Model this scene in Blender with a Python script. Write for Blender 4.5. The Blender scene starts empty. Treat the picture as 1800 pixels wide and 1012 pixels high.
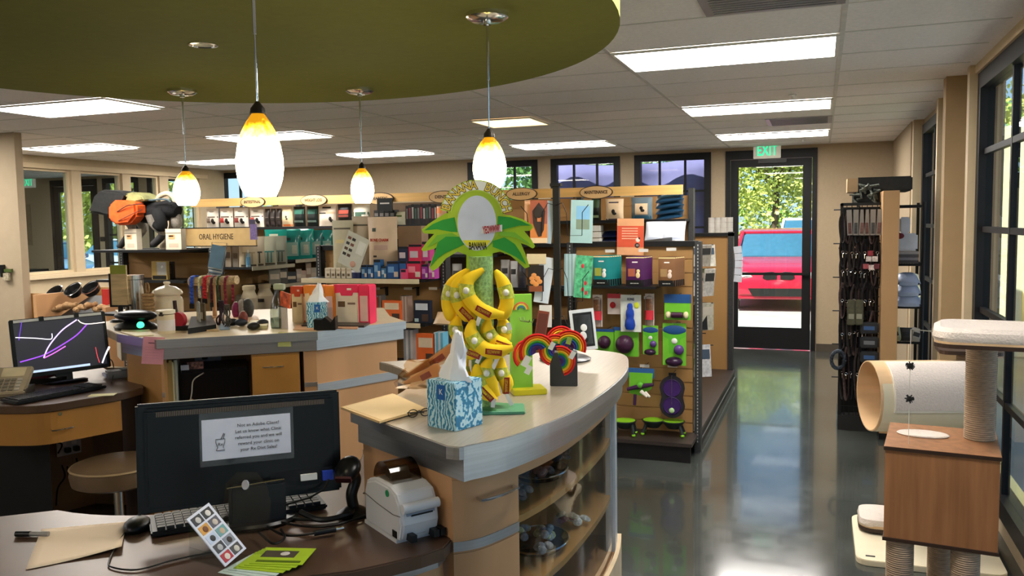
import bpy, bmesh, math, random
from mathutils import Vector, Matrix
random.seed(7)
PI = math.pi
S = bpy.context.scene
COL = S.collection
# ---------------------------------------------------------------- camera
FP, YAW, PITCH, ROLL, CH = 1469.467, 0.354142, 0.076913, -0.015528, 1.711
cy, sy, cp, sp, cr, sr = math.cos(YAW), math.sin(YAW), math.cos(PITCH), math.sin(PITCH), math.cos(ROLL), math.sin(ROLL)
_r = Vector((cy, sy, 0)); _f = Vector((-sy, cy, 0)); _u = Vector((0, 0, 1))
CF = _f*cp - _u*sp; _u2 = _u*cp + _f*sp
CR = _r*cr + _u2*sr; CU = _u2*cr - _r*sr
cam = bpy.data.cameras.new('camera'); camo = bpy.data.objects.new('camera', cam); COL.objects.link(camo)
cam.sensor_width = 36; cam.lens = FP*36/1800; cam.clip_start = .05; cam.clip_end = 300
m = Matrix((CR, CU, -CF)).transposed().to_4x4(); m.translation = Vector((0, 0, CH)); camo.matrix_world = m
S.camera = camo
# ---------------------------------------------------------------- world, sun, exposure
S.view_settings.view_transform = 'Standard'; S.view_settings.look = 'None'
S.view_settings.gamma = 1; S.view_settings.use_curve_mapping = False
S.view_settings.exposure = 0.75
w = bpy.data.worlds.new('sky'); S.world = w; w.use_nodes = True
nt = w.node_tree; bg = nt.nodes['Background']
sk = nt.nodes.new('ShaderNodeTexSky'); sk.sky_type = 'HOSEK_WILKIE'; sk.turbidity = 3.0; sk.ground_albedo = .4
sk.sun_direction = Vector((-.45, -.5, .74)).normalized()
nt.links.new(sk.outputs[0], bg.inputs[0]); bg.inputs[1].default_value = 3.4
sl = bpy.data.lights.new('sun', 'SUN'); sl.energy = 8.0; sl.angle = .01; sl.color = (1, .93, .8)
so = bpy.data.objects.new('sun', sl); COL.objects.link(so)
so.rotation_euler = Vector((-.45, -.5, .74)).to_track_quat('Z', 'Y').to_euler()
TROFFER = 19; PEND = 22.0
# ---------------------------------------------------------------- where a sight line meets a real plane
def _ray(u, v): return CF*FP + CR*(u-900) - CU*(v-506)
def PZ(u, v, z): d = _ray(u, v); return Vector((0, 0, CH)) + d*((z-CH)/d.z)
def PY(u, v, y): d = _ray(u, v); return Vector((0, 0, CH)) + d*(y/d.y)
def PX(u, v, x): d = _ray(u, v); return Vector((0, 0, CH)) + d*(x/d.x)
# ---------------------------------------------------------------- materials
MATS = {}
def mat(name, col=(.5,.5,.5), rough=.5, metal=0, var=.08, scale=12, bump=0, emit=0, spec=.35, trans=0, alpha=1, coat=0, aniso=None, ior=1.5):
    if name in MATS: return MATS[name]
    m = bpy.data.materials.new(name); m.use_nodes = True; MATS[name] = m
    t = m.node_tree; b = t.nodes['Principled BSDF']
    tc = t.nodes.new('ShaderNodeTexCoord'); nz = t.nodes.new('ShaderNodeTexNoise'); nz.inputs['Scale'].default_value = scale; nz.inputs['Detail'].default_value = 3
    if aniso:
        mp = t.nodes.new('ShaderNodeMapping'); mp.inputs['Scale'].default_value = aniso
        t.links.new(tc.outputs['Object'], mp.inputs[0]); t.links.new(mp.outputs[0], nz.inputs['Vector'])
    else: t.links.new(tc.outputs['Object'], nz.inputs['Vector'])
    r = t.nodes.new('ShaderNodeValToRGB'); r.color_ramp.elements[0].position = .3; r.color_ramp.elements[1].position = .7
    r.color_ramp.elements[0].color = tuple(max(0, c*(1-var)) for c in col) + (1,)
    r.color_ramp.elements[1].color = tuple(min(1, c*(1+var)) for c in col) + (1,)
    t.links.new(nz.outputs[0], r.inputs[0]); t.links.new(r.outputs[0], b.inputs['Base Color'])
    b.inputs['Roughness'].default_value = rough; b.inputs['Metallic'].default_value = metal
    b.inputs['Specular IOR Level'].default_value = spec; b.inputs['IOR'].default_value = ior
    b.inputs['Transmission Weight'].default_value = trans; b.inputs['Alpha'].default_value = alpha; b.inputs['Coat Weight'].default_value = coat
    if emit:
        t.links.new(r.outputs[0], b.inputs['Emission Color']); b.inputs['Emission Strength'].default_value = emit
    if bump:
        bp = t.nodes.new('ShaderNodeBump'); bp.inputs['Strength'].default_value = bump; bp.inputs['Distance'].default_value = .01
        t.links.new(nz.outputs[0], bp.inputs['Height']); t.links.new(bp.outputs[0], b.inputs['Normal'])
    return m
def srgb(h):
    h = h.lstrip('#'); c = [int(h[i:i+2], 16)/255 for i in (0, 2, 4)]
    return tuple(x/12.92 if x <= .04045 else ((x+.055)/1.055)**2.4 for x in c)
def C(h, **k):
    """plain coloured material from an sRGB hex"""
    n = 'tone_' + h.lstrip('#') + '_' + '_'.join(f'{a}{b}' for a, b in sorted(k.items()))
    k.setdefault('rough', .5)
    return mat(n, srgb(h), **k)
def glassmat(name, tint=(.9,.95,.95), rough=.0, ior=1.5, wt=0):
    if name in MATS: return MATS[name]
    m = bpy.data.materials.new(name); m.use_nodes = True; MATS[name] = m
    t = m.node_tree; t.nodes.clear(); o = t.nodes.new('ShaderNodeOutputMaterial'); mx = t.nodes.new('ShaderNodeMixShader')
    a = t.nodes.new('ShaderNodeBsdfTransparent'); g = t.nodes.new('ShaderNodeBsdfGlossy'); f = t.nodes.new('ShaderNodeFresnel')
    nz = t.nodes.new('ShaderNodeTexNoise'); nz.inputs['Scale'].default_value = 3
    r = t.nodes.new('ShaderNodeValToRGB'); r.color_ramp.elements[0].color = tuple(x*.97 for x in tint)+(1,); r.color_ramp.elements[1].color = tint+(1,)
    t.links.new(nz.outputs[0], r.inputs[0]); t.links.new(r.outputs[0], a.inputs[0])
    g.inputs['Roughness'].default_value = rough; f.inputs[0].default_value = ior
    fac = f.outputs[0]
    if wt:
        ad = t.nodes.new('ShaderNodeMath'); ad.operation = 'ADD'; ad.use_clamp = True; ad.inputs[1].default_value = wt
        t.links.new(fac, ad.inputs[0]); fac = ad.outputs[0]
    gm = t.nodes.new('ShaderNodeNewGeometry'); bf = t.nodes.new('ShaderNodeMath'); bf.operation = 'SUBTRACT'; bf.inputs[0].default_value = 1; t.links.new(gm.outputs['Backfacing'], bf.inputs[1])
    ml = t.nodes.new('ShaderNodeMath'); ml.operation = 'MULTIPLY'; t.links.new(fac, ml.inputs[0]); t.links.new(bf.outputs[0], ml.inputs[1]); fac = ml.outputs[0]
    t.links.new(fac, mx.inputs[0]); t.links.new(a.outputs[0], mx.inputs[1]); t.links.new(g.outputs[0], mx.inputs[2]); t.links.new(mx.outputs[0], o.inputs[0])
    return m
GLASS = glassmat('window_glass', (.86,.92,.92)); CLEAR = glassmat('clear_acrylic', (.93,.95,.95)); PLASTIC = glassmat('clear_film', (.9,.9,.88), .15, 1.45, .12)
BLACKM = mat('black_metal', (.006,.006,.0065), .5, 0, .2, spec=.3); BLACKP = mat('black_plastic', (.006,.006,.006), .38, spec=.3)
BLACKW = mat('black_window_frame', (.006,.006,.007), .5, spec=.25)
CHROME = mat('chrome', (.8,.8,.8), .15, 1); STEEL = mat('brushed_steel', (.52,.53,.55), .3, .9, .08, 3, aniso=(1,1,60))
TOPM = mat('brushed_laminate_top', (.46,.39,.30), .3, .4, .10, 5, aniso=(40,1,1))
MAPLE = mat('maple_veneer', srgb('#C39468'), .4, 0, .10, 5, aniso=(1,1,.15)); MAPLED = mat('maple_edge', srgb('#B98A50'), .45, 0, .1, 5)
ESP = mat('espresso_laminate', (.075,.040,.024), .36, 0, .2, 5, spec=.7, ior=1.55); ESP.node_tree.nodes['Principled BSDF'].inputs['Specular Tint'].default_value = (1,.78,.6,1)
SLAT = mat('gondola_slatwall', srgb('#A47C4A'), .55, 0, .08, 4, aniso=(1,1,.2))
WALLM = mat('beige_wall_paint', srgb('#A8967C'), .85, 0, .03, 40, .03); TRIMM = mat('tan_trim_paint', srgb('#C8B493'), .6, 0, .03)
WHITE = mat('white_plastic', (.75,.75,.73), .4, 0, .02); PAPER = mat('white_paper', (.8,.79,.76), .7, 0, .02)
# ---------------------------------------------------------------- mesh helpers
class MB:
    def __init__(s): s.bm = bmesh.new(); s.M = Matrix.Identity(4)
    def v(s, p): return s.bm.verts.new(s.M @ Vector(p))
    def face(s, vs):
        try: return s.bm.faces.new(vs)
        except ValueError: return None
    def box(s, x0, x1, y0, y1, z0, z1):
        q = [s.v((x, y, z)) for z in (z0, z1) for y in (y0, y1) for x in (x0, x1)]
        for f in ((0,2,3,1),(4,5,7,6),(0,1,5,4),(2,6,7,3),(0,4,6,2),(1,3,7,5)): s.face([q[i] for i in f])
        return s
    def cyl(s, a, b, r, r2=None, n=14):
        a, b = Vector(a), Vector(b); r2 = r if r2 is None else r2
        d = (b-a).normalized(); x = d.orthogonal().normalized(); y = d.cross(x)
        A = [s.v(a+(x*math.cos(2*PI*i/n)+y*math.sin(2*PI*i/n))*r) for i in range(n)]
        B = [s.v(b+(x*math.cos(2*PI*i/n)+y*math.sin(2*PI*i/n))*r2) for i in range(n)]
        for i in range(n): s.face([A[i], A[(i+1)%n], B[(i+1)%n], B[i]])
        s.face(A[::-1]); s.face(B); return s
    def lathe(s, prof, c=(0,0,0), n=24, sx=1, sy=1, cap=True):
        rings = []
        for r, z in prof:
            if r < 1e-5: rings.append([s.v((c[0], c[1], c[2]+z))])
            else: rings.append([s.v((c[0]+r*sx*math.cos(2*PI*i/n), c[1]+r*sy*math.sin(2*PI*i/n), c[2]+z)) for i in range(n)])
        for A, B in zip(rings, rings[1:]):
            for i in range(n):
                j = (i+1) % n
                if len(A) == 1 and len(B) == 1: break
                if len(A) == 1: s.face([A[0], B[j], B[i]])
                elif len(B) == 1: s.face([A[i], A[j], B[0]])
                else: s.face([A[i], A[j], B[j], B[i]])
        if len(rings[0]) > 1 and cap: s.face(rings[0][::-1])
        if len(rings[-1]) > 1 and cap: s.face(rings[-1])
        return s
    def tube(s, pts, r, n=6, rr=None, flat=1):
        P = [Vector(p) for p in pts]; rings = []; up = None
        for i, p in enumerate(P):
            d = (P[min(i+1, len(P)-1)] - P[max(i-1, 0)]).normalized()
            if up is None: up = d.orthogonal().normalized()
            up = (up - d*up.dot(d)); up = up.normalized() if up.length > 1e-6 else d.orthogonal().normalized()
            y = d.cross(up); q = rr[i] if rr else r
            rings.append([s.v(p+(up*math.cos(2*PI*k/n)+y*math.sin(2*PI*k/n)*flat)*q) for k in range(n)])
        for A, B in zip(rings, rings[1:]):
            for k in range(n): s.face([A[k], A[(k+1)%n], B[(k+1)%n], B[k]])
        s.face(rings[0][::-1]); s.face(rings[-1]); return s
    def prism(s, poly, z0, z1):
        A = [s.v((x, y, z0)) for x, y in poly]; B = [s.v((x, y, z1)) for x, y in poly]; n = len(A)
        for i in range(n): s.face([A[i], A[(i+1)%n], B[(i+1)%n], B[i]])
        s.face(A[::-1]); s.face(B); return s
    def plate(s, poly, y0, y1):
        """outline in x,z given thickness along y"""
        A = [s.v((x, y0, z)) for x, z in poly]; B = [s.v((x, y1, z)) for x, z in poly]; n = len(A)
        for i in range(n): s.face([A[i], A[(i+1)%n], B[(i+1)%n], B[i]])
        s.face(A); s.face(B[::-1]); return s
    def ball(s, c, r, n=12, sx=1, sy=1, sz=1):
        return s.lathe([(r*math.sin(PI*i/(n//2+2)), -r*sz*math.cos(PI*i/(n//2+2))) for i in range(n//2+3)], c, n, sx, sy)
    def quad(s, a, b, c, d): s.face([s.v(a), s.v(b), s.v(c), s.v(d)]); return s
    def at(s, loc=(0,0,0), rz=0, rx=0, ry=0, sc=1):
        s.M = Matrix.Translation(Vector(loc)) @ Matrix.Rotation(rz, 4, 'Z') @ Matrix.Rotation(ry, 4, 'Y') @ Matrix.Rotation(rx, 4, 'X') @ Matrix.Scale(sc, 4); return s
    def build(s, name, m, parent=None, smooth=False, bev=0, **tags):
        bm = s.bm; bmesh.ops.recalc_face_normals(bm, faces=bm.faces)
        if bev: bmesh.ops.bevel(bm, geom=[e for e in bm.edges if len(e.link_faces) == 2 and e.calc_face_angle() > .6], offset=bev, segments=2, affect='EDGES', clamp_overlap=True)
        me = bpy.data.meshes.new(name); bm.to_mesh(me); bm.free()
        if smooth:
            for p in me.polygons: p.use_smooth = True
            try: me.set_sharp_from_angle(angle=.7)
            except Exception: pass
        me.materials.append(m)
        o = bpy.data.objects.new(name, me); COL.objects.link(o)
        if parent: o.parent = parent
        for k, v in tags.items(): o[k] = v
        return o
def T(o, label, cat, group=None):
    o['label'] = label; o['category'] = cat
    if group: o['group'] = group
    return o
def thing(name, label, cat, loc=(0,0,0), rz=0, group=None, rx=0, ry=0):
    o = bpy.data.objects.new(name, None); COL.objects.link(o); o.empty_display_size = .1
    o.location = loc; o.rotation_euler = (rx, ry, rz); return T(o, label, cat, group)
def ST(o): o['kind'] = 'structure'; return o
def dup(root, loc, rz=0, label=None, group=None, rx=0, ry=0, sc=None):
    r = root.copy(); COL.objects.link(r); r.location = loc; r.rotation_euler = (rx, ry, rz)
    if sc: r.scale = (sc, sc, sc)
    if label: r['label'] = label
    if group: r['group'] = group
    for ch in list(root.children):
        c = ch.copy(); COL.objects.link(c); c.parent = r
        for g in list(ch.children):
            d = g.copy(); COL.objects.link(d); d.parent = c
    return r
def put(o, loc=(0,0,0), rot=(0,0,0), sc=(1,1,1)): o.location = loc; o.rotation_euler = rot; o.scale = sc; return o
def text(s, size, name, m, parent=None, loc=(0,0,0), rot=(PI/2,0,0), depth=.001, sx=1, align='CENTER', bold=0, width=None, **tags):
    """lettering as its own mesh; default stands upright and faces -Y"""
    cu = bpy.data.curves.new('lettering', 'FONT'); cu.body = s; cu.size = size; cu.extrude = depth; cu.align_x = align; cu.align_y = 'CENTER'; cu.offset = bold; cu.resolution_u = 2
    to = bpy.data.objects.new('lettering', cu); COL.objects.link(to)
    dg = bpy.context.evaluated_depsgraph_get(); me = bpy.data.meshes.new_from_object(to.evaluated_get(dg))
    bpy.data.objects.remove(to); bpy.data.curves.remove(cu)
    if width and me.vertices:
        xs = [v.co.x for v in me.vertices]; sx = width/(max(xs)-min(xs))
    for v in me.vertices: v.co.x *= sx
    me.materials.clear(); me.materials.append(m)
    o = bpy.data.objects.new(name, me); COL.objects.link(o)
    o.location = loc; o.rotation_euler = rot
    if parent: o.parent = parent
    for k, v in tags.items(): o[k] = v
    return o
def crom(P, n=8):
    out = []
    Q = [P[0]*2-P[1]] + list(P) + [P[-1]*2-P[-2]]
    for i in range(1, len(Q)-2):
        for k in range(n):
            t = k/n; a, b, c, d = Q[i-1], Q[i], Q[i+1], Q[i+2]
            out.append(.5*((2*b)+(c-a)*t+(2*a-5*b+4*c-d)*t*t+(3*b-a-3*c+d)*t**3))
    out.append(P[-1]); return out
def V2(p): return Vector((p[0], p[1]))
def offs(P, d):
    """offset an open polyline sideways by d (left of travel is positive)"""
    out = []
    for i, p in enumerate(P):
        t = (P[min(i+1, len(P)-1)] - P[max(i-1, 0)]).normalized(); out.append(p + Vector((-t.y, t.x))*d)
    return out
# ================================================================ THE ROOM
CZ = 2.6585; YF = 11.44; XR = .93; XL = -9.274
# polished concrete floor with saw-cut joints
fm = mat('polished_concrete', (.050,.056,.050), .13, 0, .4, 1.4, .0, spec=.6, coat=.3)
t = fm.node_tree; b = t.nodes['Principled BSDF']; br = t.nodes.new('ShaderNodeTexBrick'); tc = t.nodes.new('ShaderNodeTexCoord')
br.offset = 0; br.inputs['Scale'].default_value = 1; br.inputs['Mortar Size'].default_value = .006; br.inputs['Brick Width'].default_value = 3.0; br.inputs['Row Height'].default_value = 1.9
br.inputs['Color1'].default_value = br.inputs['Color2'].default_value = (1,1,1,1); br.inputs['Mortar'].default_value = (.35,.35,.35,1)
mp = t.nodes.new('ShaderNodeMapping'); mp.inputs['Location'].default_value = (1.45, .35, 0); mx = t.nodes.new('ShaderNodeMixRGB'); mx.blend_type = 'MULTIPLY'; mx.inputs[0].default_value = 1
t.links.new(tc.outputs['Object'], mp.inputs[0]); t.links.new(mp.outputs[0], br.inputs['Vector'])
src = b.inputs['Base Color'].links[0].from_socket; t.links.new(src, mx.inputs[1]); t.links.new(br.outputs[0], mx.inputs[2]); t.links.new(mx.outputs[0], b.inputs['Base Color'])
n2 = t.nodes.new('ShaderNodeTexNoise'); n2.inputs['Scale'].default_value = 9; rr = t.nodes.new('ShaderNodeMapRange'); rr.inputs[3].default_value = .08; rr.inputs[4].default_value = .2
t.links.new(tc.outputs['Object'], n2.inputs['Vector']); t.links.new(n2.outputs[0], rr.inputs[0]); t.links.new(rr.outputs[0], b.inputs['Roughness'])
ST(MB().box(-15.2, 1.2, -3, YF+.1, -.1, 0).build('floor', fm))
# ceiling boards with lay-in grid
cm = mat('ceiling_board', (.84,.80,.78), .9, 0, .05, 60, .15)
t = cm.node_tree; b = t.nodes['Principled BSDF']; br = t.nodes.new('ShaderNodeTexBrick'); tc = t.nodes.new('ShaderNodeTexCoord'); mp = t.nodes.new('ShaderNodeMapping')
ST(MB().box(-15.2, 1.2, -3, YF+.1, CZ, CZ+.1).build('ceiling', cm))
g = MB(); X0, Y0 = -1.129, 4.672
for k in range(-12, 3):
    x = X0 + 1.22*k
    if -15 < x < XR: g.box(x-.012, x+.012, -3, YF, CZ-.003, CZ)
for k in range(-13, 12):
    y = Y0 + .61*k
    if -3 < y < YF: g.box(-15, .85, y-.008, y+.008, CZ-.0025, CZ)
ST(g.build('trim_1', mat('ceiling_grid', (.60,.58,.54), .6)))
def wallcut(name, axis, pos, th, a0, a1, z1, holes, m):
    """wall in the plane axis=pos, from a0 to a1, with rectangular openings (a0,a1,z0,z1)"""
    g = MB(); xs = sorted({a0, a1} | {h[0] for h in holes} | {h[1] for h in holes}); zs = sorted({0, z1} | {h[2] for h in holes} | {h[3] for h in holes})
    for i in range(len(xs)-1):
        for j in range(len(zs)-1):
            cx, cz = (xs[i]+xs[i+1])/2, (zs[j]+zs[j+1])/2
            if any(h[0] < cx < h[1] and h[2] < cz < h[3] for h in holes): continue
            if axis == 'y': g.box(xs[i], xs[i+1], pos, pos+th, zs[j], zs[j+1])
            else: g.box(pos, pos+th, xs[i], xs[i+1], zs[j], zs[j+1])
    bmesh.ops.remove_doubles(g.bm, verts=g.bm.verts, dist=1e-4)
    return ST(g.build(name, m))
WZ = 2.615
farwin = [(-9.357,-8.236), (-4.897,-3.809), (-3.613,-2.61), (-2.412,-1.38), (-10.9,-9.86), (-11.9,-11.1)]
D1 = (-1.19, -.05); D2 = (-13.13, -12.03)
wallcut('wall_far', 'y', YF, .14, -15.2, 1.2, CZ, [(a, b_, .75, WZ) for a, b_ in farwin] + [(D1[0], D1[1], 0, WZ), (D2[0], D2[1], 0, WZ)], WALLM)
wallcut('wall_right', 'x', XR, .14, -3, YF, CZ, [(-2.8, 1.0, .1, 2.6), (1.2, 6.02, .1, 2.6), (6.62, 7.55, .1, 2.6), (7.65, 9.1, .1, 2.6)], WALLM)
wallcut('wall_near', 'y', -3, .1, -15.2, 1.2, CZ, [], WALLM)
wallcut('wall_side', 'x', -15.2, .1, -3, YF, CZ, [(4, 7, .8, 2.5)], WALLM)
# interior glazed partition on the left
PT = [(7.68, 8.41), (8.56, 9.27), (9.42, 9.98), (10.16, 10.84)]
wallcut('wall_left', 'x', XL-.14, .14, 5.9, YF, CZ, [(a, b_, 1.16, 2.5) for a, b_ in PT], mat('partition_paint', srgb('#B7A486'), .8, 0, .03))
n = 0
def frame_window(idx, axis, pos, a0, a1, z0, z1, cols, rows, fw=.06, mw=.028, m=BLACKW, dep=.08, glass=GLASS, rz=None):
    def bx(g, p, q, c, d, e, f):  # p..q along wall, c..d across, e..f height
        g.box(p, q, c, d, e, f) if axis == 'y' else g.box(c, d, p, q, e, f)
    g = MB(); y0, y1 = pos-.015, pos+dep
    bx(g, a0, a0+fw, y0, y1, z0, z1); bx(g, a1-fw, a1, y0, y1, z0, z1); bx(g, a0+fw, a1-fw, y0, y1, z1-fw, z1); bx(g, a0+fw, a1-fw, y0, y1, z0, z0+fw)
    f = ST(g.build(f'window_{idx}', m))
    g = MB()
    for k in range(1, cols): x = a0+(a1-a0)*k/cols; bx(g, x-mw/2, x+mw/2, pos+.01, pos+.05, z0+fw, z1-fw)
    for z in rows: bx(g, a0+fw, a1-fw, pos+.012, pos+.048, z-mw/2, z+mw/2)
    if cols > 1 or rows: g.build('window_muntins', m, f)
    g = MB(); bx(g, a0+fw, a1-fw, pos+.026, pos+.032, z0+fw, z1-fw); g.build('window_pane', glass, f)
    return f
for i, (a, b_) in enumerate(farwin): frame_window(i+1, 'y', YF, a, b_, .75, WZ, 3, [2.11, 1.62, 1.13], .09)
frame_window(7, 'x', XR, 4.2, 6.02, .1, 2.6, 2, [2.11, 1.63, 1.128, .69], .1, .035)
frame_window(8, 'x', XR, 1.2, 4.2, .1, 2.6, 3, [2.11, 1.63, 1.128, .69], .1, .035)
frame_window(17, 'x', XR, -2.8, 1.0, .1, 2.6, 4, [2.11, 1.63, 1.128, .69], .1, .035)
frame_window(9, 'x', XR, 6.62, 7.55, .1, 2.6, 1, [2.11, 1.63, 1.128, .69], .09, .035)
frame_window(10, 'x', XR, 7.65, 9.1, .1, 2.6, 2, [2.11, 1.63, 1.128, .69], .09, .035)
for i, (a, b_) in enumerate(PT): frame_window(11+i, 'x', XL-.10, a, b_, 1.16, 2.5, 1, [], .03, .03, TRIMM, .06)
# trims: pilaster, jamb strips, partition sill, baseboards
ST(MB().box(.786, XR, 6.42, 6.56, 0, CZ).build('trim_2', mat('pilaster_paint', srgb('#A28A68'), .8, 0, .03)))
ST(MB().box(.87, XR-.001, 6.03, 6.12, 0, CZ).box(.87, XR-.001, 6.56, 6.62, 0, CZ).box(.87, XR-.001, 7.56, 7.64, 0, CZ).box(.84, XR-.001, 9.11, 9.25, 0, CZ).box(.90, XR-.001, 1.2, 6.03, 2.602, CZ).build('trim_3', TRIMM))
ST(MB().box(.83, XR-.001, 9.25, YF, 0, CZ-.001).build('trim_4', WALLM))
ST(MB().box(XL, XL+.05, 7.4, 11.0, 1.10, 1.15).box(XL, XL+.03, 7.55, 11.0, 2.50, 2.56).box(XL, XL+.03, 7.55, 7.67, 1.15, 2.5).build('trim_5', TRIMM))
cp_ = PZ(24, 232, CZ)
ST(MB().box(cp_.x-.45, cp_.x, cp_.y, cp_.y+.08, 0, CZ-.001).build('trim_6', mat('column_paint', srgb('#A8967C'), .8, 0, .03)))
BB = mat('baseboard_rubber', (.07,.055,.04), .5)
ST(MB().box(-.04, .83, YF-.012, YF, 0, .1).build('baseboard_far', BB))
# doors: frame, leaf with tall glass, push bar
def door(idx, x0, x1, lx):
    g = MB(); g.box(x0, x0+.06, YF-.02, YF+.1, 0, WZ).box(x1-.06, x1, YF-.02, YF+.1, 0, WZ).box(x0+.06, x1-.06, YF-.02, YF+.1, 2.5, WZ)
    f = ST(g.build(f'door_{idx}', BLACKW))
    a, c = x0+.065, x1-.065
    g = MB(); g.box(a, a+.10, YF+.01, YF+.055, .01, 2.495).box(c-.11, c, YF+.01, YF+.055, .01, 2.495).box(a+.1, c-.11, YF+.01, YF+.055, 2.40, 2.495).box(a+.1, c-.11, YF+.01, YF+.055, .01, .29)
    g.build('door_leaf', BLACKW, f); MB().box(a+.1, c-.11, YF+.028, YF+.034, .29, 2.40).build('door_glass', GLASS, f)
    MB().box(a+.05, c-.03, YF-.045, YF-.015, .985, 1.02).box(a+.06, a+.09, YF-.02, YF+.012, .97, 1.04).box(c-.07, c-.04, YF-.02, YF+.012, .97, 1.04).build('push_bar', BLACKP, f)
    MB().tube([(a+.13, YF-.005, .9), (a+.13, YF-.06, .92), (a+.13, YF-.06, 1.22), (a+.13, YF-.005, 1.24)], .011, 8).build('door_handle', BLACKP, f)
    MB().box(a+.35, a+.7, YF-.04, YF-.005, 2.44, 2.49).build('door_closer', BLACKP, f)
door(1, *D1, 0); door(2, *D2, 0)
# exit signs
def exit_sign(x, z, lab, y=YF-.06):
    t = thing('exit_sign', lab, 'sign', (x, y, z))
    MB().box(-.17, .17, 0, .035, -.1, .1).build('sign_body', mat('sign_white', (.62,.6,.5), .5, emit=.15), t, bev=.006)
    MB().box(-.03, .03, .035, .055, -.03, .03).build('mounting_bracket', WHITE, t)
    text('EXIT', .19, 'lettering', mat('exit_green', (.02,.62,.28), .4, emit=.9), t, (0, -.001, -.003), width=.25, bold=.004)
exit_sign(-.665, 2.60, 'white EXIT sign with green letters above the main glass door on the far wall')
exit_sign(-13.62, 2.60, 'green lettered white EXIT sign seen through the glass partition at far left')
# ceiling troffers
def troffer(cx, cy_, w, d, label, m, grp='lit ceiling panels'):
    t = thing('ceiling_light', label, 'ceiling light', (cx, cy_, CZ-.004), group=grp)
    g = MB(); a, b_ = w/2, d/2
    g.box(-a, a, -b_, -b_+.02, -.012, 0).box(-a, a, b_-.02, b_, -.012, 0).box(-a, -a+.02, -b_+.02, b_-.02, -.012, 0).box(a-.02, a, -b_+.02, b_-.02, -.012, 0)
    g.build('frame', mat('troffer_frame', (.7,.68,.63), .5), t)
    MB().box(-a+.02, a-.02, -b_+.02, b_-.02, -.008, -.001).build('diffuser', m, t)
LIT = mat('lit_diffuser', (1,.95,.89), .5, emit=TROFFER, var=.01)
WARM = mat('lit_warm_diffuser', (1,.72,.35), .5, emit=1.6, var=.05)
cols = [(X0, 'nearest the right windows'), (X0-2.44, 'over the middle aisle'), (X0-4.9, 'above the Intestinal oval sign'), (X0-7.5, 'nearest the left partition')]
rows = [(Y0-2.44, 'out of view row'), (Y0, 'front row'), (Y0+2.44, 'middle row'), (Y0+4.93, 'back row')]
for ci, (x, a) in enumerate(cols):
    for ri, (y, b_) in enumerate(rows):
        if (ci, ri) in ((1, 1), (1, 2), (1, 0), (2, 0), (3, 0)): continue
        troffer(x+.61, y+.305, 1.2, .6, f'bright white ceiling light panel in the {b_}, {a}', LIT)
for k, (x, y, lab) in enumerate([(-3.0, -1.6, 'by the near wall'), (-6.6, -.2, 'near left'), (-8.0, 2.4, 'at far left')]):
    troffer(x, y, 1.2, .6, f'added unseen ceiling light panel behind the viewpoint, {lab}', LIT)  # unseen panels, added behind the viewpoint to brighten the foreground
troffer(X0-1.6, Y0+2.44+.305, .6, .6, 'small square ceiling panel with an orange tint right of the far pendant', WARM)
troffer(-11.2, 9.0, 1.2, .6, 'bright ceiling light panel in the side room behind the glass partition', LIT)
troffer(-12.0, 5.0, 1.2, .6, 'bright ceiling light panel in the side room, hidden behind the column', LIT)
def vent(cx, cy_, w, d, label):
    t = thing('ceiling_vent', label, 'ceiling vent', (cx, cy_, CZ-.004))
    MB().box(-w/2, w/2, -d/2, d/2, -.003, 0).build('vent_plate', mat('vent_grey', (.25,.25,.28), .35, .6), t)
    g = MB()
    for k in range(14): y = -d/2+.04+k*(d-.08)/13; g.box(-w/2+.04, w/2-.04, y-.004, y+.004, -.007, -.003)
    g.build('louvres', mat('vent_slat', (.35,.35,.37), .35, .6), t)
vent(-.21, Y0-.61*1.5-.02, .6, .6, 'grey ceiling vent at the top edge of the photo near the windows')
vent(-.21, Y0+.61*6.5, .6, .6, 'grey ceiling vent in front of the farthest right ceiling light')
def sprinkler(u, v, lab):
    p = PZ(u, v, CZ); t = thing('sprinkler_head', lab, 'sprinkler', (p.x, p.y, CZ-.003))
    MB().lathe([(.03, 0), (.03, -.006), (.008, -.008), (.008, -.03), (.018, -.032), (.018, -.034), (0, -.035)], n=12).build('escutcheon', WHITE, t)
sprinkler(1393, 166, 'small ceiling sprinkler head beside the second ceiling light on the right')
sprinkler(1412, 243, 'small ceiling sprinkler head just in front of the exit sign')
# round green soffit over the service ring
SZ = 2.35; k_ = (CH-SZ)/(CH-2.45); sc_ = (-2.366*k_, 2.72*k_); SR = 1.705*k_
g = MB(); g.prism([(sc_[0]+SR*math.cos(2*PI*i/96), sc_[1]+SR*math.sin(2*PI*i/96)) for i in range(96)], SZ, CZ-.002)
ST(g.build('trim_7', mat('olive_paint', srgb('#6F7030'), .8, 0, .05, 30, .05)))
dl = PZ(357, 78, SZ); t = thing('recessed_downlight', 'small round recessed downlight in the green round ceiling', 'ceiling light', (dl.x, dl.y, SZ))
MB().lathe([(.05, 0), (.05, -.004), (.04, -.006), (.036, -.002), (.0, -.002)], n=24).build('trim_ring', CHROME, t, True); MB().lathe([(.034, -.0025), (.0, -.004)], n=20).build('lens', mat('downlight_lens', (.5,.5,.45), .3), t)
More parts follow.
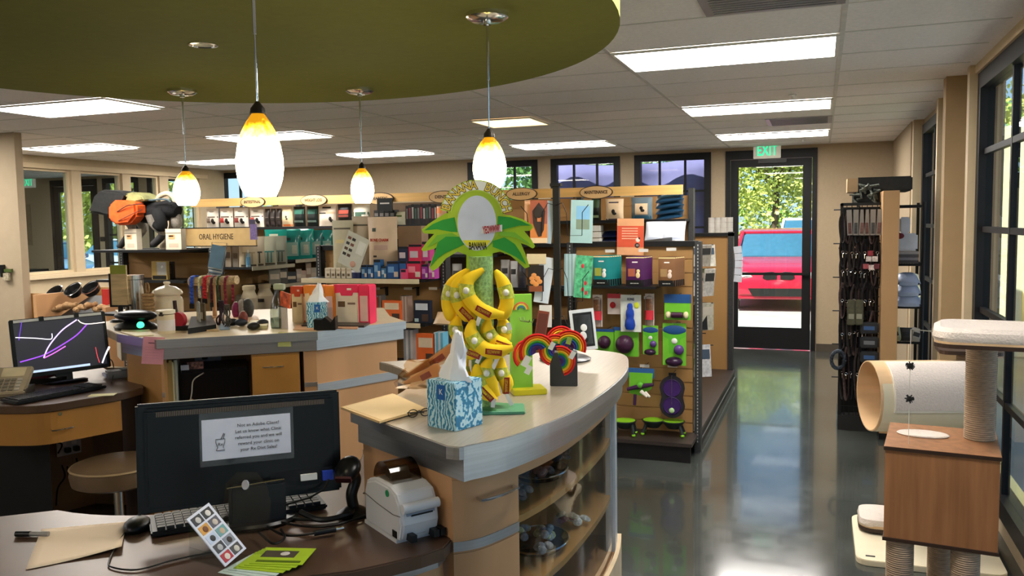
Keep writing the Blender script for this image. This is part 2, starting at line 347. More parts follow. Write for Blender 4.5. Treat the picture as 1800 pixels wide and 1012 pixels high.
# pendant lamps
def shade_mat():
    m = bpy.data.materials.new('amber_art_glass'); m.use_nodes = True; t = m.node_tree; b = t.nodes['Principled BSDF']
    tc = t.nodes.new('ShaderNodeTexCoord'); sp_ = t.nodes.new('ShaderNodeSeparateXYZ'); r = t.nodes.new('ShaderNodeValToRGB'); nz = t.nodes.new('ShaderNodeTexNoise'); nz.inputs['Scale'].default_value = 9
    ad = t.nodes.new('ShaderNodeMath'); ad.operation = 'MULTIPLY_ADD'; ad.inputs[1].default_value = .25
    t.links.new(tc.outputs['Generated'], sp_.inputs[0]); t.links.new(nz.outputs[0], ad.inputs[0]); t.links.new(sp_.outputs[2], ad.inputs[2]); t.links.new(ad.outputs[0], r.inputs[0])
    e = r.color_ramp.elements; e[0].position = .0; e[0].color = (1,.88,.62,1); e[1].position = 1; e[1].color = (.36,.15,.004,1)
    for p, c in ((.62, (1,.84,.5,1)), (.82, (.95,.66,.08,1)), (.95, (.80,.45,.015,1))): x = e.new(p); x.color = c
    t.links.new(r.outputs[0], b.inputs['Emission Color'])
    r2 = t.nodes.new('ShaderNodeMapRange'); r2.inputs[1].default_value = .45; r2.inputs[2].default_value = .95; r2.inputs[3].default_value = PEND; r2.inputs[4].default_value = 1.3
    t.links.new(ad.outputs[0], r2.inputs[0]); t.links.new(r2.outputs[0], b.inputs['Emission Strength'])
    t.links.new(r.outputs[0], b.inputs['Base Color']); b.inputs['Roughness'].default_value = .3; return m
SHM = shade_mat()
def pendant(loc, ztop, h, r, label):
    t = thing('pendant_lamp', label, 'pendant lamp', (loc[0], loc[1], SZ), group='amber glass pendant lamps')
    MB().lathe([(.0, 0), (.065, 0), (.065, -.012), (.05, -.022), (.012, -.024), (.012, -.034), (0, -.034)], n=28).build('canopy', CHROME, t, True)
    L = SZ-ztop
    MB().cyl((0,0,-.03), (0,0,-L*.55), .0045, n=8).cyl((0,0,-L*.55), (0,0,-L+.005), .0022, n=6).build('stem', CHROME, t, True)
    MB().lathe([(.004, -L+.02), (.016, -L+.004), (.018, -L-.008)], n=16).build('cap', mat('dark_bronze', (.04,.03,.02), .4, .5), t, True)
    prof = [(r*q, -L-h*z) for z, q in ((0,.16),(.06,.32),(.14,.52),(.26,.74),(.4,.90),(.55,.99),(.68,1.0),(.8,.94),(.9,.82),(1,.64))]
    MB().lathe(prof + [(.0, -L-h)], n=32).build('lamp_shade', SHM, t, True)
for (u, v), (tu, tv), bv, wd, lab in [((320,158),(327,298),361,42,'amber glass pendant lamp hanging left, beside the glass partition'), ((632,156),(636,293),357,40,'amber glass pendant lamp hanging over the middle of the far counter'), ((856,24),(861,237),330,58,'amber glass pendant lamp hanging behind the banana toy sign')]:
    p = PZ(u, v, SZ); a = PY(tu, tv, p.y); b_ = PY(tu, bv, p.y); pendant(p, a.z, a.z-b_.z, wd/FP*(p-camo.location).length/2*.98, lab)
a = PY(453, 194, 1.6); b_ = PY(455, 345, 1.6); pendant(a, a.z, a.z-b_.z, 78/FP*(a-camo.location).length/2*.98, 'largest and nearest amber glass pendant lamp, its canopy above the photo')
# ================================================================ OUTSIDE
ASPH = mat('sunlit_pavement', (.42,.41,.40), .9, 0, .08, 2); ST(MB().box(-70, 60, YF+.15, 95, -.12, -.02).box(1.2, 60, -25, YF+.15, -.12, -.02).box(-70, -15.3, -25, YF+.15, -.12, -.02).build('parking_lot', ASPH))
ST(MB().box(-30, 12, YF+.15, 14.3, -.02, .0).build('sidewalk', mat('pale_sidewalk', (.62,.60,.56), .9, 0, .04)))
LEAF = [mat('leaf_green', (.20,.36,.05), .6, 0, .35, 3), mat('leaf_yellow_green', (.50,.55,.12), .6, 0, .35, 3), mat('leaf_dark_green', (.10,.22,.05), .6, 0, .3, 3)]
BARK = mat('bark', (.09,.06,.04), .9, 0, .3, 8)
def tree(x, y, h, r, k, label, n=6000, seed=1, group=None):
    rnd = random.Random(seed); t = thing('tree', label, 'tree', (x, y, -.02), group=group)
    g = MB(); top = h-r; g.tube([(0,0,0), (.1,0,top*.5), (0,.1,top)], .2, 8, [.22,.17,.12])
    for i in range(6): a = i*1.05; g.tube([(0,0,top*.6), (math.cos(a)*r*.4, math.sin(a)*r*.4, top*.6+r*.5), (math.cos(a)*r*.7, math.sin(a)*r*.7, top*.6+r*.8)], .07, 5, [.09,.05,.02])
    g.build('trunk', BARK, t)
    g = MB(); bl = [(Vector((rnd.uniform(-.6,.6)*r, rnd.uniform(-.5,.5)*r, h-r+rnd.uniform(-.9,.6)*r)), r*rnd.uniform(.35,.6)) for _ in range(9)]
    for i in range(n):
        c, q = bl[i % 9]; d = Vector((rnd.gauss(0,1), rnd.gauss(0,1), rnd.gauss(0,1))).normalized()*q*rnd.uniform(.75,1.05); p = c+d; s = rnd.uniform(.035,.085)*r/2.2
        a = Vector((rnd.gauss(0,1), rnd.gauss(0,1), rnd.gauss(0,1))).normalized()*s; b_ = a.orthogonal().normalized()*s*.7
        g.quad(p-a, p+b_, p+a, p-b_)
    g.build('crown', LEAF[k], t)
    return t
tree(-2.6, 52, 10, 4.2, 1, 'yellow green leafy tree seen through the main door, left part', seed=3, n=11000)
tree(6.2, 46, 9, 4.6, 0, 'green tree behind the white pickup, seen through the main door', seed=4, n=11000)
tree(-11.5, 41, 8, 4.3, 2, 'dark green tree beyond the parking lot, left edge of the door view', seed=5, n=7000)
tree(-8.2, 29, 7, 3.6, 2, 'tree visible in the window beside the largest banana sign', seed=6, n=5000)
tree(2.5, 60, 11, 6, 1, 'pale green tree filling the gap behind the cars in the main door', seed=21, n=9000)
tree(-7.6, 62, 11, 6, 0, 'tall green tree far behind the parking lot, left in the main door', seed=22, n=9000)
tree(-28, 27, 8, 4.5, 1, 'pale green tree seen through the side room door', seed=7, n=11000)
tree(-17.5, 31, 7, 3.8, 0, 'green tree seen through the side room windows', seed=8, n=7000)
tree(12, 24, 6.5, 3.2, 0, 'leafy tree above the yellow wall outside the right windows', seed=9, n=7000)
tree(6.5, 26, 7, 3.2, 1, 'nearer leafy tree over the yellow wall outside the right windows', seed=10, n=7000)
# sunlit yellow wall with piers outside the right-hand windows
t = thing('garden_wall', 'tall sunlit pale yellow wall with piers outside the right windows', 'wall', (2.6, 18, -.02))
YW = mat('pale_yellow_stucco', srgb('#EFE48C'), .9, 0, .05, 5)
MB().box(0, .2, -9, 12, 0, 2.95).build('wall_panel', YW, t)
g = MB()
for k in range(14): g.box(-.18, 0, -8.8+1.5*k, -8.4+1.5*k, 0, 3.0)
g.build('pier', mat('cream_stucco', srgb('#F6F0C8'), .9, 0, .04), t)
MB().box(-.03, .23, -9, 12, 2.95, 3.05).build('coping', mat('cream_stucco'), t)
# lavender banner outside the far windows
g = MB(); N = 24
rowsb = [[g.v((-4.0+2.8*i/N, YF+.42+.05*math.sin(i*.9)+.03*math.sin(j*1.3+i*.4), 2.62-.10*math.sin(PI*i/N)-1.35*j/8)) for i in range(N+1)] for j in range(9)]
for j in range(8):
    for i in range(N): g.face([rowsb[j][i], rowsb[j][i+1], rowsb[j+1][i+1], rowsb[j+1][i]])
bt = thing('banner', 'lavender fabric banner on posts outside the two windows left of the door', 'banner'); o = g.build('cloth', mat('lavender_fabric', srgb('#7470A0'), .8, 0, .06), bt, True)
for x in (-4.02, -1.18): MB().cyl((x, YF+.44, 0), (x, YF+.44, 2.68), .025).build('post', BLACKM, bt)
md = o.modifiers.new('th', 'SOLIDIFY'); md.thickness = .004
# cars
GLC = mat('car_glass', (.05,.16,.26), .05, 0, .1, spec=1); TYRE = mat('tyre_rubber', (.02,.02,.02), .8); ALLOY = mat('alloy', (.5,.5,.52), .3, .8)
HEAD = mat('headlamp', (.75,.78,.8), .1, .2); GRL = mat('car_grille', (.015,.015,.015), .4)
def loft(g, st):
    R = []
    for y, pts in st: R.append([g.v((x, y, z)) for x, z in pts])
    n = len(R[0])
    for A, B in zip(R, R[1:]):
        for i in range(n): g.face([A[i], A[(i+1)%n], B[(i+1)%n], B[i]])
    g.face(R[0][::-1]); g.face(R[-1])
def car(x, y, rz, paint, label, tall=1.0, kidney=True, seed=0):
    t = thing('car', label, 'car', (x, y, 0), rz)
    pm = mat('paint_'+paint, srgb(paint), .25, 0, .02, coat=.8)
    def sec(w, z0, z1): return [(-w*.93, z0), (-w, z0+.12), (-w, z0+(z1-z0)*.6), (-w*.93, z1-.04), (-w*.8, z1), (w*.8, z1), (w*.93, z1-.04), (w, z0+(z1-z0)*.6), (w, z0+.12), (w*.93, z0)]
    g = MB(); H = tall
    loft(g, [(0, sec(.66, .30, .62*H)), (.10, sec(.80, .20, .70*H)), (.35, sec(.86, .18, .76*H)), (1.2, sec(.87, .18, .90*H)), (2.6, sec(.88, .18, .93*H)), (3.9, sec(.87, .2, .96*H)), (4.35, sec(.82, .22, .92*H)), (4.45, sec(.74, .35, .80*H))])
    g.build('body', pm, t, True)
    g = MB()
    def rs(w, z): return [(-w, .85*H), (-w*.98, .86*H), (-w*.86, z-.04), (-w*.76, z), (w*.76, z), (w*.86, z-.04), (w*.98, .86*H), (w, .85*H)]
    loft(g, [(1.2, rs(.76, .92*H)), (1.75, rs(.76, 1.30*H)), (2.2, rs(.76, 1.40*H)), (3.0, rs(.76, 1.40*H)), (3.5, rs(.76, 1.28*H)), (4.0, rs(.74, .98*H))])
    g.build('glasshouse', GLC, t, True)
    g = MB(); loft(g, [(1.85, [(-.62,1.33*H),(-.6,1.37*H),(.6,1.37*H),(.62,1.33*H)]), (2.2, [(-.68,1.38*H),(-.6,1.42*H),(.6,1.42*H),(.68,1.38*H)]), (3.0, [(-.68,1.38*H),(-.6,1.42*H),(.6,1.42*H),(.68,1.38*H)]), (3.4, [(-.62,1.28*H),(-.6,1.33*H),(.6,1.33*H),(.62,1.28*H)])])
    for s in (-1, 1):
        g.tube([(s*.74, 1.15, .92*H), (s*.62, 1.85, 1.36*H)], .03, 6); g.tube([(s*.76, 2.6, .9*H), (s*.66, 2.6, 1.38*H)], .035, 6)
    g.build('roof', pm, t, True)
    for s in (-1, 1):
        MB().at((s*.90, 1.55, .95*H)).box(-.08, .08, -.04, .05, -.05, .07).build('mirror', pm, t, bev=.02)
        for yy in (.75, 3.55):
            wl = MB().cyl((s*.66, yy, .31), (s*.89, yy, .31), .31, n=24).build('wheel', TYRE, t, True); MB().cyl((s*.88, yy, .31), (s*.90, yy, .31), .2, n=16).build('rim', ALLOY, wl)
        MB().plate([(s*.42, .60), (s*.50, .68), (s*.80, .69), (s*.82, .60), (s*.6, .56)], .0, .14).build('headlight', HEAD, t)
        if kidney:
            MB().plate([(s*.03, .56), (s*.03, .67), (s*.10, .69), (s*.24, .68), (s*.26, .58), (s*.2, .55)], -.01, .05).build('grille', GRL, t)
    g = MB(); g.plate([(-.42, .26), (-.5, .40), (.5, .40), (.42, .26)], -.005, .12)
    for s in (-1, 1): g.plate([(s*.58, .30), (s*.58, .40), (s*.76, .42), (s*.74, .32)], .02, .16)
    g.build('lower_intake', GRL, t)
    MB().plate([(-.8, .22), (-.8, .27), (.8, .27), (.8, .22)], .03, .2).build('lip', pm, t)
    return t
pR = PZ(1368, 547, 0); car(pR.x, pR.y, .06, '#C0203C', 'red sedan parked facing the shop, seen through the main glass door').scale = (1.1,1.1,1.07)
pW = PZ(1392, 458, 0); car(pW.x+.4, pW.y-1.5, .05, '#E8E8E8', 'white pickup-like car behind the red sedan, seen through the main door', 1.25, False)
pW = PZ(1298, 470, 0); car(pW.x-1.6, pW.y+5, .5, '#D8DCE0', 'silver car left of the red sedan, partly hidden by the door frame', 1.0, False)
pB = PY(120, 470, 17); car(pB.x-.3, 17.5, 1.2, '#7FA6CF', 'pale blue car seen through the side room door', 1.0, False)
pB = PY(235, 470, 20); car(pB.x+1.5, 20.5, 1.4, '#C8D0DA', 'pale grey car seen through the side room windows', 1.0, False)
# side room furnishings
t = thing('wall_cabinet', 'low white cabinet against the far wall of the side room', 'cabinet', (-13.9, YF-.3, 0)); MB().box(-.6, .6, -.2, .28, 0, .98).build('body', C('#B8B4A8'), t); MB().box(-.62, .62, -.23, .29, .98, 1.02).build('worktop', BLACKP, t)
o = MB().box(0, .3, -.012, 0, 0, .75).build('wall_picture', C('#8C7A60')); o.location = (-13.95, YF-.002, 1.45); T(o, 'narrow wooden picture frame under the exit sign in the side room', 'picture')
o = MB().box(-.06, .06, -.02, 0, -.04, .04).build('wall_switch', BLACKP, bev=.004); o.location = PY(182, 420, YF); T(o, 'small dark wall plate beside the side room door', 'switch')
# ================================================================ SERVICE COUNTERS
ZT, ZD = 1.16, .90
def proj(p):
    d = Vector(p) - Vector((0, 0, CH)); return 900+FP*d.dot(CR)/d.dot(CF), 506-FP*d.dot(CU)/d.dot(CF)
def PV(u, v, P, Q):
    """sight line meets the upright plane through plan points P and Q"""
    d = _ray(u, v); n = Vector((Q[1]-P[1], -(Q[0]-P[0]), 0)); return Vector((0, 0, CH)) + d*(n.dot(Vector((P[0], P[1], CH)) - Vector((0, 0, CH)))/n.dot(d))
C0 = Vector((-2.02, 2.32))
def arc(c, r, a0, a1, n): return [c + Vector((math.cos(math.radians(a0+(a1-a0)*i/n)), math.sin(math.radians(a0+(a1-a0)*i/n))))*r for i in range(n+1)]
def handle(parent, P, Q, z, out, m=CHROME, name='handle', r=.006):
    """bowed bar handle between plan points P,Q standing off by the vector out"""
    P, Q = Vector((P[0], P[1], z)), Vector((Q[0], Q[1], z)); o = Vector((out[0], out[1], 0))
    MB().tube([P, P+o*.8, P+(Q-P)*.15+o, P+(Q-P)*.5+o*1.1, P+(Q-P)*.85+o, Q+o*.8, Q], r, 8, flat=1.5).build(name, m, parent, True)
# --- right-hand curved counter with a glazed display niche
top = [V2(PZ(*q, ZT)) for q in [(617,722), (785,783)]]
oc = crom([V2(PZ(*q, ZT)) for q in [(820,783), (900,765), (1000,727), (1060,690), (1095,660), (1104,640), (1095,622), (1045,614)]], 8)
A_, B_ = top; D_ = oc[0]; mid = (B_+D_)/2 + (B_+D_-A_-oc[4]).normalized()*.03
cor = [B_*(1-t)*(1-t) + mid*2*t*(1-t) + D_*t*t for t in (0, .25, .5, .75, 1)]
inner = arc(C0, .73, 62, -10, 14)
rc = thing('reception_counter', 'curved maple and steel counter at right, carrying the banana toy display', 'counter', (0, 0, 0))
MB().prism([tuple(p) for p in [A_]+cor+oc[1:]+inner], ZT-.034, ZT).build('countertop', TOPM, rc, bev=.003)
MB().prism([tuple(p) for p in offs([A_]+cor+oc[1:], -.002)+offs([A_]+cor+oc[1:], .008)[::-1]], ZT-.033, ZT-.002).build('steel_edge', STEEL, rc)
B2 = B_ + (D_-B_)*.5
full = [A_, B2] + oc[1:]
fi = offs(full, .022); MB().prism([tuple(p) for p in fi+offs(full, .05)[::-1]], ZT-.098, ZT-.034).build('steel_apron', STEEL, rc)
Q = crom([p for p in offs([B2]+oc[2::4]+[oc[-1]], .052)], 10); Al = offs([A_, B2], .038)
def near_i(u): return min(range(len(Q)-12), key=lambda i: abs(proj((Q[i].x, Q[i].y, 1.0))[0]-u))
NQ = Q; i1, i2, i3 = near_i(908), near_i(1062), near_i(1084)
def sect(a, b_, d0, d1, z0, z1, name, m, parent=rc, g=None, **k):
    P = Q[a:b_+1]; po = offs(Q, d0)[a:b_+1]; pi = offs(Q, d1)[a:b_+1]
    g2 = (g or MB()).prism([tuple(p) for p in po+pi[::-1]], z0, z1)
    return g2.build(name, m, parent, **k) if g is None else g2
a_in = Al[0]; qi = offs(Q, .42)
MB().prism([tuple(p) for p in [a_in]+Q[0:i1+1]+[qi[i1], qi[max(i1-6, 0)]]], 0, ZT-.098).build('cabinet_body', MAPLE, rc)
sect(i3, len(Q)-1, 0, .40, 0, ZT-.098, 'end_cabinet', MAPLE)
sect(i1, i3, .34, .40, .0, ZT-.098, 'niche_back', mat('niche_back_board', srgb('#8C8F6A'), .5))
sect(i1, i3, 0, .05, 1.022, ZT-.098, 'niche_fascia', MAPLE)
for z in (.90, .68): sect(i1, i3, .012, .34, z-.02, z, 'niche_shelf', MAPLED)
sect(i1, i3, -.0, .34, 0, .46, 'plinth', MAPLE); sect(i1, i3, -.022, -.006, 0, .47, 'curved_plinth_skirt', C('#CDB48C'))
sect(i1, i3-1, .002, .008, .46, 1.022, 'curved_glass', CLEAR)
sect(i3-(i3-i2)//2, i3, -.006, .03, .46, ZT-.098, 'glass_post', mat('post_white_metal', (.6,.65,.7), .3, .4))
q = Q[i3]; g = MB(); g.box(q.x-.02, q.x+.008, q.y-.03, q.y-.0, .70, .74); g.build('post_clip', CHROME, rc)
g = MB(); sect(0, i1, -.004, .004, .868, .893, '', None, g=g); a2 = offs([A_, A_+(B2-A_)*.9], .034); g.prism([tuple(p) for p in a2+offs([A_, A_+(B2-A_)*.9], .04)[::-1]], .868, .893); g.build('steel_strip', STEEL, rc)
sect(0, i1, -.003, .004, .90, 1.056, 'drawer_front', MAPLE); sect(0, i1, -.003, .004, .62, .862, 'lower_drawer_front', MAPLE)
h1, h2 = near_i(838), near_i(901); nrm = (Q[h1+1]-Q[h1]).normalized(); handle(rc, Q[h1]+Vector((.003,0)), Q[h2]+Vector((.003,0)), 1.0, (nrm.y*.028, -nrm.x*.028), r=.0045)
# --- near desk
nd = thing('reception_desk', 'dark espresso desk in the foreground under the black monitor', 'desk', (0, 0, 0))
ed = [V2(PZ(*q, ZD)) for q in [(793,949), (780,962), (740,975), (680,990), (621,1003)]]
lf = offs([A_, B2], .036)
back_in = arc(C0, .55, 34, -96, 20)
poly = [lf[0]] + [lf[0]+(lf[1]-lf[0])*.86] + ed + [Vector((-1.4,1.40)), Vector((-1.9,1.22)), Vector((-2.7,1.15)), Vector((-2.85,1.3)), Vector((-2.24,1.64))] + back_in[::-1] + [C0+Vector((.60,.42)), C0+Vector((.70,.2))]
poly = poly[:1]+poly[1:]
MB().prism([tuple(p) for p in poly], ZD-.036, ZD).build('desktop', ESP, nd, bev=.004)
oc2 = offs(ed + [Vector((-1.4,1.40)), Vector((-1.9,1.22)), Vector((-2.7,1.15))], -.0)
fr = [p + (C0-p).normalized()*.03 for p in oc2]; fr2 = [p + (C0-p).normalized()*.06 for p in oc2]
MB().prism([tuple(p) for p in fr+fr2[::-1]], .868, .8635+.0).build('strip_shadow_gap', BLACKM, nd)
MB().prism([tuple(p) for p in [p + (C0-p).normalized()*.022 for p in oc2]+fr2[::-1]], .842, .863).build('steel_strip', STEEL, nd)
MB().prism([tuple(p) for p in fr+fr2[::-1]], 0, .842).build('desk_front_panel', MAPLE, nd)
# --- far counter (island)
F = [V2(PZ(*q, ZT)) for q in [(206,586), (275,597), (558,582), (713,564)]]
isl = [F[0], F[1], F[2], F[3], F[3]+Vector((-.22,.22)), Vector((-2.75,4.95)), Vector((-3.35,4.8)), Vector((-4.15,4.3)), Vector((-4.02,3.75))]
ic = thing('service_counter', 'far maple counter with steel edge, carrying jar, canister and tissue box', 'counter', (0, 0, 0))
MB().prism([tuple(p) for p in isl], ZT-.045, ZT).build('countertop', mat('light_laminate_top', srgb('#CDBB9A'), .35, .1, .05), ic, bev=.003)
def off_poly(P, d): return [p + (Vector((sum(q.x for q in P), sum(q.y for q in P)))/len(P)-p).normalized()*d for p in P]
F_ = offs(F, .0); st = offs(F, -.003); st2 = offs(F, .006); MB().prism([tuple(p) for p in st+st2[::-1]], ZT-.046, ZT-.001).build('steel_edge', STEEL, ic)
ap, ap2 = offs(F, .022), offs(F, .05); MB().prism([tuple(p) for p in ap+ap2[::-1]], ZT-.105, ZT-.045).build('steel_apron', STEEL, ic)
Bd = offs(F, .035)
class Frame:
    """local frame along a plan segment: x along it, y inwards"""
    def __init__(s, P, Q): s.P, s.Q = Vector(P), Vector(Q); d = s.Q-s.P; s.L = d.length; s.rz = math.atan2(d.y, d.x)
    def at(s, g): return g.at((s.P.x, s.P.y, 0), s.rz)
    def x(s, u, v=640): p = PV(u, v, s.P, s.Q); return (V2(p)-s.P).dot((s.Q-s.P).normalized())
    def z(s, u, v): return PV(u, v, s.P, s.Q).z
fr1 = Frame(Bd[1], Bd[2]); fr2_ = Frame(Bd[2], Bd[3]); fr0 = Frame(Bd[0], Bd[1])
zc = ZT-.105
fr1.at(g := MB()).box(.0, fr1.x(288), 0, .45, 0, zc); g.build('cabinet_post', MAPLE, ic)
fr0.at(g := MB()).box(.02, fr0.L, 0, .03, 0, zc); g.build('left_panel', MAPLED, ic)
xa, xb = fr1.x(442), fr1.x(527); za = fr1.z(500, 689)
fr1.at(g := MB()).box(xa, xb+.0, .005, .4, .0, zc-.004); g.build('drawer_cabinet', MAPLED, ic)
fr1.at(g := MB()).box(xa+.004, xb-.004, -.012, .004, za, zc-.012); dr = g.build('drawer_front', mat('maple_dark', srgb('#B07C3C'), .4, 0, .08, 5), ic)
zh = fr1.z(480, 643); xh = fr1.x(480); d1 = (fr1.Q-fr1.P).normalized(); ph = fr1.P + d1*(xh-.05); pq = fr1.P + d1*(xh+.05); nn = Vector((d1.y, -d1.x)); handle(dr, ph+nn*.012, pq+nn*.012, zh, nn*.022, r=.004)
fr1.at(g := MB()).box(xb+.012, fr1.L-.03, .05, .4, 0, zc); g.build('dark_gap_panel', mat('gap_shade_brown', (.05,.025,.012), .5), ic)  # dark brown colour stands for the shade in the gap beside the drawers
fr1.at(g := MB()).box(fr1.x(534), fr1.L, 0, .42, 0, zc); g.build('corner_panel', MAPLE, ic)
fr2_.at(g := MB()).box(0, fr2_.x(698, 620), 0, .3, 0, zc); g.build('end_panel', MAPLE, ic)
fr2_.at(g := MB()).box(-.002, fr2_.x(698, 655), -.006, 0, fr2_.z(562, 689), fr2_.z(562, 674)); g.build('steel_strip', STEEL, ic)
fr1.at(g := MB()).box(0, fr1.x(288), -.005, 0, .862, .885).box(fr1.x(534), fr1.L, -.005, 0, .862, .885); g.build('steel_strip', STEEL, ic)
fr1.at(g := MB()).box(fr1.x(288), xa, .42, .45, 0, zc); g.build('knee_back_wall', mat('painted_knee_wall', srgb('#A0896A'), .8), ic)
MB().prism([tuple(p) for p in off_poly([isl[0]]+[isl[3]]+isl[4:], .12)], 0, ZT-.05).build('core', MAPLED, ic) if 0 else None
# lower worktop inside the knee space
fr1.at(g := MB()).box(fr1.x(288), xa, .02, .42, .70, .73); g.build('lower_shelf', ESP, ic)
# --- left desk
ld = thing('side_desk', 'dark curved desk at left with maple drawer, under the purple-screened monitor', 'desk', (0, 0, 0))
e2 = crom([V2(PZ(*q, ZD)) for q in [(-90,712), (0,714), (75,712), (150,701), (215,690), (252,681)]], 6)
MB().prism([tuple(p) for p in e2 + [V2(PZ(250,668,ZD)), F[0]+Vector((.0,.05)), Vector((-4.3,3.95)), Vector((-4.75,3.4)), Vector((-4.6,2.7))]], ZD-.036, ZD).build('desktop', ESP, ld, bev=.003)
i0 = max(i for i in range(len(e2)) if proj((e2[i].x, e2[i].y, .85))[0] < 219)
f0, f1 = offs(e2, .015)[:i0+1], offs(e2, .035)[:i0+1]
df = MB().prism([tuple(p) for p in f0+f1[::-1]], ZD-.036-.155, ZD-.04).build('drawer_front', mat('maple_dark'), ld)
ia = min(range(i0), key=lambda i: abs(proj((f0[i].x, f0[i].y, .8))[0]-92)); ib = min(range(i0+1), key=lambda i: abs(proj((f0[i].x, f0[i].y, .8))[0]-127)); tdir = (f0[ib]-f0[ia]).normalized(); handle(df, f0[ia], f0[ib], .775, (tdir.y*.022, -tdir.x*.022), r=.004)
pk = PV(105, 727, f0[ia], f0[ib]); MB().at((pk.x, pk.y, pk.z), math.atan2(tdir.y, tdir.x)).cyl((0, -.006, 0), (0, .006, 0), .009, n=14).build('drawer_lock', CHROME, df)
pe0, pe1 = f0[i0], V2(PZ(250,681,ZD))
MB().prism([tuple(p) for p in [pe0, pe1+Vector((-.02,.0)), pe1+Vector((-.3,.3)), pe0+Vector((-.3,.3))]], 0, ZD-.036).build('end_panel', mat('espresso_panel', (.02,.012,.01), .4), ld)
pl = [V2(PZ(*q, .72)) for q in [(-60,760), (80,770)]]
MB().prism([tuple(p) for p in [pl[0]+Vector((-.1,0)), pl[1]+Vector((-.05,.06)), pl[1]+Vector((-.45,.35)), pl[0]+Vector((-.5,.2))]], 0, ZD-.2).build('black_pedestal', BLACKM, ld)
MB().prism([(-4.75,2.7), (-4.70,2.7), (-4.25,3.9), (-3.75,4.0), (-3.75,4.04), (-4.28,3.94)], 0, ZD-.036).build('modesty_wall', mat('painted_knee_wall'), ld)
# round stool
sp_ = PZ(205, 812, .60); stl = thing('stool', 'round brown vinyl stool with chrome post between the two desks', 'stool', (sp_.x, sp_.y, 0))
MB().lathe([(0,.50), (.17,.50), (.2,.515), (.208,.56), (.2,.595), (.18,.605), (0,.61)], n=36).build('seat', mat('brown_vinyl', srgb('#6E5A44'), .35, 0, .1), stl, True)
MB().lathe([(.203,.585),(.209,.59),(.203,.597)], n=36, cap=False).build('piping', mat('tan_piping', srgb('#A8906C'), .4), stl, True)
MB().cyl((0,0,.2), (0,0,.5), .022).cyl((0,0,.16), (0,0,.26), .04).build('gas_post', CHROME, stl, True)
g = MB()
for k in range(5): a = k*2*PI/5+.3; g.tube([(0,0,.17), (.12*math.cos(a), .12*math.sin(a), .13), (.27*math.cos(a), .27*math.sin(a), .08)], .02, 8, [.028,.022,.014])
g.build('star_base', CHROME, stl, True)
for k in range(5): a = k*2*PI/5+.3; MB().cyl((.27*math.cos(a)-.012, .27*math.sin(a), .03), (.27*math.cos(a)+.012, .27*math.sin(a), .03), .03).build('caster', BLACKP, stl, True)
# ================================================================ SHELVING
def slatwall(g, x0, x1, y0, y1, z0, z1, pitch=.1016, gap=.011):
    z = z1
    while z > z0+.01: g.box(x0, x1, y0, y1, max(z0, z-pitch+gap), z); z -= pitch
    g.box(x0, x1, y0+.006, y1, z0, z1)
def upright(g, x0, x1, y0, y1, z0, z1): g.box(x0, x1, y0, y1, z0, z1)
UPR = mat('perforated_upright', (.035,.035,.035), .5, 0, .3, 80)
def shelf(parent, x0, x1, y0, y1, z, tag=True, m=BLACKM, name='shelf', side='front'):
    g = MB(); g.box(x0, x1, y0, y1, z-.022, z); s = g.build(name, m, parent)
    return s
def endcap(label, x0, x1, y, z1, deck=None, group=None):
    t = thing('gondola_shelving', label, 'shelving', ((x0+x1)/2, y, 0)); w = (x1-x0)/2
    g = MB(); slatwall(g, -w+.04, w-.04, .0, .03, .14, z1-.035); g.build('slatwall_panel', SLAT, t)
    for s in (-1, 1):
        g = MB(); g.box(s*w-.022 if s > 0 else -w-.022, s*w+.022 if s > 0 else -w+.022, -.045, .045, 0, z1)
        u_ = g.build('upright', UPR, t); g = MB()
        for k in range(60): g.box(s*w-.004, s*w+.004, -.047, -.045, .08+k*.0245, .094+k*.0245)
        g.build('slots', mat('slot_steel', (.35,.35,.33), .5), u_)
    MB().box(-w, w, -.03, .04, z1-.035, z1+.005).build('top_cap', BLACKM, t)
    if deck:
        MB().box(-w, w, deck-y, 0, .115, .14).build('base_deck', mat('brown_black_metal', (.035,.026,.022), .4), t); MB().box(-w+.01, w-.01, deck-y+.012, deck-y+.03, 0, .115).build('kick_plate', BLACKM, t)
    return t
gR = endcap('slatwall gondola end at right holding dog treats and hanging toys', -1.80, -.835, 6.2, 1.56, 5.86)
o = MB().box(-.46, .24, -.28, 0, -.016, 0).build('shelf', BLACKM, gR); o.location = (-.02, 0, 1.245)
# spine run behind it with hooks facing the aisle
t = thing('gondola_shelving', 'long aisle gondola run with base deck and tan end panel behind the toy endcap', 'shelving', (-1.30, 6.25, 0)); gS = t
g = MB(); g.at(rz=PI/2); slatwall(g, .0, 2.7, -.03, .0, .14, 1.53); g.M = Matrix.Identity(4); g.build('slatwall_panel', SLAT, t)
MB().box(0, .47, 0, 2.75, .115, .14).build('base_deck', mat('brown_black_metal'), t); MB().box(.45, .462, 0, 2.75, 0, .115).build('kick_plate', BLACKM, t); MB().box(.463, .468, 0, 2.75, .05, .062).build('kick_strip', STEEL, t)
MB().box(-.05, .44, 2.72, 2.76, .14, 1.545).build('end_panel', SLAT, t); MB().box(.395, .45, 2.69, 2.78, 0, 1.59).build('upright', UPR, t); MB().box(-.05, .45, 2.69, 2.78, 1.545, 1.58).build('top_cap', BLACKM, t); MB().box(-.03, .0, -.02, 2.75, 1.53, 1.56).build('top_rail', BLACKM, t)
# middle endcap
gM = endcap('middle gondola end with boxed flea medicine on its shelf', -3.90, -2.765, 5.98, 1.55, 5.6)
for z, nm in ((1.30, 'shelf'), (.965, 'shelf'), (.64, 'shelf')):
    o = MB().box(-.54, .54, -.33, 0, z-.02, z).build('shelf', BLACKM, gM); MB().box(-.54, .50, -.338, -.331, z-.032, z+.004).build('price_rail', C('#D8C8A4'), o)
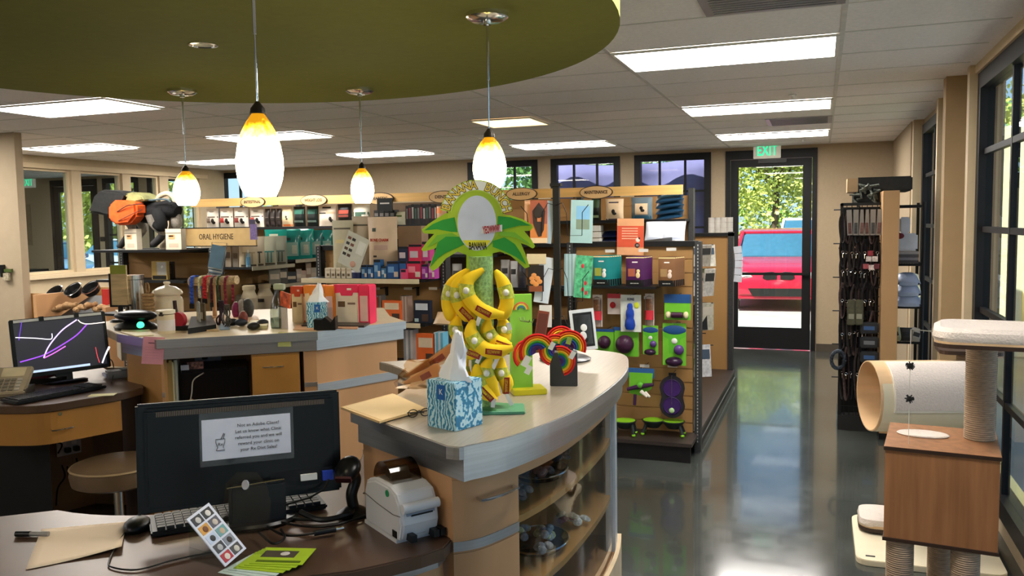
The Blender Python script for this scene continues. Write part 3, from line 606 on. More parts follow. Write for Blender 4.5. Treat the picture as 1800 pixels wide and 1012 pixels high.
# left endcap
gL = endcap('left gondola end with the dog mannequin on its top shelf', -5.97, -4.97, 5.95, 1.535, 5.6)
MB().box(-.49, .47, -.38, .3, 1.515, 1.535).build('top_shelf', BLACKM, gL)
for z in (1.275, .98): MB().box(-.49, .47, -.35, 0, z-.02, z).build('shelf', BLACKM, gL)
# left unit facing right, receding
t = thing('gondola_shelving', 'dental care shelving behind the Oral Hygiene sign, receding from the dog mannequin', 'shelving', (-4.60, 5.98, 0)); gO = t
g = MB(); g.at((-.38, 0, 0), PI/2); slatwall(g, 0, 1.75, -.03, 0, .14, 1.56); g.M = Matrix.Identity(4); g.build('slatwall_panel', SLAT, t)
MB().box(-.38, 0, 0, 1.75, .1, .14).build('base_deck', BLACKM, t)
for z, y0, y1 in ((1.37, 0, .62), (1.19, .3, 1.75), (1.405, .64, 1.75), (.95, 0, 1.75), (.65, 0, 1.75)):
    s = MB().box(-.38, 0, y0, y1, z-.02, z).build('shelf', BLACKM, t); MB().box(.001, .007, y0, y1, z-.03, z+.002).build('price_rail', C('#A9A088'), s)
for y in (0, 1.72): MB().box(-.41, -.37, y, y+.04, 0, 1.58).build('upright', UPR, t)
hs = thing('shelf_header', 'tan Oral Hygiene sign board left of the teal pouches', 'sign', (-4.89, 5.9, 1.635))
MB().box(-.42, .41, -.01, .01, -.075, .075).build('board', mat('tan_sign_board', srgb('#B99A66'), .6), hs); MB().box(-.42, .41, -.012, .012, .075, .083).box(-.42, .41, -.012, .012, -.083, -.075).build('rail', BLACKM, hs)
DARKT = mat('dark_lettering', (.03,.02,.015), .6)
text('ORAL HYGIENE', .07, 'lettering', DARKT, hs, (0, -.011, 0), width=.36)
# long back run with wooden header and ovals
t = thing('gondola_shelving', 'long pet food shelving under the wooden header with oval signs', 'shelving', (-4.0, 8.0, 0)); gB = t
for k in range(5):
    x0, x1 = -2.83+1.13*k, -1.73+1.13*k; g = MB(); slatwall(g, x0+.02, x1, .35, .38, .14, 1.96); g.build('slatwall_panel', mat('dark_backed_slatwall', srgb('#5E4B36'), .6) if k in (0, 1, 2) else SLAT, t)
for k in range(6): MB().box(-2.87+1.13*k, -2.82+1.13*k, .3, .42, 0, 2.03).build('upright', UPR, t)
for z, a, b_ in ((1.715, -2.83, .9), (1.40, -2.83, .9), (1.06, -2.83, 2.8), (.7, -2.83, 2.8), (1.73, .9, 2.8), (1.50, .9, 2.8)):
    s = MB().box(a, b_, -.02, .36, z-.022, z).build('shelf', BLACKM, t); MB().box(a, b_, -.028, -.021, z-.03, z+.0).build('price_rail', BLACKM, s)
MB().box(-2.83, 2.8, -.02, .36, .1, .14).build('base_deck', BLACKM, t)
MB().box(-2.84, -.35, .28, .34, 1.56, 1.69).build('lower_fascia', mat('tan_sign_board'), t)
t2 = thing('shelf_header', 'long pine header board over the back shelving, carrying the oval condition signs', 'sign', (-4.0, 7.97, 2.005))
MB().box(-2.95, 2.78, -.012, .012, -.045, .045).build('board', mat('pine_board', srgb('#DDB06A'), .5, 0, .12, 6, aniso=(.3,1,6)), t2)
OV = mat('oval_face', srgb('#D9B27C'), .5); RIM = mat('oval_rim', (.05,.03,.02), .5)
for (u, v), s, lab in [((445,355),'INTESTINAL','oval Intestinal sign, leftmost on the pine header'), ((552,352),'WEIGHT LOSS','oval Weight Loss sign, second on the pine header'), ((668,349),'DIABETIC','oval sign partly hidden behind a small black sign on the pine header'), ((780,346),'DENTAL','oval sign whose right side is hidden by the banana sign'), ((917,341),'ALLERGY','oval Allergy sign right of the banana sign'), ((1048,338),'MAINTENANCE','oval Maintenance sign, rightmost on the pine header')]:
    p = PY(u, v, 7.95); o = thing('oval_sign', lab, 'sign', p, group='oval shelf signs')
    w = .165 if s not in ('WEIGHT LOSS',) else .17
    MB().plate([(w*math.cos(a*PI/20), .066*math.sin(a*PI/20)) for a in range(40)], -.012, .006).build('rim', RIM, o); MB().plate([((w-.008)*math.cos(a*PI/20), .058*math.sin(a*PI/20)) for a in range(40)], -.014, -.0115).build('face', OV, o)
    text(s, .045, 'lettering', RIM, o, (0, -.0145, 0), width=.23 if len(s) > 8 else .19, bold=.001)
# slanted bowl display below the partition
t = thing('bowl_display', 'slanted wooden display holding dog bowls under the partition window', 'display shelf', (-6.62, 6.35, 0)); gW = t
MB().prism([(-.46,-.45), (-.42,-.45), (-.42,.3), (-.46,.3)], 0, 1.10).build('side_panel', MAPLE, t); MB().prism([(.40,-.45), (.44,-.45), (.44,.3), (.40,.3)], 0, 1.0).build('side_panel', MAPLE, t)
MB().box(-.46, .44, .26, .3, 0, 1.12).build('back_panel', MAPLED, t); MB().box(-.68, -.46, -.30, -.28, 0, 1.10).build('front_panel', MAPLED, t)
for z in (.92, .70, .45):
    g = MB(); g.at((0, -.08, z), rx=.42).box(-.42, .40, -.3, .3, -.015, 0); g.M = Matrix.Identity(4); g.build('slanted_shelf', BLACKM, t)
# ================================================================ FOREGROUND DESK
def PD(u, v, d): return Vector((0, 0, CH)) + _ray(u, v)*(d/FP)
def depth(p): return (Vector(p)-Vector((0, 0, CH))).dot(CF)
def face_cam(p): return math.atan2(p[0], -p[1])*-1 if 0 else math.atan2(-p[0], p[1])
def ME(m): e = m.to_euler(); return e
def framed(name, label, cat, TL, TR, BL, group=None):
    """a thing whose local x runs TL->TR and z runs BL->TL; origin at TL's foot line centre"""
    X = (TR-TL); wd = X.length; X.normalize(); Z = (TL-BL); ht = Z.length; Z.normalize(); Y = Z.cross(X).normalized(); Z = X.cross(Y).normalized()
    M = Matrix((X, Y, Z)).transposed().to_4x4(); M.translation = (TL+TR)/2 - Z*ht
    t = thing(name, label, cat, M.translation, group=group); t.rotation_euler = M.to_euler(); return t, wd, ht
# black monitor seen from behind
TL, TR, BL = PD(237,712,2.19), PD(596,685,2.41), PD(245,905,2.19)
TR.z = TL.z + (TR.z-TL.z)*1.0
mo, wd, ht = framed('computer_monitor', 'large black monitor seen from behind with a taped notice, on the near desk', 'monitor', TL, TR, BL)
g = MB(); a = wd/2
g.plate([(-a,0), (-a,ht), (a,ht), (a,0)], .0, .03); g.build('bezel', BLACKP, mo, bev=.006)
g = MB(); g.plate([(-a+.02,.012), (-a+.02,ht-.012), (a-.02,ht-.012), (a-.02,.012)], -.018, 0.0); g.build('rear_cover', mat('black_gloss_plastic', (.004,.004,.0045), .3, spec=.22), mo, bev=.008)
g = MB()
for k in range(100): x = -a+.05+k*(2*a-.1)/99; g.box(x, x+.0022, -.0186, -.004, ht-.034, ht-.0205)
g.build('vent_slots', mat('vent_brown', (.16,.12,.09), .5), mo)
MB().box(a-.2, a-.03, -.0195, -.01, .03, .075).build('port_recess', BLACKM, mo)
MB().box(a-.12, a-.075, -.03, -.018, .045, .062).build('cable_plug', WHITE, mo); MB().box(a-.06, a-.03, -.034, -.018, .04, .066).build('video_plug', C('#2440B0'), mo)
MB().tube([(a-.045,-.034,.042), (a-.06,-.05,.02), (a-.1,-.045,-.0), (a-.2,-.03,-.02)], .003, 6).build('video_cable', BLACKP, mo)
g = MB(); g.box(-.075+.03, .075+.03, -.045, -.016, -.06, .058); g.build('stand_column', BLACKP, mo, bev=.008); 
g = MB(); g.tube([(-.05,-.047,.052), (.03,-.05,.057), (.1,-.047,.06)], .002, 6); g.build('stand_trim', CHROME, mo)
zf = (mo.location.z - ZD)
g = MB(); g.box(-.03, .075, -.04, -.015, -zf+.012, -.06).build('stand_neck', BLACKP, mo, bev=.004)
g = MB(); g.lathe([(.12,-zf+.0005), (.125,-zf+.006), (.118,-zf+.013), (0,-zf+.014)], (.02, .01, 0), 36, 1, .8); g.build('stand_base', mat('black_gloss_plastic'), mo, True)
# taped notice
nx0, nx1, nz0, nz1 = -a+wd*.30, -a+wd*.733, ht*.44, ht*.82
MB().box(nx0, nx1, -.0205, -.0195, nz0, nz1).build('notice_paper', mat('notice_paper', (.86,.88,.98), .6, emit=0), mo)
pp = PLASTIC; MB().box(nx0-.006, nx1+.008, -.0215, -.0208, nz0-.016, nz1+.018).build('clear_sleeve', glassmat('sleeve_film', (.97,.97,.99), .12, 1.4, .02), mo)
for k, s in enumerate(['Not an Adobe Client?', 'Let us know what Clinic', 'referred you and we will', 'reward your clinic on', 'your Rx Diet Sales!']):
    text(s, .0125, 'lettering', DARKT, mo, (nx0+(nx1-nx0)*.63, -.0217, nz1-.022-k*.0165), depth=.0002)
mx_ = nx0+(nx1-nx0)*.2
g = MB(); Z0 = nz0+.025
g.tube([(mx_-.011,-.0217,Z0), (mx_+.011,-.0217,Z0), (mx_+.007,-.0217,Z0+.008), (mx_+.011,-.0217,Z0+.02), (mx_+.012,-.0217,Z0+.03), (mx_-.012,-.0217,Z0+.03), (mx_-.011,-.0217,Z0+.02), (mx_-.007,-.0217,Z0+.008), (mx_-.011,-.0217,Z0)], .0008, 5)
g.tube([(mx_+.002,-.0217,Z0+.03), (mx_+.009,-.0217,Z0+.045), (mx_+.012,-.0217,Z0+.044), (mx_+.007,-.0217,Z0+.03)], .0008, 5); g.build('mortar_drawing', DARKT, mo)
text('Rx', .012, 'lettering', DARKT, mo, (mx_, -.0217, Z0+.016), depth=.0002)
# keyboard
def keyboard(label, P, Q, d, z, m, rows=5, n=19):
    X = (Q-P); L = X.length; t = thing('keyboard', label, 'keyboard', (P.x, P.y, z), math.atan2(X.y, X.x))
    g = MB(); b_ = [(0,0), (L,0), (L,d), (0,d)]; g.prism(b_, .004, .018); g.build('case', m, t, bev=.004)
    g = MB(); w = (L-.03)/n
    for r in range(rows+1):
        for k in range(n):
            if k in (14,) : continue
            y = .012+r*(d-.026)/(rows+1); g.at((.015+k*w, y, .018)).prism([(.001,.001), (w-.002,.001), (w-.003,(d-.026)/(rows+1)-.003), (.002,(d-.026)/(rows+1)-.003)], 0, .007)
    g.M = Matrix.Identity(4); g.build('keys', mat('key_black', (.02,.02,.02), .45), t, kind='stuff'); return t
P, Q = PZ(266,948,ZD), PZ(576,896,ZD); keyboard('black keyboard on the near desk behind the large monitor', P, Q, .15, ZD, BLACKP)
# mouse and its cable
p = PZ(241,922,ZD+.012); t = thing('computer_mouse', 'black mouse between the blank paper and keyboard on near desk', 'mouse', (p.x, p.y, ZD), .5)
MB().ball((0,0,.012), .034, 16, 1, 1.55, .62).build('shell', BLACKP, t, True); MB().cyl((-.004,.03,.031), (.004,.03,.031), .006, n=12).build('scroll_wheel', C('#333333'), t)
pts = [PZ(u, v, ZD+.004) for u, v in [(228,925), (206,955), (192,985), (196,996), (240,1001), (300,985), (345,975), (400,965)]]
T(MB().tube(crom(pts, 6), .0022, 6).build('mouse_cable', BLACKP), 'thin black mouse cable looping in front of the blank paper', 'cable')
# sheet of paper, pen
g = MB(); c4 = [V2(PZ(*q, ZD+.003)) for q in [(45,1000), (73,929), (222,916), (214,966)]]
N = 10; G = [[None]*(N+1) for _ in range(N+1)]
for i in range(N+1):
    for j in range(N+1):
        s, q = i/N, j/N; p = (c4[0]*(1-s)+c4[3]*s)*(1-q)+(c4[1]*(1-s)+c4[2]*s)*q; G[i][j] = g.v((p.x, p.y, ZD+.002+.018*max(0, (s-.3))**1.5*(1-q)**2))
for i in range(N):
    for j in range(N): g.face([G[i][j], G[i+1][j], G[i+1][j+1], G[i][j+1]])
o = g.build('paper_sheet', mat('cream_paper', srgb('#F6DDBE'), .7, 0, .01), None, True); T(o, 'blank cream sheet of paper with a lifted corner on the near desk', 'paper'); md = o.modifiers.new('th', 'SOLIDIFY'); md.thickness = .0006
p, q = PZ(28,938,ZD+.008), PZ(74,938,ZD+.008); t = thing('marker_pen', 'black capped marker pen lying at left beside the blank paper', 'pen', p); v_ = q-p
MB().cyl((0,0,0), v_*.55, .0075).build('cap', BLACKP, t, True); MB().cyl(v_*.55, v_*1.25, .0065).build('barrel', C('#9A948C'), t, True)
# acrylic holder with a picture card
p0 = PZ(398,1006,ZD); t, w_, h_ = framed('picture_card', 'tilted white photo card of pets in the clear acrylic holder', 'card', PD(328,912,1.86), PD(367,883,1.93), PD(372,1010,1.82))
MB().box(-w_/2, w_/2, 0, .003, 0, h_).build('card', mat('card_white', (.75,.76,.85), .4, 0, .01), t)
k = 0; cc = ['#2A2A2E', '#1A1A1E', '#E0A040', '#5A5560', '#C9D4E8', '#6FA0A0', '#3C3A40', '#8B8F98', '#C03038', '#4A4644']
for r in range(5):
    for c_ in range(2):
        x0 = -w_/2+w_*(.08+.44*c_); z0 = h_*(.80-.19*r)
        o = MB().box(x0, x0+w_*.38, -.001, 0, z0, z0+h_*.155).build('photo_print', C(cc[k]), t); MB().ball((x0+w_*.2, -.001, z0+h_*.07), w_*.1, 8, 1, .15, 1).build('pet_figure', C(['#D8D0C8','#E8E0D8','#7A4418','#D8C8B8','#222222','#C8B090','#B8B8B8','#30241C','#F0E0D0','#D8D0C0'][k]), o); k += 1
p = PZ(395,985,ZD); t = thing('acrylic_holder', 'clear acrylic brochure holder standing in front of the large monitor', 'holder', (p.x, p.y, ZD), face_cam(p)-.9)
g = MB(); g.box(-.085, .085, -.035, .045, 0, .003).box(-.085, .085, -.038, -.035, 0, .03).box(-.085, -.082, -.035, .045, 0, .10)
g.build('base_tray', CLEAR, t); g = MB(); g.at(rx=-.22).plate([(-.085,0), (-.085,.17), (-.05,.205), (.02,.215), (.06,.19), (.085,.15), (.085,0)], .045, .048); g.M = Matrix.Identity(4); g.build('back_plate', CLEAR, t)
put(MB().lathe([(.012,0), (.012,.003), (.0,.003)], n=20).build('round_badge', C('#B8B8C0'), t), (-.01, .082, .165), (PI/2-.22, 0, 0))
# fanned green flyers
base = PZ(478,992,ZD)
for k in range(7):
    t = thing('flyer', f'green and white flyer in the fanned stack at the desk edge, {["topmost","second","third","fourth","fifth","sixth","bottom"][k]} of seven', 'flyer', (base.x-.012*k*.5+.012, base.y-.011*k+.03, ZD+.001+.0016*(6-k)), .25-.05*k, group='fanned green flyers')
    MB().box(-.065, .065, -.05, .05, 0, .0012).build('sheet', C('#A9C62C' if k < 4 else '#C8D8D0'), t)
    if k == 0: MB().box(-.055, .03, -.01, .03, .0013, .0017).build('dog_photo', C('#4E4638'), t); MB().ball((-.0,.012,.0016), .012, 10, 1, 1, .15).build('dog_face', C('#D8D0C8'), t); MB().box(-.055, .055, -.04, -.028, .0013, .0016).build('caption_bar', C('#5A7010'), t)
# label printer
pf = PZ(702,957,ZD); pr = PZ(768,940,ZD); pl_ = PZ(637,917,ZD)
X = (pr-pf).normalized(); rz = math.atan2(X.y, X.x); t = thing('label_printer', 'white label printer with smoky lid on the near desk', 'printer', (pf.x, pf.y, ZD), rz+.0)
Wd, Dp, Hh = .112, .20, .135
prof = [(-0.0,.008), (-.012,.05), (-.004,.10), (.012,.128), (.05,.140), (.14,.140), (.19,.125), (.205,.09), (.205,.008)]
g = MB(); R = []
for x, ins in ((0,.006), (.006,0), (Wd-.006,0), (Wd,.006)):
    R.append([g.v((x, y+(ins if y < .1 else -ins), z-(ins if z > .1 else 0))) for y, z in prof])
for A, B in zip(R, R[1:]):
    for i in range(len(prof)): g.face([A[i], A[(i+1)%len(prof)], B[(i+1)%len(prof)], B[i]])
g.face(R[0][::-1]); g.face(R[-1]); PB = mat('printer_casing', (.66,.65,.66), .4, 0, .015); g.build('casing', PB, t, bev=.004)
MB().box(-.003, Wd+.003, .01, .2, -.001+.0, .009).build('foot_rail', PB, t); MB().tube([(-.001,-.01,.075), (-.001,.03,.07), (-.001,.12,.075), (-.001,.205,.085)], .0012, 4).build('lid_seam', C('#6A665E'), t)
MB().cyl((.004,-.014,.094), (Wd-.004,-.014,.094), .013, n=18).build('front_roller', PB, t, True); MB().box(.03, Wd-.02, -.0135, -.005, .070, .0745).build('label_slot', BLACKP, t)
MB().box(.018, Wd-.014, -.0125, -.004, .072, .079).build('slot_lip', C('#8890A0'), t)
SM = glassmat('smoky_lid', (.42,.36,.30), .12, 1.45, .02)
g = MB(); n = 14
arcp = [(.055+.058*(1-math.cos(PI*i/n)), .135+.052*math.sin(PI*i/n)) for i in range(n+1)]
for (y0, z0), (y1, z1) in zip(arcp, arcp[1:]): g.quad((.014,y0,z0), (Wd-.014,y0,z0), (Wd-.014,y1,z1), (.014,y1,z1))
for x in (.014, Wd-.014): g.face([g.v((x, y, z)) for y, z in arcp])
g.build('smoky_lid', SM, t); MB().cyl((.03,.113,.142), (Wd-.03,.105,.145), .026, n=24).build('label_roll', C('#8A8074'), t, True)
MB().box(.03, .075, -.003+.0, .004, .018, .034).build('port_plate', BLACKP, t); MB().box(-.002, .004, .012, .035, .012, .03).build('side_port', BLACKP, t)
for x in (.02, .085, .105): MB().box(x, x+.016, -.03, .0, .008, .026).build('cable_plug', BLACKP, t)
put(MB().lathe([(.009,0), (.009,.002), (0,.002)], n=16).build('green_badge', C('#1E8A50'), t), (-.0005, .06, .118), (0, -PI/2, 0))
pts = [pf+Vector((0,0,.01))+X*.1, PZ(757,955,ZD+.006), PZ(740,962,ZD+.006), PZ(722,952,ZD+.006), PZ(745,948,ZD+.02), PZ(775,938,ZD+.01), PZ(786,925,ZD+.006)]
# barcode scanner in stand
p = PZ(622,905,ZD); t = thing('barcode_scanner', 'black handheld barcode scanner on stand left of the white label printer', 'scanner', (p.x, p.y, ZD), face_cam(p)-.3)
MB().lathe([(.045,0), (.048,.008), (.03,.02), (.012,.03)], n=24).build('stand_foot', BLACKP, t, True)
MB().tube(crom([Vector(q) for q in [(0,0,.02), (-.005,.0,.06), (.005,.01,.10), (-.005,.0,.13)]], 5), .016, 12).build('grip', BLACKP, t, True)
g = MB(); g.at((-.01,-.01,.135), rx=.5).ball((0,0,0), .036, 18, 1, 1.35, .62); g.M = Matrix.Identity(4); g.build('head', mat('black_gloss_plastic'), t, True)
MB().at((-.01,-.052,.118), rx=.6).box(-.022, .022, -.004, .004, -.009, .009).build('scan_window', C('#3A1518'), t)
MB().tube(crom([Vector(q) for q in [(0,.0,.02), (.0,-.05,.02), (-.07,-.07,.01), (-.14,-.04,.02)]], 5), .008, 8).build('handset_cord', BLACKP, t, True)
# bundle of cables behind the stand
for k, (cu, lab) in enumerate([([(470,905),(520,912),(580,912),(640,900)], 'upper black cable running from monitor stand to scanner'), ([(480,915),(540,925),(590,922),(642,906)], 'second black cable running from monitor stand to scanner'), ([(470,925),(500,940),(545,938),(590,930)], 'black power cord with silver barrel plug lying on the near desk'), ([(455,935),(480,955),(500,945),(494,930)], 'short black cable curled at foot of monitor stand'), ([(360,935),(400,905),(440,890),(470,880)], 'black cable rising from acrylic holder to the monitor')]):
    pts = crom([PZ(u, v, ZD+.008+.004*k) for u, v in cu], 6); t = T(MB().tube(pts, .0035 if k else .0045, 6).build('power_cable', BLACKP, None, True), lab, 'cable')
    if k == 2: MB().cyl(pts[-1], pts[-1]+(pts[-1]-pts[-3]).normalized()*.022, .005).build('barrel_plug', CHROME, t, True); MB().cyl(pts[-6], pts[-1], .0075).build('plug_grip', BLACKP, t, True)
# ================================================================ ON THE CURVED COUNTER
# tissue box
a0, a1, a2 = PZ(748,748,ZT), PZ(801,759,ZT), PZ(846,746,ZT)
def tissue_pat():
    m = bpy.data.materials.new('tissue_box_print'); m.use_nodes = True; t = m.node_tree; b = t.nodes['Principled BSDF']
    tc = t.nodes.new('ShaderNodeTexCoord'); w_ = t.nodes.new('ShaderNodeTexVoronoi'); w_.inputs['Scale'].default_value = 95; nz = t.nodes.new('ShaderNodeTexWave'); nz.inputs['Scale'].default_value = 28; nz.inputs['Distortion'].default_value = 14; nz.inputs['Detail'].default_value = 3
    r = t.nodes.new('ShaderNodeValToRGB'); e = r.color_ramp.elements; e[0].position = .25; e[0].color = srgb('#2F7FA8')+(1,); e[1].position = .7; e[1].color = srgb('#BFE0E8')+(1,); x = e.new(.45); x.color = srgb('#5FB4D0')+(1,)
    t.links.new(tc.outputs['Object'], nz.inputs['Vector']); t.links.new(nz.outputs[1], r.inputs[0]); t.links.new(r.outputs[0], b.inputs['Base Color']); b.inputs['Roughness'].default_value = .45; return m
TP = tissue_pat()
def tissue_box(label, P, rz, s, h, tall=.13):
    t = thing('tissue_box', label, 'tissue box', P, rz)
    MB().box(-s, 0, 0, s, 0, h).build('carton', TP, t, bev=.002)
    t2 = MB().box(-s*.62, -s*.34, -.001, 0, h*.62, h*.93).build('brand_shield', C('#1F5FA8'), t); text('K', s*.2, 'lettering', WHITE, t2, (-s*.48, -.0015, h*.78), depth=.0003)
    rnd = random.Random(3); g = MB(); n = 14; rows = []
    for j in range(9):
        f = j/8; r_ = .05*s/.11*(1-f*.55); rows.append([g.v((-s/2+r_*(1+.25*math.cos(3*2*PI*i/n+j))*math.cos(2*PI*i/n)*(1.1-.6*f)+.02*f*tall/.13, s/2+r_*(1+.25*math.sin(4*2*PI*i/n))*math.sin(2*PI*i/n)*.5, h-.004+tall*f+.01*math.sin(i*2.3)*f)) for i in range(n)])
    for A, B in zip(rows, rows[1:]):
        for i in range(n): g.face([A[i], A[(i+1)%n], B[(i+1)%n], B[i]])
    g.face(rows[-1]); g.build('tissue', mat('tissue_white', (.85,.85,.88), .9, 0, .01), t, True); return t
X = (a1-a0); tissue_box('blue patterned tissue box with a tissue standing up on curved counter', (a1.x, a1.y, ZT), math.atan2(X.y, X.x), .108, .130)
# clipboard sheet, reading glasses, plastic bags
c4 = [PZ(*q, ZT+.012) for q in [(599,714), (667,739), (748,716), (690,690)]]
g = MB(); g.prism([tuple(V2(p)) for p in c4], ZT+.004, ZT+.010); t = g.build('paper_folder', mat('manila_card', srgb('#E8C48C'), .6, 0, .05, 3)); T(t, 'manila paper folder hanging over the left edge of the curved counter', 'folder')
g = MB(); g.prism([tuple(V2(p)+(V2(c4[2])-V2(p))*.06) for p in c4], ZT+.0102, ZT+.0108).build('top_sheet', mat('cream_print', srgb('#EFCF9C'), .6, 0, .03), t)
p = PZ(737,733,ZT); t = thing('reading_glasses', 'folded black glasses beside the blue tissue box', 'glasses', (p.x, p.y, ZT), face_cam(p)+.3)
for s in (-1, 1): MB().tube([(s*.019+.014*math.cos(a*PI/8), 0, .013+.011*math.sin(a*PI/8)) for a in range(17)], .0014, 5).build('lens_frame', BLACKP, t)
MB().tube([(-.006,0,.016), (0,0,.019), (.006,0,.016)], .0014, 5).build('bridge', BLACKP, t)
for s in (-1, 1): MB().tube([(s*.032,0,.016), (s*.032,.012,.014), (-s*.02,.02+.004*s,.008)], .0014, 5).build('temple', BLACKP, t)
def crumple(label, P, rz, sz, m, seed, item=None):
    rnd = random.Random(seed); t = thing('plastic_bag', label, 'bag', P, rz); g = MB(); n, mN = 18, 7; R = []
    for j in range(mN):
        f = j/(mN-1)
        R.append([g.v((sz[0]*.5*math.cos(2*PI*i/n)*(1-.45*f)*(1+.18*rnd.uniform(-1,1)), sz[1]*.5*math.sin(2*PI*i/n)*(1-.75*f)*(1+.18*rnd.uniform(-1,1)), sz[2]*f*(1+.12*rnd.uniform(-1,1)))) for i in range(n)])
    for A, B in zip(R, R[1:]):
        for i in range(n): g.face([A[i], A[(i+1)%n], B[(i+1)%n], B[i]])
    g.face(R[0][::-1]); g.face(R[-1]); g.build('film', m, t)
    return t
FILM = glassmat('crinkled_film', (.95,.84,.70), .18, 1.45, .18)
p = PZ(735,685,ZT); t = crumple('crumpled clear plastic bag of flat banana toys behind the tissue box', (p.x-.02, p.y+.06, ZT), face_cam(p), (.17,.09,.09), FILM, 3)
def slab(parent, a, b_, w, m, name): X = (b_-a); n_ = Vector((-X.z, 0, X.x)).normalized()*w; MB().plate([(a.x,a.z), (b_.x,b_.z), (b_.x+n_.x,b_.z+n_.z), (a.x+n_.x,a.z+n_.z)], -.01, .01).build(name, m, parent, bev=.004)
for k, (q0, q1, q2, dy, lab) in enumerate([((712,660),(800,600),(806,628),.14,'upper tan folded cardboard sleeve with red print leaning left of bananas'), ((708,672),(770,638),(778,668),.07,'lower tan folded cardboard sleeve with red print leaning left of bananas')]):
    dd = depth(PZ(735,690,ZT))+dy; A, B, D_ = PD(*q0, dd), PD(*q1, dd), PD(*q2, dd); X = (B-A).normalized(); Z = (A-D_); Z = Z - X*Z.dot(X); h_ = max(Z.length, .03); 
    t = thing('toy_package', lab, 'package', A, 0); M = Matrix((X, Z.normalized().cross(X), Z.normalized())).transposed(); t.rotation_euler = M.to_euler(); L_ = (B-A).length
    MB().plate([(0,0), (L_*.06,-.01), (L_,-.045), (L_,0), (L_*.9,.004)], -.006, .006).build('card_sleeve', mat('kraft_tan', srgb('#D8A878'), .45, 0, .08), t, bev=.002); MB().box(L_*.45, L_*.72, -.0075, -.006, -.028, -.008).build('red_print', C('#8E2A22'), t)
    MB().plate([(-.01,.004), (L_*.08,-.02), (L_*1.02,-.055), (L_*1.02,.008)], -.012, -.011).build('film', FILM, t)
# ---- banana toy stand
bp = PZ(872,720,ZT); ds = depth(bp); bz = face_cam(bp); st_ = thing('toy_display_stand', 'banana plush display stand with palm-leaf header reading Banana Bunch', 'display stand', (bp.x, bp.y, ZT), bz); Sx = ds/FP
u0 = proj((bp.x, bp.y, ZT+.4))[0]
def L(u, v):  # picture-plane offsets on the stand's own upright board, in metres
    p = PV(u, v, (bp.x, bp.y), (bp.x+math.cos(bz), bp.y+math.sin(bz))); return ((V2(p)-V2(bp)).dot(Vector((math.cos(bz), math.sin(bz)))), p.z-ZT)
def Z5(x, y): return L(640+x/3.892, 300+y/3.892)
LIME = mat('lime_board', srgb('#A8CC28'), .5, 0, .05); GRN = mat('leaf_print', srgb('#2E9A3A'), .5, 0, .12, 8); 
MB().lathe([(.055,0), (.06,.006), (.05,.012), (0,.014)], n=8).build('hub', C('#4F8A5A'), st_); MB().box(-.075, .085, -.07, .05, 0, .008).build('base_plate', mat('green_acrylic', srgb('#5E9C7C'), .3), st_, bev=.003)
tx = L(846,500)[0]; MB().cyl((tx,.02,.01), (tx,.0,L(846,450)[1]), .034, .036, 20).build('wire_tower', mat('green_mesh', srgb('#8FB36A'), .5, 0, .4, 120), st_, True)
out = [(560,290),(500,325),(440,365),(395,402),(408,428),(480,432),(430,485),(392,538),(405,552),(480,535),(500,520),(470,590),(446,660),(470,686),(505,665),(560,600),(640,552),(700,575),(700,790),(870,790),(880,565),(930,552),(1000,580),(1060,630),(1100,668),(1132,655),(1100,560),(1072,495),(1110,508),(1155,532),(1170,515),(1140,465),(1095,412),(1135,410),(1158,390),(1150,368),(1080,330),(1000,305),(930,300)]
MB().plate([Z5(*q) for q in out][::-1], -.004, .004).build('header_board', LIME, st_)
g = MB(); c5 = (768,312); g.plate([Z5(c5[0]+195*math.cos(a*PI/18), c5[1]-195*math.sin(a*PI/18)) for a in range(0, 37)], -.006, -.003); g.build('header_disc', mat('lime_disc', srgb('#B4D03A'), .5), st_)
for pl in [[(620,318),(540,335),(470,365),(412,408),(500,400),(600,418),(640,420)], [(650,450),(560,450),(505,490),(455,655),(500,600),(560,560),(650,520),(690,500)], [(915,310),(1000,318),(1080,345),(1140,375),(1060,375),(980,395),(910,410)], [(880,480),(960,455),(1030,500),(1070,560),(1108,640),(1040,590),(960,550),(880,520)]]:
    MB().plate([Z5(*q) for q in pl][::-1], -.0065, -.003).build('leaf_blade', GRN, st_)
for pl in [[(600,425),(500,440),(430,525),(560,460),(640,445)], [(920,415),(1030,420),(1140,505),(1030,455),(930,445)]]: MB().plate([Z5(*q) for q in pl][::-1], -.0062, -.003).build('leaf_rib', mat('mid_green_print', srgb('#7DBB34'), .5), st_)
def band(r0, r1, a0, a1, y0, y1, nm, m):
    g = MB(); N = 30; pts = [(c5[0]+r1*math.cos(math.radians(a0+(a1-a0)*i/N)), c5[1]-r1*math.sin(math.radians(a0+(a1-a0)*i/N))) for i in range(N+1)] + [(c5[0]+r0*math.cos(math.radians(a1-(a1-a0)*i/N)), c5[1]-r0*math.sin(math.radians(a1-(a1-a0)*i/N))) for i in range(N+1)]
    g.plate([Z5(*q) for q in pts], y0, y1).build(nm, m, st_)
band(172, 250, 8, 170, -.0085, -.003, 'arch_banner', mat('lime_edge_print', srgb('#C6DE4E'), .5)); band(180, 242, 10, 168, -.0095, -.008, 'arch_face', mat('arch_grey_print', srgb('#F2F2EC'), .5))
OUTL = C('#3E300C'); YEL = C('#F0D45A')
for k, ch in enumerate('BANANA BUNCH'):
    if ch == ' ': continue
    a = 163-k*13.6; x, z = Z5(c5[0]+211*math.cos(math.radians(a)), c5[1]-211*math.sin(math.radians(a)))
    for off, m_, dy, b_ in ((0, OUTL, -.0097, .0022), (0, YEL, -.0103, .0004)): text(ch, .036, 'lettering', m_, st_, (x, dy, z), (PI/2, math.radians(a-90)*-1, 0), depth=.0003, bold=b_, sx=.85)
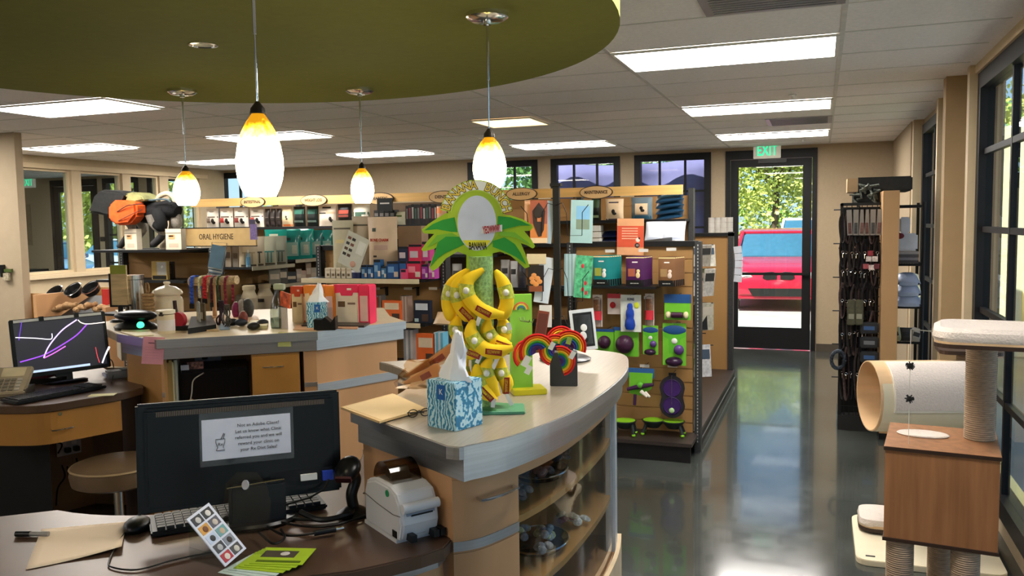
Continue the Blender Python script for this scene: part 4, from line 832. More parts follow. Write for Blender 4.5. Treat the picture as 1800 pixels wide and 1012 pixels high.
g = MB(); g.plate([Z5(772+133*math.cos(a*PI/20), 358-188*math.sin(a*PI/20)) for a in range(40)], -.0085, -.006); g.build('oval_panel', mat('oval_blue_grey', srgb('#D4DAEC'), .45), st_)
g = MB(); g.plate([Z5(772+126*math.cos(a), 358-181*math.sin(a)) for a in [math.radians(220+100*i/20) for i in range(21)]], -.0092, -.008); g.build('oval_lower_band', mat('oval_yellow', srgb('#E8E03A'), .5), st_)
g = MB(); g.plate([Z5(772+122*math.cos(a), 362-181*math.sin(a)) for a in [math.radians(238+64*i/20) for i in range(21)]], -.0097, -.0088); g.build('oval_white_band', mat('oval_white', srgb('#ECEBDC'), .5), st_)
x, z = Z5(778,516); text('BANANA', .03, 'lettering', DARKT, st_, (x, -.0102, z), width=.052, bold=.0008, depth=.0003)
g = MB(); g.plate([Z5(*q) for q in [(806,400),(800,430),(945,415),(945,368)]], -.0112, -.009); g.build('logo_panel', C('#E8E8E8'), st_)
x, z = Z5(872,402); text('YEOWWW!', .03, 'lettering', C('#B81E22'), st_, (x, -.0118, z), (PI/2, -.12, 0), width=.05, bold=.001, depth=.0003)
BAN = mat('banana_plush', srgb('#F5CB1E'), .85, 0, .10, 14, .1); TUBE = glassmat('tag_film', (.9,.95,.9), .05, 1.4, .05); RED = C('#8E1E18'); SLV = mat('banana_sleeve_print', srgb('#B8B83A'), .4, 0, .4, 90)
def banana(label, px, d, r=.0235, red=True, sleeve=(.3,.5), front=1):
    P = crom([PD(u, v, depth(bp)+d) for u, v in px], 5); n = len(P); t = thing('plush_banana', label, 'toy', P[0], group='plush banana toys on the stand'); P = [p-P[0] for p in P]
    rr = [r*max(.30 if i < n*.3 else .4, min(1, .32+1.9*(i/(n-1))**.8, 1.0 if i < n-4 else math.sqrt(max(.1, (n-1-i)/4.0))*.98)) for i in range(n)]
    MB().tube(P, r, 12, rr).build('body', BAN, t, True)
    a, b_ = int(n*sleeve[0]), max(int(n*sleeve[1]), int(n*sleeve[0])+2); MB().tube(P[a:b_+1], r, 12, [q*1.05 for q in rr[a:b_+1]]).build('printed_sleeve', SLV, t, True)
    i = (a+b_)//2; tc_ = -CF; c_ = P[i]+tc_*rr[i]*1.06; MB().ball(c_, .010, 8, 1, 1, 1).build('sleeve_badge', C('#E8E4D8'), t, True)
    if red:
        i = min(n-3, int(n*.74)); tang = (P[i+1]-P[i-1]).normalized(); up_ = tang.cross(-CF).normalized(); c_ = P[i]+tc_*rr[i]*.97; L2, h2 = .024, .0095
        o = MB().quad(c_-tang*L2-up_*h2, c_+tang*L2-up_*h2*.8, c_+tang*L2+up_*h2, c_-tang*L2+up_*h2*.7).build('red_logo_patch', RED, t); md = o.modifiers.new('th', 'SOLIDIFY'); md.thickness = .0015
        M = Matrix((tang, up_ if up_.z > 0 else -up_, tang.cross(up_ if up_.z > 0 else -up_))).transposed(); tt = text('YEOWWW!', .014, 'lettering', C('#E0C020'), o, c_-CF*.002, M.to_euler(), depth=.0003, width=.038)
    return t
BN = [([(822,474),(797,498),(788,528),(793,552),(802,560)], .02, 'leftmost banana of the top tier, curving away left', False),
 ([(826,474),(806,500),(806,530),(820,552),(836,560)], -.01, 'second banana from left in the top tier', True),
 ([(870,475),(884,497),(891,525),(886,548),(872,558)], .0, 'rightmost banana of the top tier', False),
 ([(850,473),(822,494),(824,522),(850,547),(886,553)], -.035, 'front banana crossing the top tier with red logo', True),
 ([(806,556),(801,575),(806,592),(820,604)], .01, 'leftmost banana of the middle tier', False),
 ([(880,556),(886,575),(886,592),(880,606)], .02, 'rearmost banana at right of the middle tier', False),
 ([(858,558),(856,578),(866,596),(885,606),(900,607)], -.01, 'middle tier banana pointing right behind the front one', True),
 ([(832,562),(828,584),(842,606),(868,618),(902,611)], -.04, 'longest banana pointing right in the middle tier', True),
 ([(806,598),(815,612),(828,620),(842,624)], -.02, 'small visible banana under the middle tier, beside the tissue', True),
 ([(820,626),(812,645),(818,662),(830,676)], .0, 'banana just behind the raised tissue in the lowest tier', False),
 ([(882,628),(880,650),(890,672),(888,692)], .01, 'rightmost banana of the lowest tier', True),
 ([(862,628),(855,650),(862,672),(876,696)], -.02, 'middle banana of the lowest tier', False),
 ([(838,640),(840,664),(852,688),(872,704)], -.03, 'lowest banana touching the green base', True),
 ([(836,474),(828,486),(838,496),(846,500)], .03, 'banana mostly hidden behind the top tier', False)]
for px, d, lab, red in BN: banana('yellow plush banana toy, ' + lab, px, d-.03, .0215 if len(px) > 4 else .021, red, (.32,.52) if len(px) > 4 else (.3,.55))
for u, v, u2, v2, d, lab in [(845,552,838,572,-.07,'white paper tag on the front top-tier banana'), (893,567,897,580,-.03,'white paper tag at right of the middle tier'), (846,622,838,638,-.06,'white paper tag in the lower middle of the bananas'), (876,626,866,648,-.06,'white paper tag between the two lowest right bananas'), (868,700,866,716,-.07,'white string tag touching the green base'), (890,692,900,712,-.04,'thin white tag at lower right of the bananas')]:
    p, q = PD(u, v, ds+d), PD(u2, v2, ds+d); X = (q-p); n_ = X.cross(CF).normalized()*.006; o = MB().quad(p-n_, q-n_, q+n_, p+n_).build('paper_tag', PAPER); T(o, lab, 'tag', 'tags on the plush bananas'); o.modifiers.new('th', 'SOLIDIFY').thickness = .001
# ---- green rainbow display stand
sp2 = PZ(924,692,ZT); bz2 = face_cam(sp2)+.42; t = thing('toy_display_stand', 'lime green wooden peg stand with rainbow picture and yellow base', 'display stand', (sp2.x-.0, sp2.y+.02, ZT), face_cam(sp2)+.2)
hgt = PY(905,516,sp2.y+.03).z-ZT
MB().box(-.055, .055, -.045, .05, 0, .018).build('yellow_base', mat('yellow_painted_wood', srgb('#CFC21E'), .5, 0, .06), t, bev=.002)
MB().box(-.055, .018, .0, .014, .018, hgt).build('green_board', mat('green_painted_wood', srgb('#8FCC44'), .5, 0, .08, 10), t)
for k, (r_, c_) in enumerate([(.024,'#D84A3A'),(.0205,'#E8A03A'),(.017,'#E8DC5A'),(.0135,'#4AA86A'),(.010,'#3A6AB8')]): MB().tube([(-.018+r_*math.cos(a*PI/12), -.001, hgt-.05+r_*math.sin(a*PI/12)) for a in range(13)], .0017, 5).build('rainbow_print', C(c_), t)
for k in range(2): MB().tube([(-.022+.012*k,0,hgt-.075), (-.022+.012*k,-.01,hgt-.085), (.0+.012*k,-.035,hgt-.088), (.0+.012*k,-.05,hgt-.078)], .0016, 5).build('hook', C('#7A8A5A'), t)
# rainbow plush toys
RB = ['#C81E1E', '#E86A1E', '#F0C830', '#3A9A3A', '#2A4AA0', '#4A2A6A']
def rainbow(label, u, v, d, rz, ry, r=.052, a0=0, a1=180, rev=False, w=.010):
    p = PD(u, v, d); t = thing('plush_rainbow', label, 'toy', p, face_cam(p)+rz, group='plush rainbow toys', ry=ry)
    for k, c_ in enumerate(RB):
        q = r-k*.0076; MB().tube([(q*math.cos(math.radians(a0+(a1-a0)*i/12)), 0, q*math.sin(math.radians(a0+(a1-a0)*i/12))) for i in range(13)], .0045, 6, flat=2.2).build('felt_stripe', mat('felt_'+c_, srgb(c_), .9), t, True)
    return t
dd = depth(sp2)
rainbow('plush rainbow toy, rightmost and highest of the rainbow toys', 1000, 610, dd+.02, .1, .35, .05)
rainbow('plush rainbow toy with black inner side, left of the pile', 945, 618, dd-.03, 0, -.5, .052)
rainbow('plush rainbow toy hanging vertically at centre of the pile', 975, 615, dd-.02, .2, -1.2, .045)
rainbow('plush rainbow toy lowest in the pile, yellow stripe outward', 985, 634, dd-.03, -.2, 1.3, .042)
rainbow('plush rainbow toy seen edge-on at far left of the pile', 922, 622, dd-.01, .6, -.9, .04)
rainbow('plush rainbow toy behind the highest one', 985, 600, dd+.05, .3, .1, .045)
for u, v, s, lab in [(925,635,1,'large white care tag at left of the rainbow toys'), (929,650,.8,'lower white care tag at left of the rainbow toys'), (970,608,.7,'white care tag at centre of the rainbow toys'), (1006,624,.7,'white care tag at right of the rainbow toys')]:
    p = PD(u, v, dd-.06); o = MB().at((0,0,0), face_cam(p), ry=.5).box(-.011*s, .011*s, 0, .001, -.018*s, .018*s).build('care_tag', PAPER); o.location = p; T(o, lab, 'tag', 'tags on the rainbow toys')
p = PD(1000, 599, dd-.055); t = MB().at((0,0,0), face_cam(p), ry=.3).box(-.008, .008, 0, .001, -.011, .011).build('hang_tag', C('#A8B850')); t.location = p; T(t, 'small green printed tag on the highest rainbow toy', 'tag')
# black paper bag
p = PZ(985,680,ZT); t = thing('paper_bag', 'small matte black box bag standing behind the rainbow toys', 'bag', (p.x, p.y+.045, ZT), face_cam(p)-.0)
MB().prism([(-.048,-.03), (.045,-.036), (.045,.02), (-.048,.02)], 0, .115).build('body', mat('charcoal_card', (.035,.037,.042), .6), t, bev=.002)
# ---- greeting card spinner
p = PZ(1000,632,ZT); sz_top = PY(979,322,p.y).z-ZT; pu = PY(979,450,p.y)
sx_ = pu.x; t = thing('card_rack', 'tall black wire greeting card spinner standing at the back of the curved counter', 'card rack', (sx_, p.y, ZT)); spn = t; dsn = depth((sx_, p.y, 1.6))
MB().lathe([(.10,0), (.105,.006), (.09,.014), (.012,.018)], (.03,0,0), 40).build('round_base', mat('black_enamel', (.02,.02,.02), .3), t, True)
MB().box(-.013, .013, -.008, .008, .01, sz_top).build('pole', BLACKM, t); MB().box(-.022, .022, -.014, .014, sz_top-.012, sz_top).build('pole_cap', BLACKM, t)
for zz in (.24, .50, .05):
    for s in (-1, 1):
        MB().tube([(0,-.01,zz+.12), (s*.03,-.02,zz+.13), (s*.05,-.03,zz+.09), (s*.055,-.03,zz), (s*.11,-.02,zz), (s*.115,-.03,zz+.09), (s*.14,-.03,zz+.12)], .0016, 5).build('card_pocket', BLACKM, t)
def card(label, q, d, m, name='greeting_card', parts=(), cat='card', thick=.004, group='cards on the counter spinner'):
    t, w_, h_ = framed(name, label, cat, PD(*q[0], d), PD(*q[1], d), PD(*q[2], d), group)
    MB().box(-w_/2, w_/2, 0, thick, 0, h_).build('card', m, t)
    for x0, x1, z0, z1, c_, nm in parts: MB().box((x0-.5)*w_, (x1-.5)*w_, -.0012, 0, z0*h_, z1*h_).build(nm, C(c_), t)
    return t, w_, h_
t, w_, h_ = card('greeting card of a long-eared brown dog on orange, top left pocket', [(932,352),(962,352),(936,427)], dsn-.01, C('#D8803C'), parts=[(0,1,.45,1,'#A8563A','backdrop'), (0,1,.0,.12,'#E8C8A0','lower_edge')])
MB().ball((.0,-.002,h_*.7), .024, 14, 1, .12, 1.2).build('dog_head_print', C('#2A1A14'), t, True); MB().plate([(-.022,h_*.45),(-.026,h_*.75),(0,h_*.95),(.026,h_*.75),(.02,h_*.3),(.006,h_*.15),(-.002,h_*.15)], -.003, -.002).build('dog_coat_print', C('#33201A'), t); MB().plate([(-.006,h_*.5),(-.008,h_*.68),(.012,h_*.7),(.01,h_*.5)], -.004, -.003).build('dog_muzzle_print', C('#C87848'), t)
card('pale blue greeting card edge behind the orange dog card', [(962,352),(978,354),(962,427)], dsn+.005, C('#A8BCCC'))
card('tan greeting card with a dark dog, left of the orange dog card', [(922,352),(934,352),(926,400)], dsn+.01, C('#D8A47C'))
t, w_, h_ = card('pale teal greeting card with a seaside photo, top right pocket', [(1004,351),(1043,352),(996,426)], dsn-.01, C('#9FC0C0'), parts=[(.25,.85,.55,.86,'#7FB4D8','sky_print'), (.25,.85,.32,.55,'#7E8E7A','beach_print')])
t, w_, h_ = card('greeting card of puppies in a basket on black, middle left pocket', [(928,466),(956,466),(934,512)], dsn-.01, C('#1C120E'))
for k, (x, z, r_) in enumerate([(-.008,.62,.009),(-.016,.5,.009),(.006,.5,.01),(.014,.38,.010),(-.012,.36,.010),(0,.28,.010)]): MB().ball((x,-.001,h_*z), r_, 10, 1.2, .15, 1).build('puppy_print', C('#D88C48'), t, True)
MB().box(-w_*.42, w_*.4, -.0015, 0, 0, h_*.22).build('basket_print', C('#8A4A28'), t)
card('white greeting cards stacked behind the basket puppies card', [(950,450),(976,454),(962,530)], dsn+.01, C('#C8D0D8'), thick=.02)
card('pale top edge of the card above the basket puppies', [(926,446),(960,446),(926,464)], dsn+.006, C('#D8C49C'))
t, w_, h_ = card('green leafy greeting card with red flowers, middle right pocket', [(1013,448),(1043,450),(1006,522)], dsn-.02, mat('leafy_print', srgb('#4FA878'), .5, 0, .5, 60))
for x, z in ((.010,.35),(.0,.2),(.014,.12),(-.006,.75)): MB().ball((x,-.001,h_*z), .006, 8, 1, .2, 1.5).build('flower_print', C('#C8303C'), t)
for k in range(6): card(f'pale blue card in the stack left of the leafy card, {["first","second","third","fourth","fifth","sixth"][k]} from left', [(992+3*k,446),(998+3*k,446),(990+3*k,520)], dsn+.015-.004*k, C('#B8D0D8' if k % 2 else '#8FB0B8'), group='stacked blue cards on the spinner')
card('small white card low behind the rainbow stand', [(948,536),(970,536),(948,575)], dsn-.02, C('#D8D4CC'))
t, w_, h_ = card('brown picture card low on the spinner, behind the rainbow stand', [(946,545),(966,548),(950,590)], dsn-.05, C('#7A3A28'), parts=[(.1,.9,.1,.9,'#5A2A20','photo_print')])
t, w_, h_ = card('framed black and white photo of a white puppy leaning on the counter', [(1000,546),(1043,541),(1002,618)], dsn-.06, C('#D0D4D8'), 'framed_photo', [(.12,.9,.08,.92,'#1A1C1E','mat_board'), (.2,.84,.14,.86,'#5A6064','photo_print')], 'picture', .01, None)
MB().ball((0.002,-.0035,h_*.55), .013, 12, 1, .2, 1.1).build('puppy_head_print', C('#E0E0E0'), t, True); MB().ball((-.004,-.0035,h_*.35), .014, 12, 1, .2, 1.3).build('puppy_body_print', C('#D0D0D0'), t, True); MB().ball((.008,-.0038,h_*.25), .007, 12, 1, .2, 1.3).build('puppy_shadow_print', C('#181818'), t, True)
# ---- things in the glazed niche
def Qat(f, off, z): i = int(i1+(i2-i1)*f); q = offs(NQ, off)[i]; return Vector((q.x, q.y, z))
p = Qat(.06, .1, .9); t = T(MB().at((p.x, p.y, .9), .35).box(-.03, .03, -.03, .03, 0, .10).build('gift_box', C('#4FB8A8')), 'teal gift box on the top niche shelf beside the drawer', 'box'); text('S', .03, 'lettering', DARKT, t, (p.x+.012, p.y-.034, .95), (PI/2, 0, .35))
def lumps(fr, off, z, n, cols, label, seed, grp, r=.024, name='pet_bow', flat=.5):
    rnd = random.Random(seed); base = None
    for k in range(n):
        p = Qat(fr[0]+(fr[1]-fr[0])*rnd.random(), off[0]+(off[1]-off[0])*rnd.random(), z+.006+.012*(k % 3)); c_ = cols[k % len(cols)]
        o = thing(name, label, 'pet bow', p, rnd.uniform(0, 3), group=grp)
        for s in (-1, 1): MB().at((s*r*.75, 0, r*flat), ry=s*.4).ball((0,0,0), r*.75, 9, 1, .9, flat).build('bow_wing', C(c_, var=.45, scale=90, rough=.9), o, True)
        MB().ball((0,0,r*flat), r*.32, 8).build('knot', C(c_, rough=.9), o, True)
def dish(fr, off, z, label, r=.085, m=None):
    p = Qat(fr, off, z); t = thing('glass_dish', label, 'dish', p)
    MB().lathe([(r*.5,0), (r*.85,.004), (r,.022), (r*1.0,.024), (r*.84,.008), (0,.006)], n=32, sy=1.3).build('bowl', m or glassmat('smoked_dish', (.35,.35,.33), .05, 1.5, .05), t, True)
    MB().lathe([(r*.99,.020), (r*1.02,.023), (r*.99,.026)], n=40, sy=1.3, cap=False).build('beaded_rim', CHROME, t, True)
dish(.55, .12, .905, 'black beaded dish of grey pet bows on the upper niche shelf'); dish(.5, .12, .685, 'clear beaded dish of cream and grey pet bows on lower niche shelf', .095); dish(.25, .13, .465, 'glass dish of navy pet bows at the bottom of the niche')
lumps((.35,.75), (.06,.18), .925, 9, ['#4A464A','#5E5A5C','#3A3638'], 'dark grey patterned pet bow on the upper niche shelf', 4, 'grey pet bows on the upper niche shelf')
lumps((.14,.24), (.04,.10), .90, 3, ['#6A5A58','#8A7A70'], 'grey-brown pet bow spilling beside the teal gift box', 5, 'pet bows beside the teal box')
lumps((.2,.6), (.05,.2), .705, 14, ['#B8B49A','#8A9098','#C8C490','#A0A4A8'], 'cream or grey pet bow heaped in the middle niche dish', 6, 'cream and grey pet bows in the middle dish', .022, flat=.7)
lumps((.75,.9), (.05,.12), .685, 4, ['#C8C8C4','#8A5058','#B8A890'], 'white and pink spotted pet bow at the right end of the niche', 7, 'spotted pet bows in the niche', .026)
lumps((.02,.4), (.05,.2), .48, 8, ['#1E2438','#2A3048'], 'navy pet bow at the bottom left of the niche', 8, 'navy pet bows in the niche', .032)
# ================================================================ PRODUCT BUILDERS
def pillow_pts(w, h, d, fu, fv, side=-1, k=1):
    """front surface of a filled bag; fu in -1..1, fv in 0..1"""
    th = d/2*max(0, 1-abs(fu)**3)**.6*min(1, .25+2.2*fv)*max(.03, 1-fv**3)**.8
    return Vector((fu*w/2*(1-.04*math.sin(PI*fv)), side*(th+.0004)*k, fv*h))
def pouch(parent, w, h, d, m, name='pouch_body', n=8):
    g = MB(); R = {}
    for s in (-1, 1):
        for i in range(n+1):
            for j in range(n+1):
                if s == 1 and (i in (0, n)): R[s, i, j] = R[-1, i, j]; continue
                R[s, i, j] = g.v(pillow_pts(w, h, d, -1+2*i/n, j/n, s))
        for i in range(n):
            for j in range(n): g.face([R[s, i, j], R[s, i+1, j], R[s, i+1, j+1], R[s, i, j+1]])
    for j, q in ((0, 0), (n, 0)):
        for i in range(n): g.face([R[-1, i, j], R[-1, i+1, j], R[1, i+1, j], R[1, i, j]])
    return g.build(name, m, parent, True)
def patch(parent, w, h, d, u0, u1, v0, v1, m, name, n=5, off=.0012):
    g = MB(); V = [[g.v(pillow_pts(w, h, d, u0+(u1-u0)*i/n, v0+(v1-v0)*j/n)+Vector((0, -off, 0))) for j in range(n+1)] for i in range(n+1)]
    for i in range(n):
        for j in range(n): g.face([V[i][j], V[i+1][j], V[i+1][j+1], V[i][j+1]])
    return g.build(name, m, parent, True)
def bag(label, P, w, h, d, body, prints=(), rz=0, group=None, name='food_bag', cat='bag', rx=0, ry=0, hole=False, rough=.35):
    t = thing(name, label, cat, P, rz, group, rx, ry); pouch(t, w, h, d, C(body, rough=rough), 'bag_body')
    for u0, u1, v0, v1, c_, nm in prints: patch(t, w, h, d, u0, u1, v0, v1, C(c_), nm)
    return t
def blob(parent, w, h, d, u, v, r, col, name, sx=1, sz=1):
    p = pillow_pts(w, h, d, u, v); return MB().ball((p.x, p.y, p.z), r, 10, sx, .25, sz).build(name, C(col), parent, True)
def carton(label, P, w, h, d, body, prints=(), rz=0, group=None, name='product_box', cat='box', rx=0, ry=0):
    t = thing(name, label, cat, P, rz, group, rx, ry); MB().box(-w/2, w/2, 0, d, 0, h).build('carton', C(body), t)
    for x0, x1, z0, z1, c_, nm in prints: MB().box(x0*w, x1*w, -.001, .0, z0*h, z1*h).build(nm, C(c_), t)
    return t
def bottle(label, P, r, h, body, cap, lab_c=None, name='bottle', cat='bottle', group=None, neck=.35, prof=None):
    t = thing(name, label, cat, P, 0, group)
    MB().lathe(prof or [(r*.95,0), (r,.01*h), (r,.62*h), (r*.8,.72*h), (r*neck,.80*h), (r*neck,.86*h)], n=20).build('body', body if not isinstance(body, str) else C(body), t, True)
    MB().lathe([(r*neck*1.15,.84*h), (r*neck*1.15,h*.98), (r*neck*.9,h)], n=16).build('cap', C(cap), t, True)
    if lab_c: MB().lathe([(r*1.01,.12*h), (r*1.015,.14*h), (r*1.015,.56*h), (r*1.01,.58*h)], n=20).build('label', C(lab_c), t, True)
    return t
ORD = ['first','second','third','fourth','fifth','sixth','seventh','eighth','ninth','tenth','eleventh','twelfth']
# ================================================================ LEFT DESK
TL, TR, BL = PD(14.7,563,4.35), PD(184,546.5,4.62), PD(33,666,4.35)
mo, wd, ht = framed('computer_monitor', 'monitor showing purple and white light streaks, on the left desk', 'monitor', TL, TR, BL); a = wd/2
MB().box(-a, a, 0, .035, 0, ht).build('bezel', BLACKP, mo, bev=.004)
SCR = mat('lit_screen_dark', (.03,.03,.04), .3, emit=.35, var=.2, scale=3); scr = MB().box(-a+.018, a-.018, -.002, 0, .02, ht-.022).build('screen', SCR, mo)
MB().box(-a+.02, a-.02, -.001, .0, ht-.018, ht-.004).build('top_sticker_strip', WHITE, mo)
for x in (-.35*a*1.0, .38*a): MB().box(x-.012, x+.012, -.003, .01, ht-.02, ht+.004).build('clip', BLACKP, mo)
def sp(u, v): # monitor-surface point
    n_ = (mo.rotation_euler.to_matrix() @ Vector((0,1,0))); o_ = Vector(mo.location); d_ = _ray(u, v); p = Vector((0,0,CH)) + d_*((o_-Vector((0,0,CH))).dot(n_)/d_.dot(n_)); q = mo.rotation_euler.to_matrix().transposed() @ (p-o_); return Vector((q.x, -.003, q.z))
GL = lambda n_, c_, e_: mat(n_, c_, .5, emit=e_, var=.05)
for pts, r_, c_, nm in [([(38,566),(35,585),(33,598)], .0025, GL('streak_violet',(.12,.04,.5),1.2), 'violet_streak'), ([(27,593),(60,594),(85,596),(91,594),(91,586)], .004, GL('streak_white',(.8,.75,.85),1.3), 'white_streak'),
     ([(35,636),(60,629),(80,622),(110,605),(135,588),(152,570)], .006, GL('streak_purple',(.22,.05,.6),1.3), 'purple_streak'), ([(77,629),(84,612),(96,595),(112,578),(135,562)], .0065, GL('streak_lilac',(.55,.4,.8),1.3), 'lilac_streak'), ([(77,629),(95,620),(115,608)], .005, GL('streak_pink',(.6,.12,.6),1.2), 'pink_streak'),
     ([(137,562),(143,567),(155,569),(184,566)], .004, GL('streak_cream',(.8,.7,.6),1.3), 'cream_streak'), ([(168,610),(171,625),(175,637)], .003, GL('streak_red',(.6,.05,.06),1.2), 'red_streak'), ([(180,638),(186,622),(192,609)], .008, GL('streak_white',(.8,.75,.85),1.3), 'white_streak')]:
    MB().tube(crom([sp(*q) for q in pts], 4), r_, 5, flat=.15).build(nm, c_, scr)
MB().plate([(-a+.03,.022), (-a+.03,.034), (a*.55,.034), (a*.55,.022)], -.0035, -.002).build('taskbar', GL('taskbar_blue',(.35,.45,.6),1.0), scr)
zf = mo.location.z-ZD; g = MB(); g.box(-.04, .04, .02, .05, -zf+.01, .1); g.build('stand_neck', BLACKP, mo); MB().lathe([(.11,-zf), (.115,-zf+.006), (.1,-zf+.014), (0,-zf+.014)], (0,.03,0), 28, 1, .8).build('stand_base', BLACKP, mo, True)
P, Q = PZ(30,713,ZD), PZ(188,683,ZD); keyboard('black keyboard in front of the purple-screened monitor on the left desk', P, Q, .15, ZD, BLACKP)
p = PZ(12,700,ZD); t = thing('desk_phone', 'beige desk phone with keypad and screen at the left edge of photo', 'telephone', (p.x-.03, p.y, ZD), .6)
g = MB(); g.at(rx=.55).box(-.10, .10, 0, .20, .0, .03); g.M = Matrix.Identity(4); g.build('body', mat('phone_beige', srgb('#B8A88C'), .5), t, bev=.005); MB().box(-.10, .10, .0, .16, 0, .035).build('foot', C('#4A443A'), t)
g = MB(); g.at(rx=.55).box(-.03, .075, .12, .185, .0305, .033); g.M = Matrix.Identity(4); g.build('screen', C('#E0D0A8'), t)
for r in range(4):
    for c_ in range(4): g = MB(); g.at(rx=.55).box(-.03+c_*.028, -.01+c_*.028, .015+r*.024, .03+r*.024, .0305, .036); g.M = Matrix.Identity(4); g.build('key', C('#8A8070' if c_ < 3 else '#C8C0B0'), t)
MB().tube([(-.08,.02,.06), (-.08,.09,.11), (-.08,.17,.13)], .02, 10, [.026,.016,.026]).build('handset', mat('phone_beige'), t, True)
p = PZ(212,662,ZD); t = thing('card_terminal', 'grey card payment terminal at the right end of the left desk', 'card reader', (p.x, p.y, ZD), -.6)
g = MB(); g.prism([(-.05,-.08), (.05,-.08), (.05,.08), (-.05,.08)], 0, .04); g.build('body', mat('terminal_grey', (.25,.25,.26), .4), t, bev=.01); MB().box(-.04, .04, -.0, .06, .04, .043).build('screen', C('#2A2E2A'), t); MB().box(-.045, .045, -.0835, -.078, .01, .028).build('front_label', C('#C8CCE0'), t)
p = PZ(180,694,ZD); o = MB().at((p.x, p.y, ZD), .5).box(-.06, .06, -.03, .03, 0, .002).build('sticky_note', C('#E8E4A8')); T(o, 'pale yellow note lying at the front edge of the left desk', 'paper')
pts = crom([PZ(152,650,ZD+.02), PZ(165,640,ZD+.06), PZ(180,636,ZD+.05), PZ(195,632,ZD+.08), PZ(200,650,ZD+.03), PZ(196,672,ZD+.01)], 5); T(MB().tube(pts, .003, 5).build('power_cable', BLACKP), 'looped black cables between left monitor and card terminal', 'cable')
p = PZ(56,676,ZD); t = thing('tape_spool', 'maroon and black book stack under the purple-screened monitor', 'books', (p.x+.02, p.y+.08, ZD), .4); MB().box(-.10, .10, -.05, .06, 0, .03).build('black_book', BLACKP, t); MB().box(-.12, .02, -.052, .05, .03, .05).build('maroon_book', C('#5A1628'), t)
p = PZ(196,640,ZD); t = thing('ring_binder', 'white binder standing between left monitor and far counter', 'binder', (p.x-.02, p.y+.14, ZD), .9); MB().box(-.03, .03, 0, .22, 0, .30).build('cover', C('#D8CDB4'), t); MB().cyl((0,-.001,.06), (0,.004,.06), .012).build('finger_ring', CHROME, t)
p = PZ(10,640,ZD); T(MB().at((p.x-.1, p.y+.35, ZD), .3).box(-.14, .14, -.06, .06, 0, .14).build('red_package', C('#7A1420')), 'dark red package behind the desk phone at left edge', 'package')
# outlet boxes and things under the desk
def outlet(P, rz, label, plugs=2):
    t = thing('power_outlet', label, 'outlet', P, rz); MB().box(-.07, .07, -.006, 0, -.06, .06).build('face_plate', C('#C8CCD4'), t, bev=.002)
    for k in range(plugs): MB().box(-.03+.05*k, .0+.05*k, -.04, -.006, -.04, -.01).build('plug', BLACKP, t, bev=.003)
    for s in (-1, 1): MB().box(s*.03-.015, s*.03+.015, -.008, -.006, .0, .04).build('socket', C('#E8E8EC'), t)
    return t
W0, W1 = Vector((-4.25,3.9)), Vector((-4.70,2.7)); p = PV(117,780,W0,W1); outlet((p.x+.03, p.y-.012, p.z), math.atan2(1.2,.45), 'white quad outlet with black plugs on wall beneath the left desk')
for k, q in enumerate([[(95,810),(100,830),(88,850),(85,880)], [(120,798),(124,820),(110,835),(104,812)], [(88,790),(95,775),(84,770)]]): T(MB().tube(crom([PV(u, v, W0, W1)+Vector((.12,-.05,0)) for u, v in q], 5), .005, 5).build('power_cable', BLACKP), ['long black cable hanging below the quad outlet', 'black cable looping right below the quad outlet', 'short black cable left of the quad outlet'][k], 'cable')
p = PZ(118,842,.12); t = thing('paper_stack', 'stack of off-white booklets on the floor under the left desk', 'papers', (p.x, p.y, 0), .6)
for k in range(4): MB().at((0,0,0), .1*k).box(-.15, .15, -.1, .1, .03*k, .03*k+.025).build('booklet', C('#A89880'), t)
p = PV(455,628,Bd[1],Bd[2]); 
# ================================================================ KNEE SPACE OF THE FAR COUNTER
def F1(u, v, y): # point at depth y inside the far counter's front frame
    d = (fr1.Q-fr1.P).normalized(); n_ = Vector((-d.y, d.x)); return PV(u, v, fr1.P+n_*y, fr1.Q+n_*y)
rzI = fr1.rz
p0, p1, p2 = F1(316,700,.08), F1(440,700,.08), F1(316,652,.08); wI = (V2(p1)-V2(p0)).length
t = thing('office_printer', 'black multifunction printer in the open bay of the far counter', 'printer', (p0.x, p0.y, .73), rzI); hI = p2.z-.73
MB().box(0, wI, 0, .3, 0, hI).build('body', mat('black_gloss_plastic'), t, bev=.012); MB().box(.02, wI-.02, -.004, 0, .02, .05).build('tray_slot', C('#1C1C1C'), t); MB().cyl((wI*.16,-.004,hI*.35), (wI*.16,.0,hI*.35), .013, n=18).build('power_button', CHROME, t)
for k, (u, c_) in enumerate([(297,'#C8A46A'), (302,'#C0A060'), (307,'#D8CFA8'), (311,'#A8ACA0')]): q = F1(u, 700, .05); T(MB().at((q.x, q.y, .73), rzI).box(-.008, .008, 0, .22, 0, .30+.01*(k % 2)).build('file_folder', C(c_)), ['tan file folder nearest the post in the far counter bay','second tan file folder in the far counter bay','pale yellow file folder in the far counter bay','grey file folder beside the black printer'][k], 'folder', 'folders in the counter bay')
q = F1(365,617,.41); outlet(q, rzI, 'outlet on the back wall of the far counter bay', 1)
T(MB().tube(crom([F1(358,655,.05), F1(340,668,.04), F1(337,690,.03), F1(333,712,.03)], 5), .0035, 5).build('white_cable', C('#B8B0A0')), 'pale cable hanging over the front of the black office printer', 'cable')
q = F1(325,648,.1); t = thing('small_package', 'white tag card with striped wrapping above the black office printer', 'package', (q.x, q.y, q.z-.03+.0), rzI); MB().box(-.02, .02, -.002, 0, -.02, .05).build('white_card', C('#C8C8D4'), t); MB().box(.01, .09, .02, .05, -.02, .06).build('striped_wrap', mat('striped_wrap', (.25,.12,.10), .6, 0, .9, 60), t)
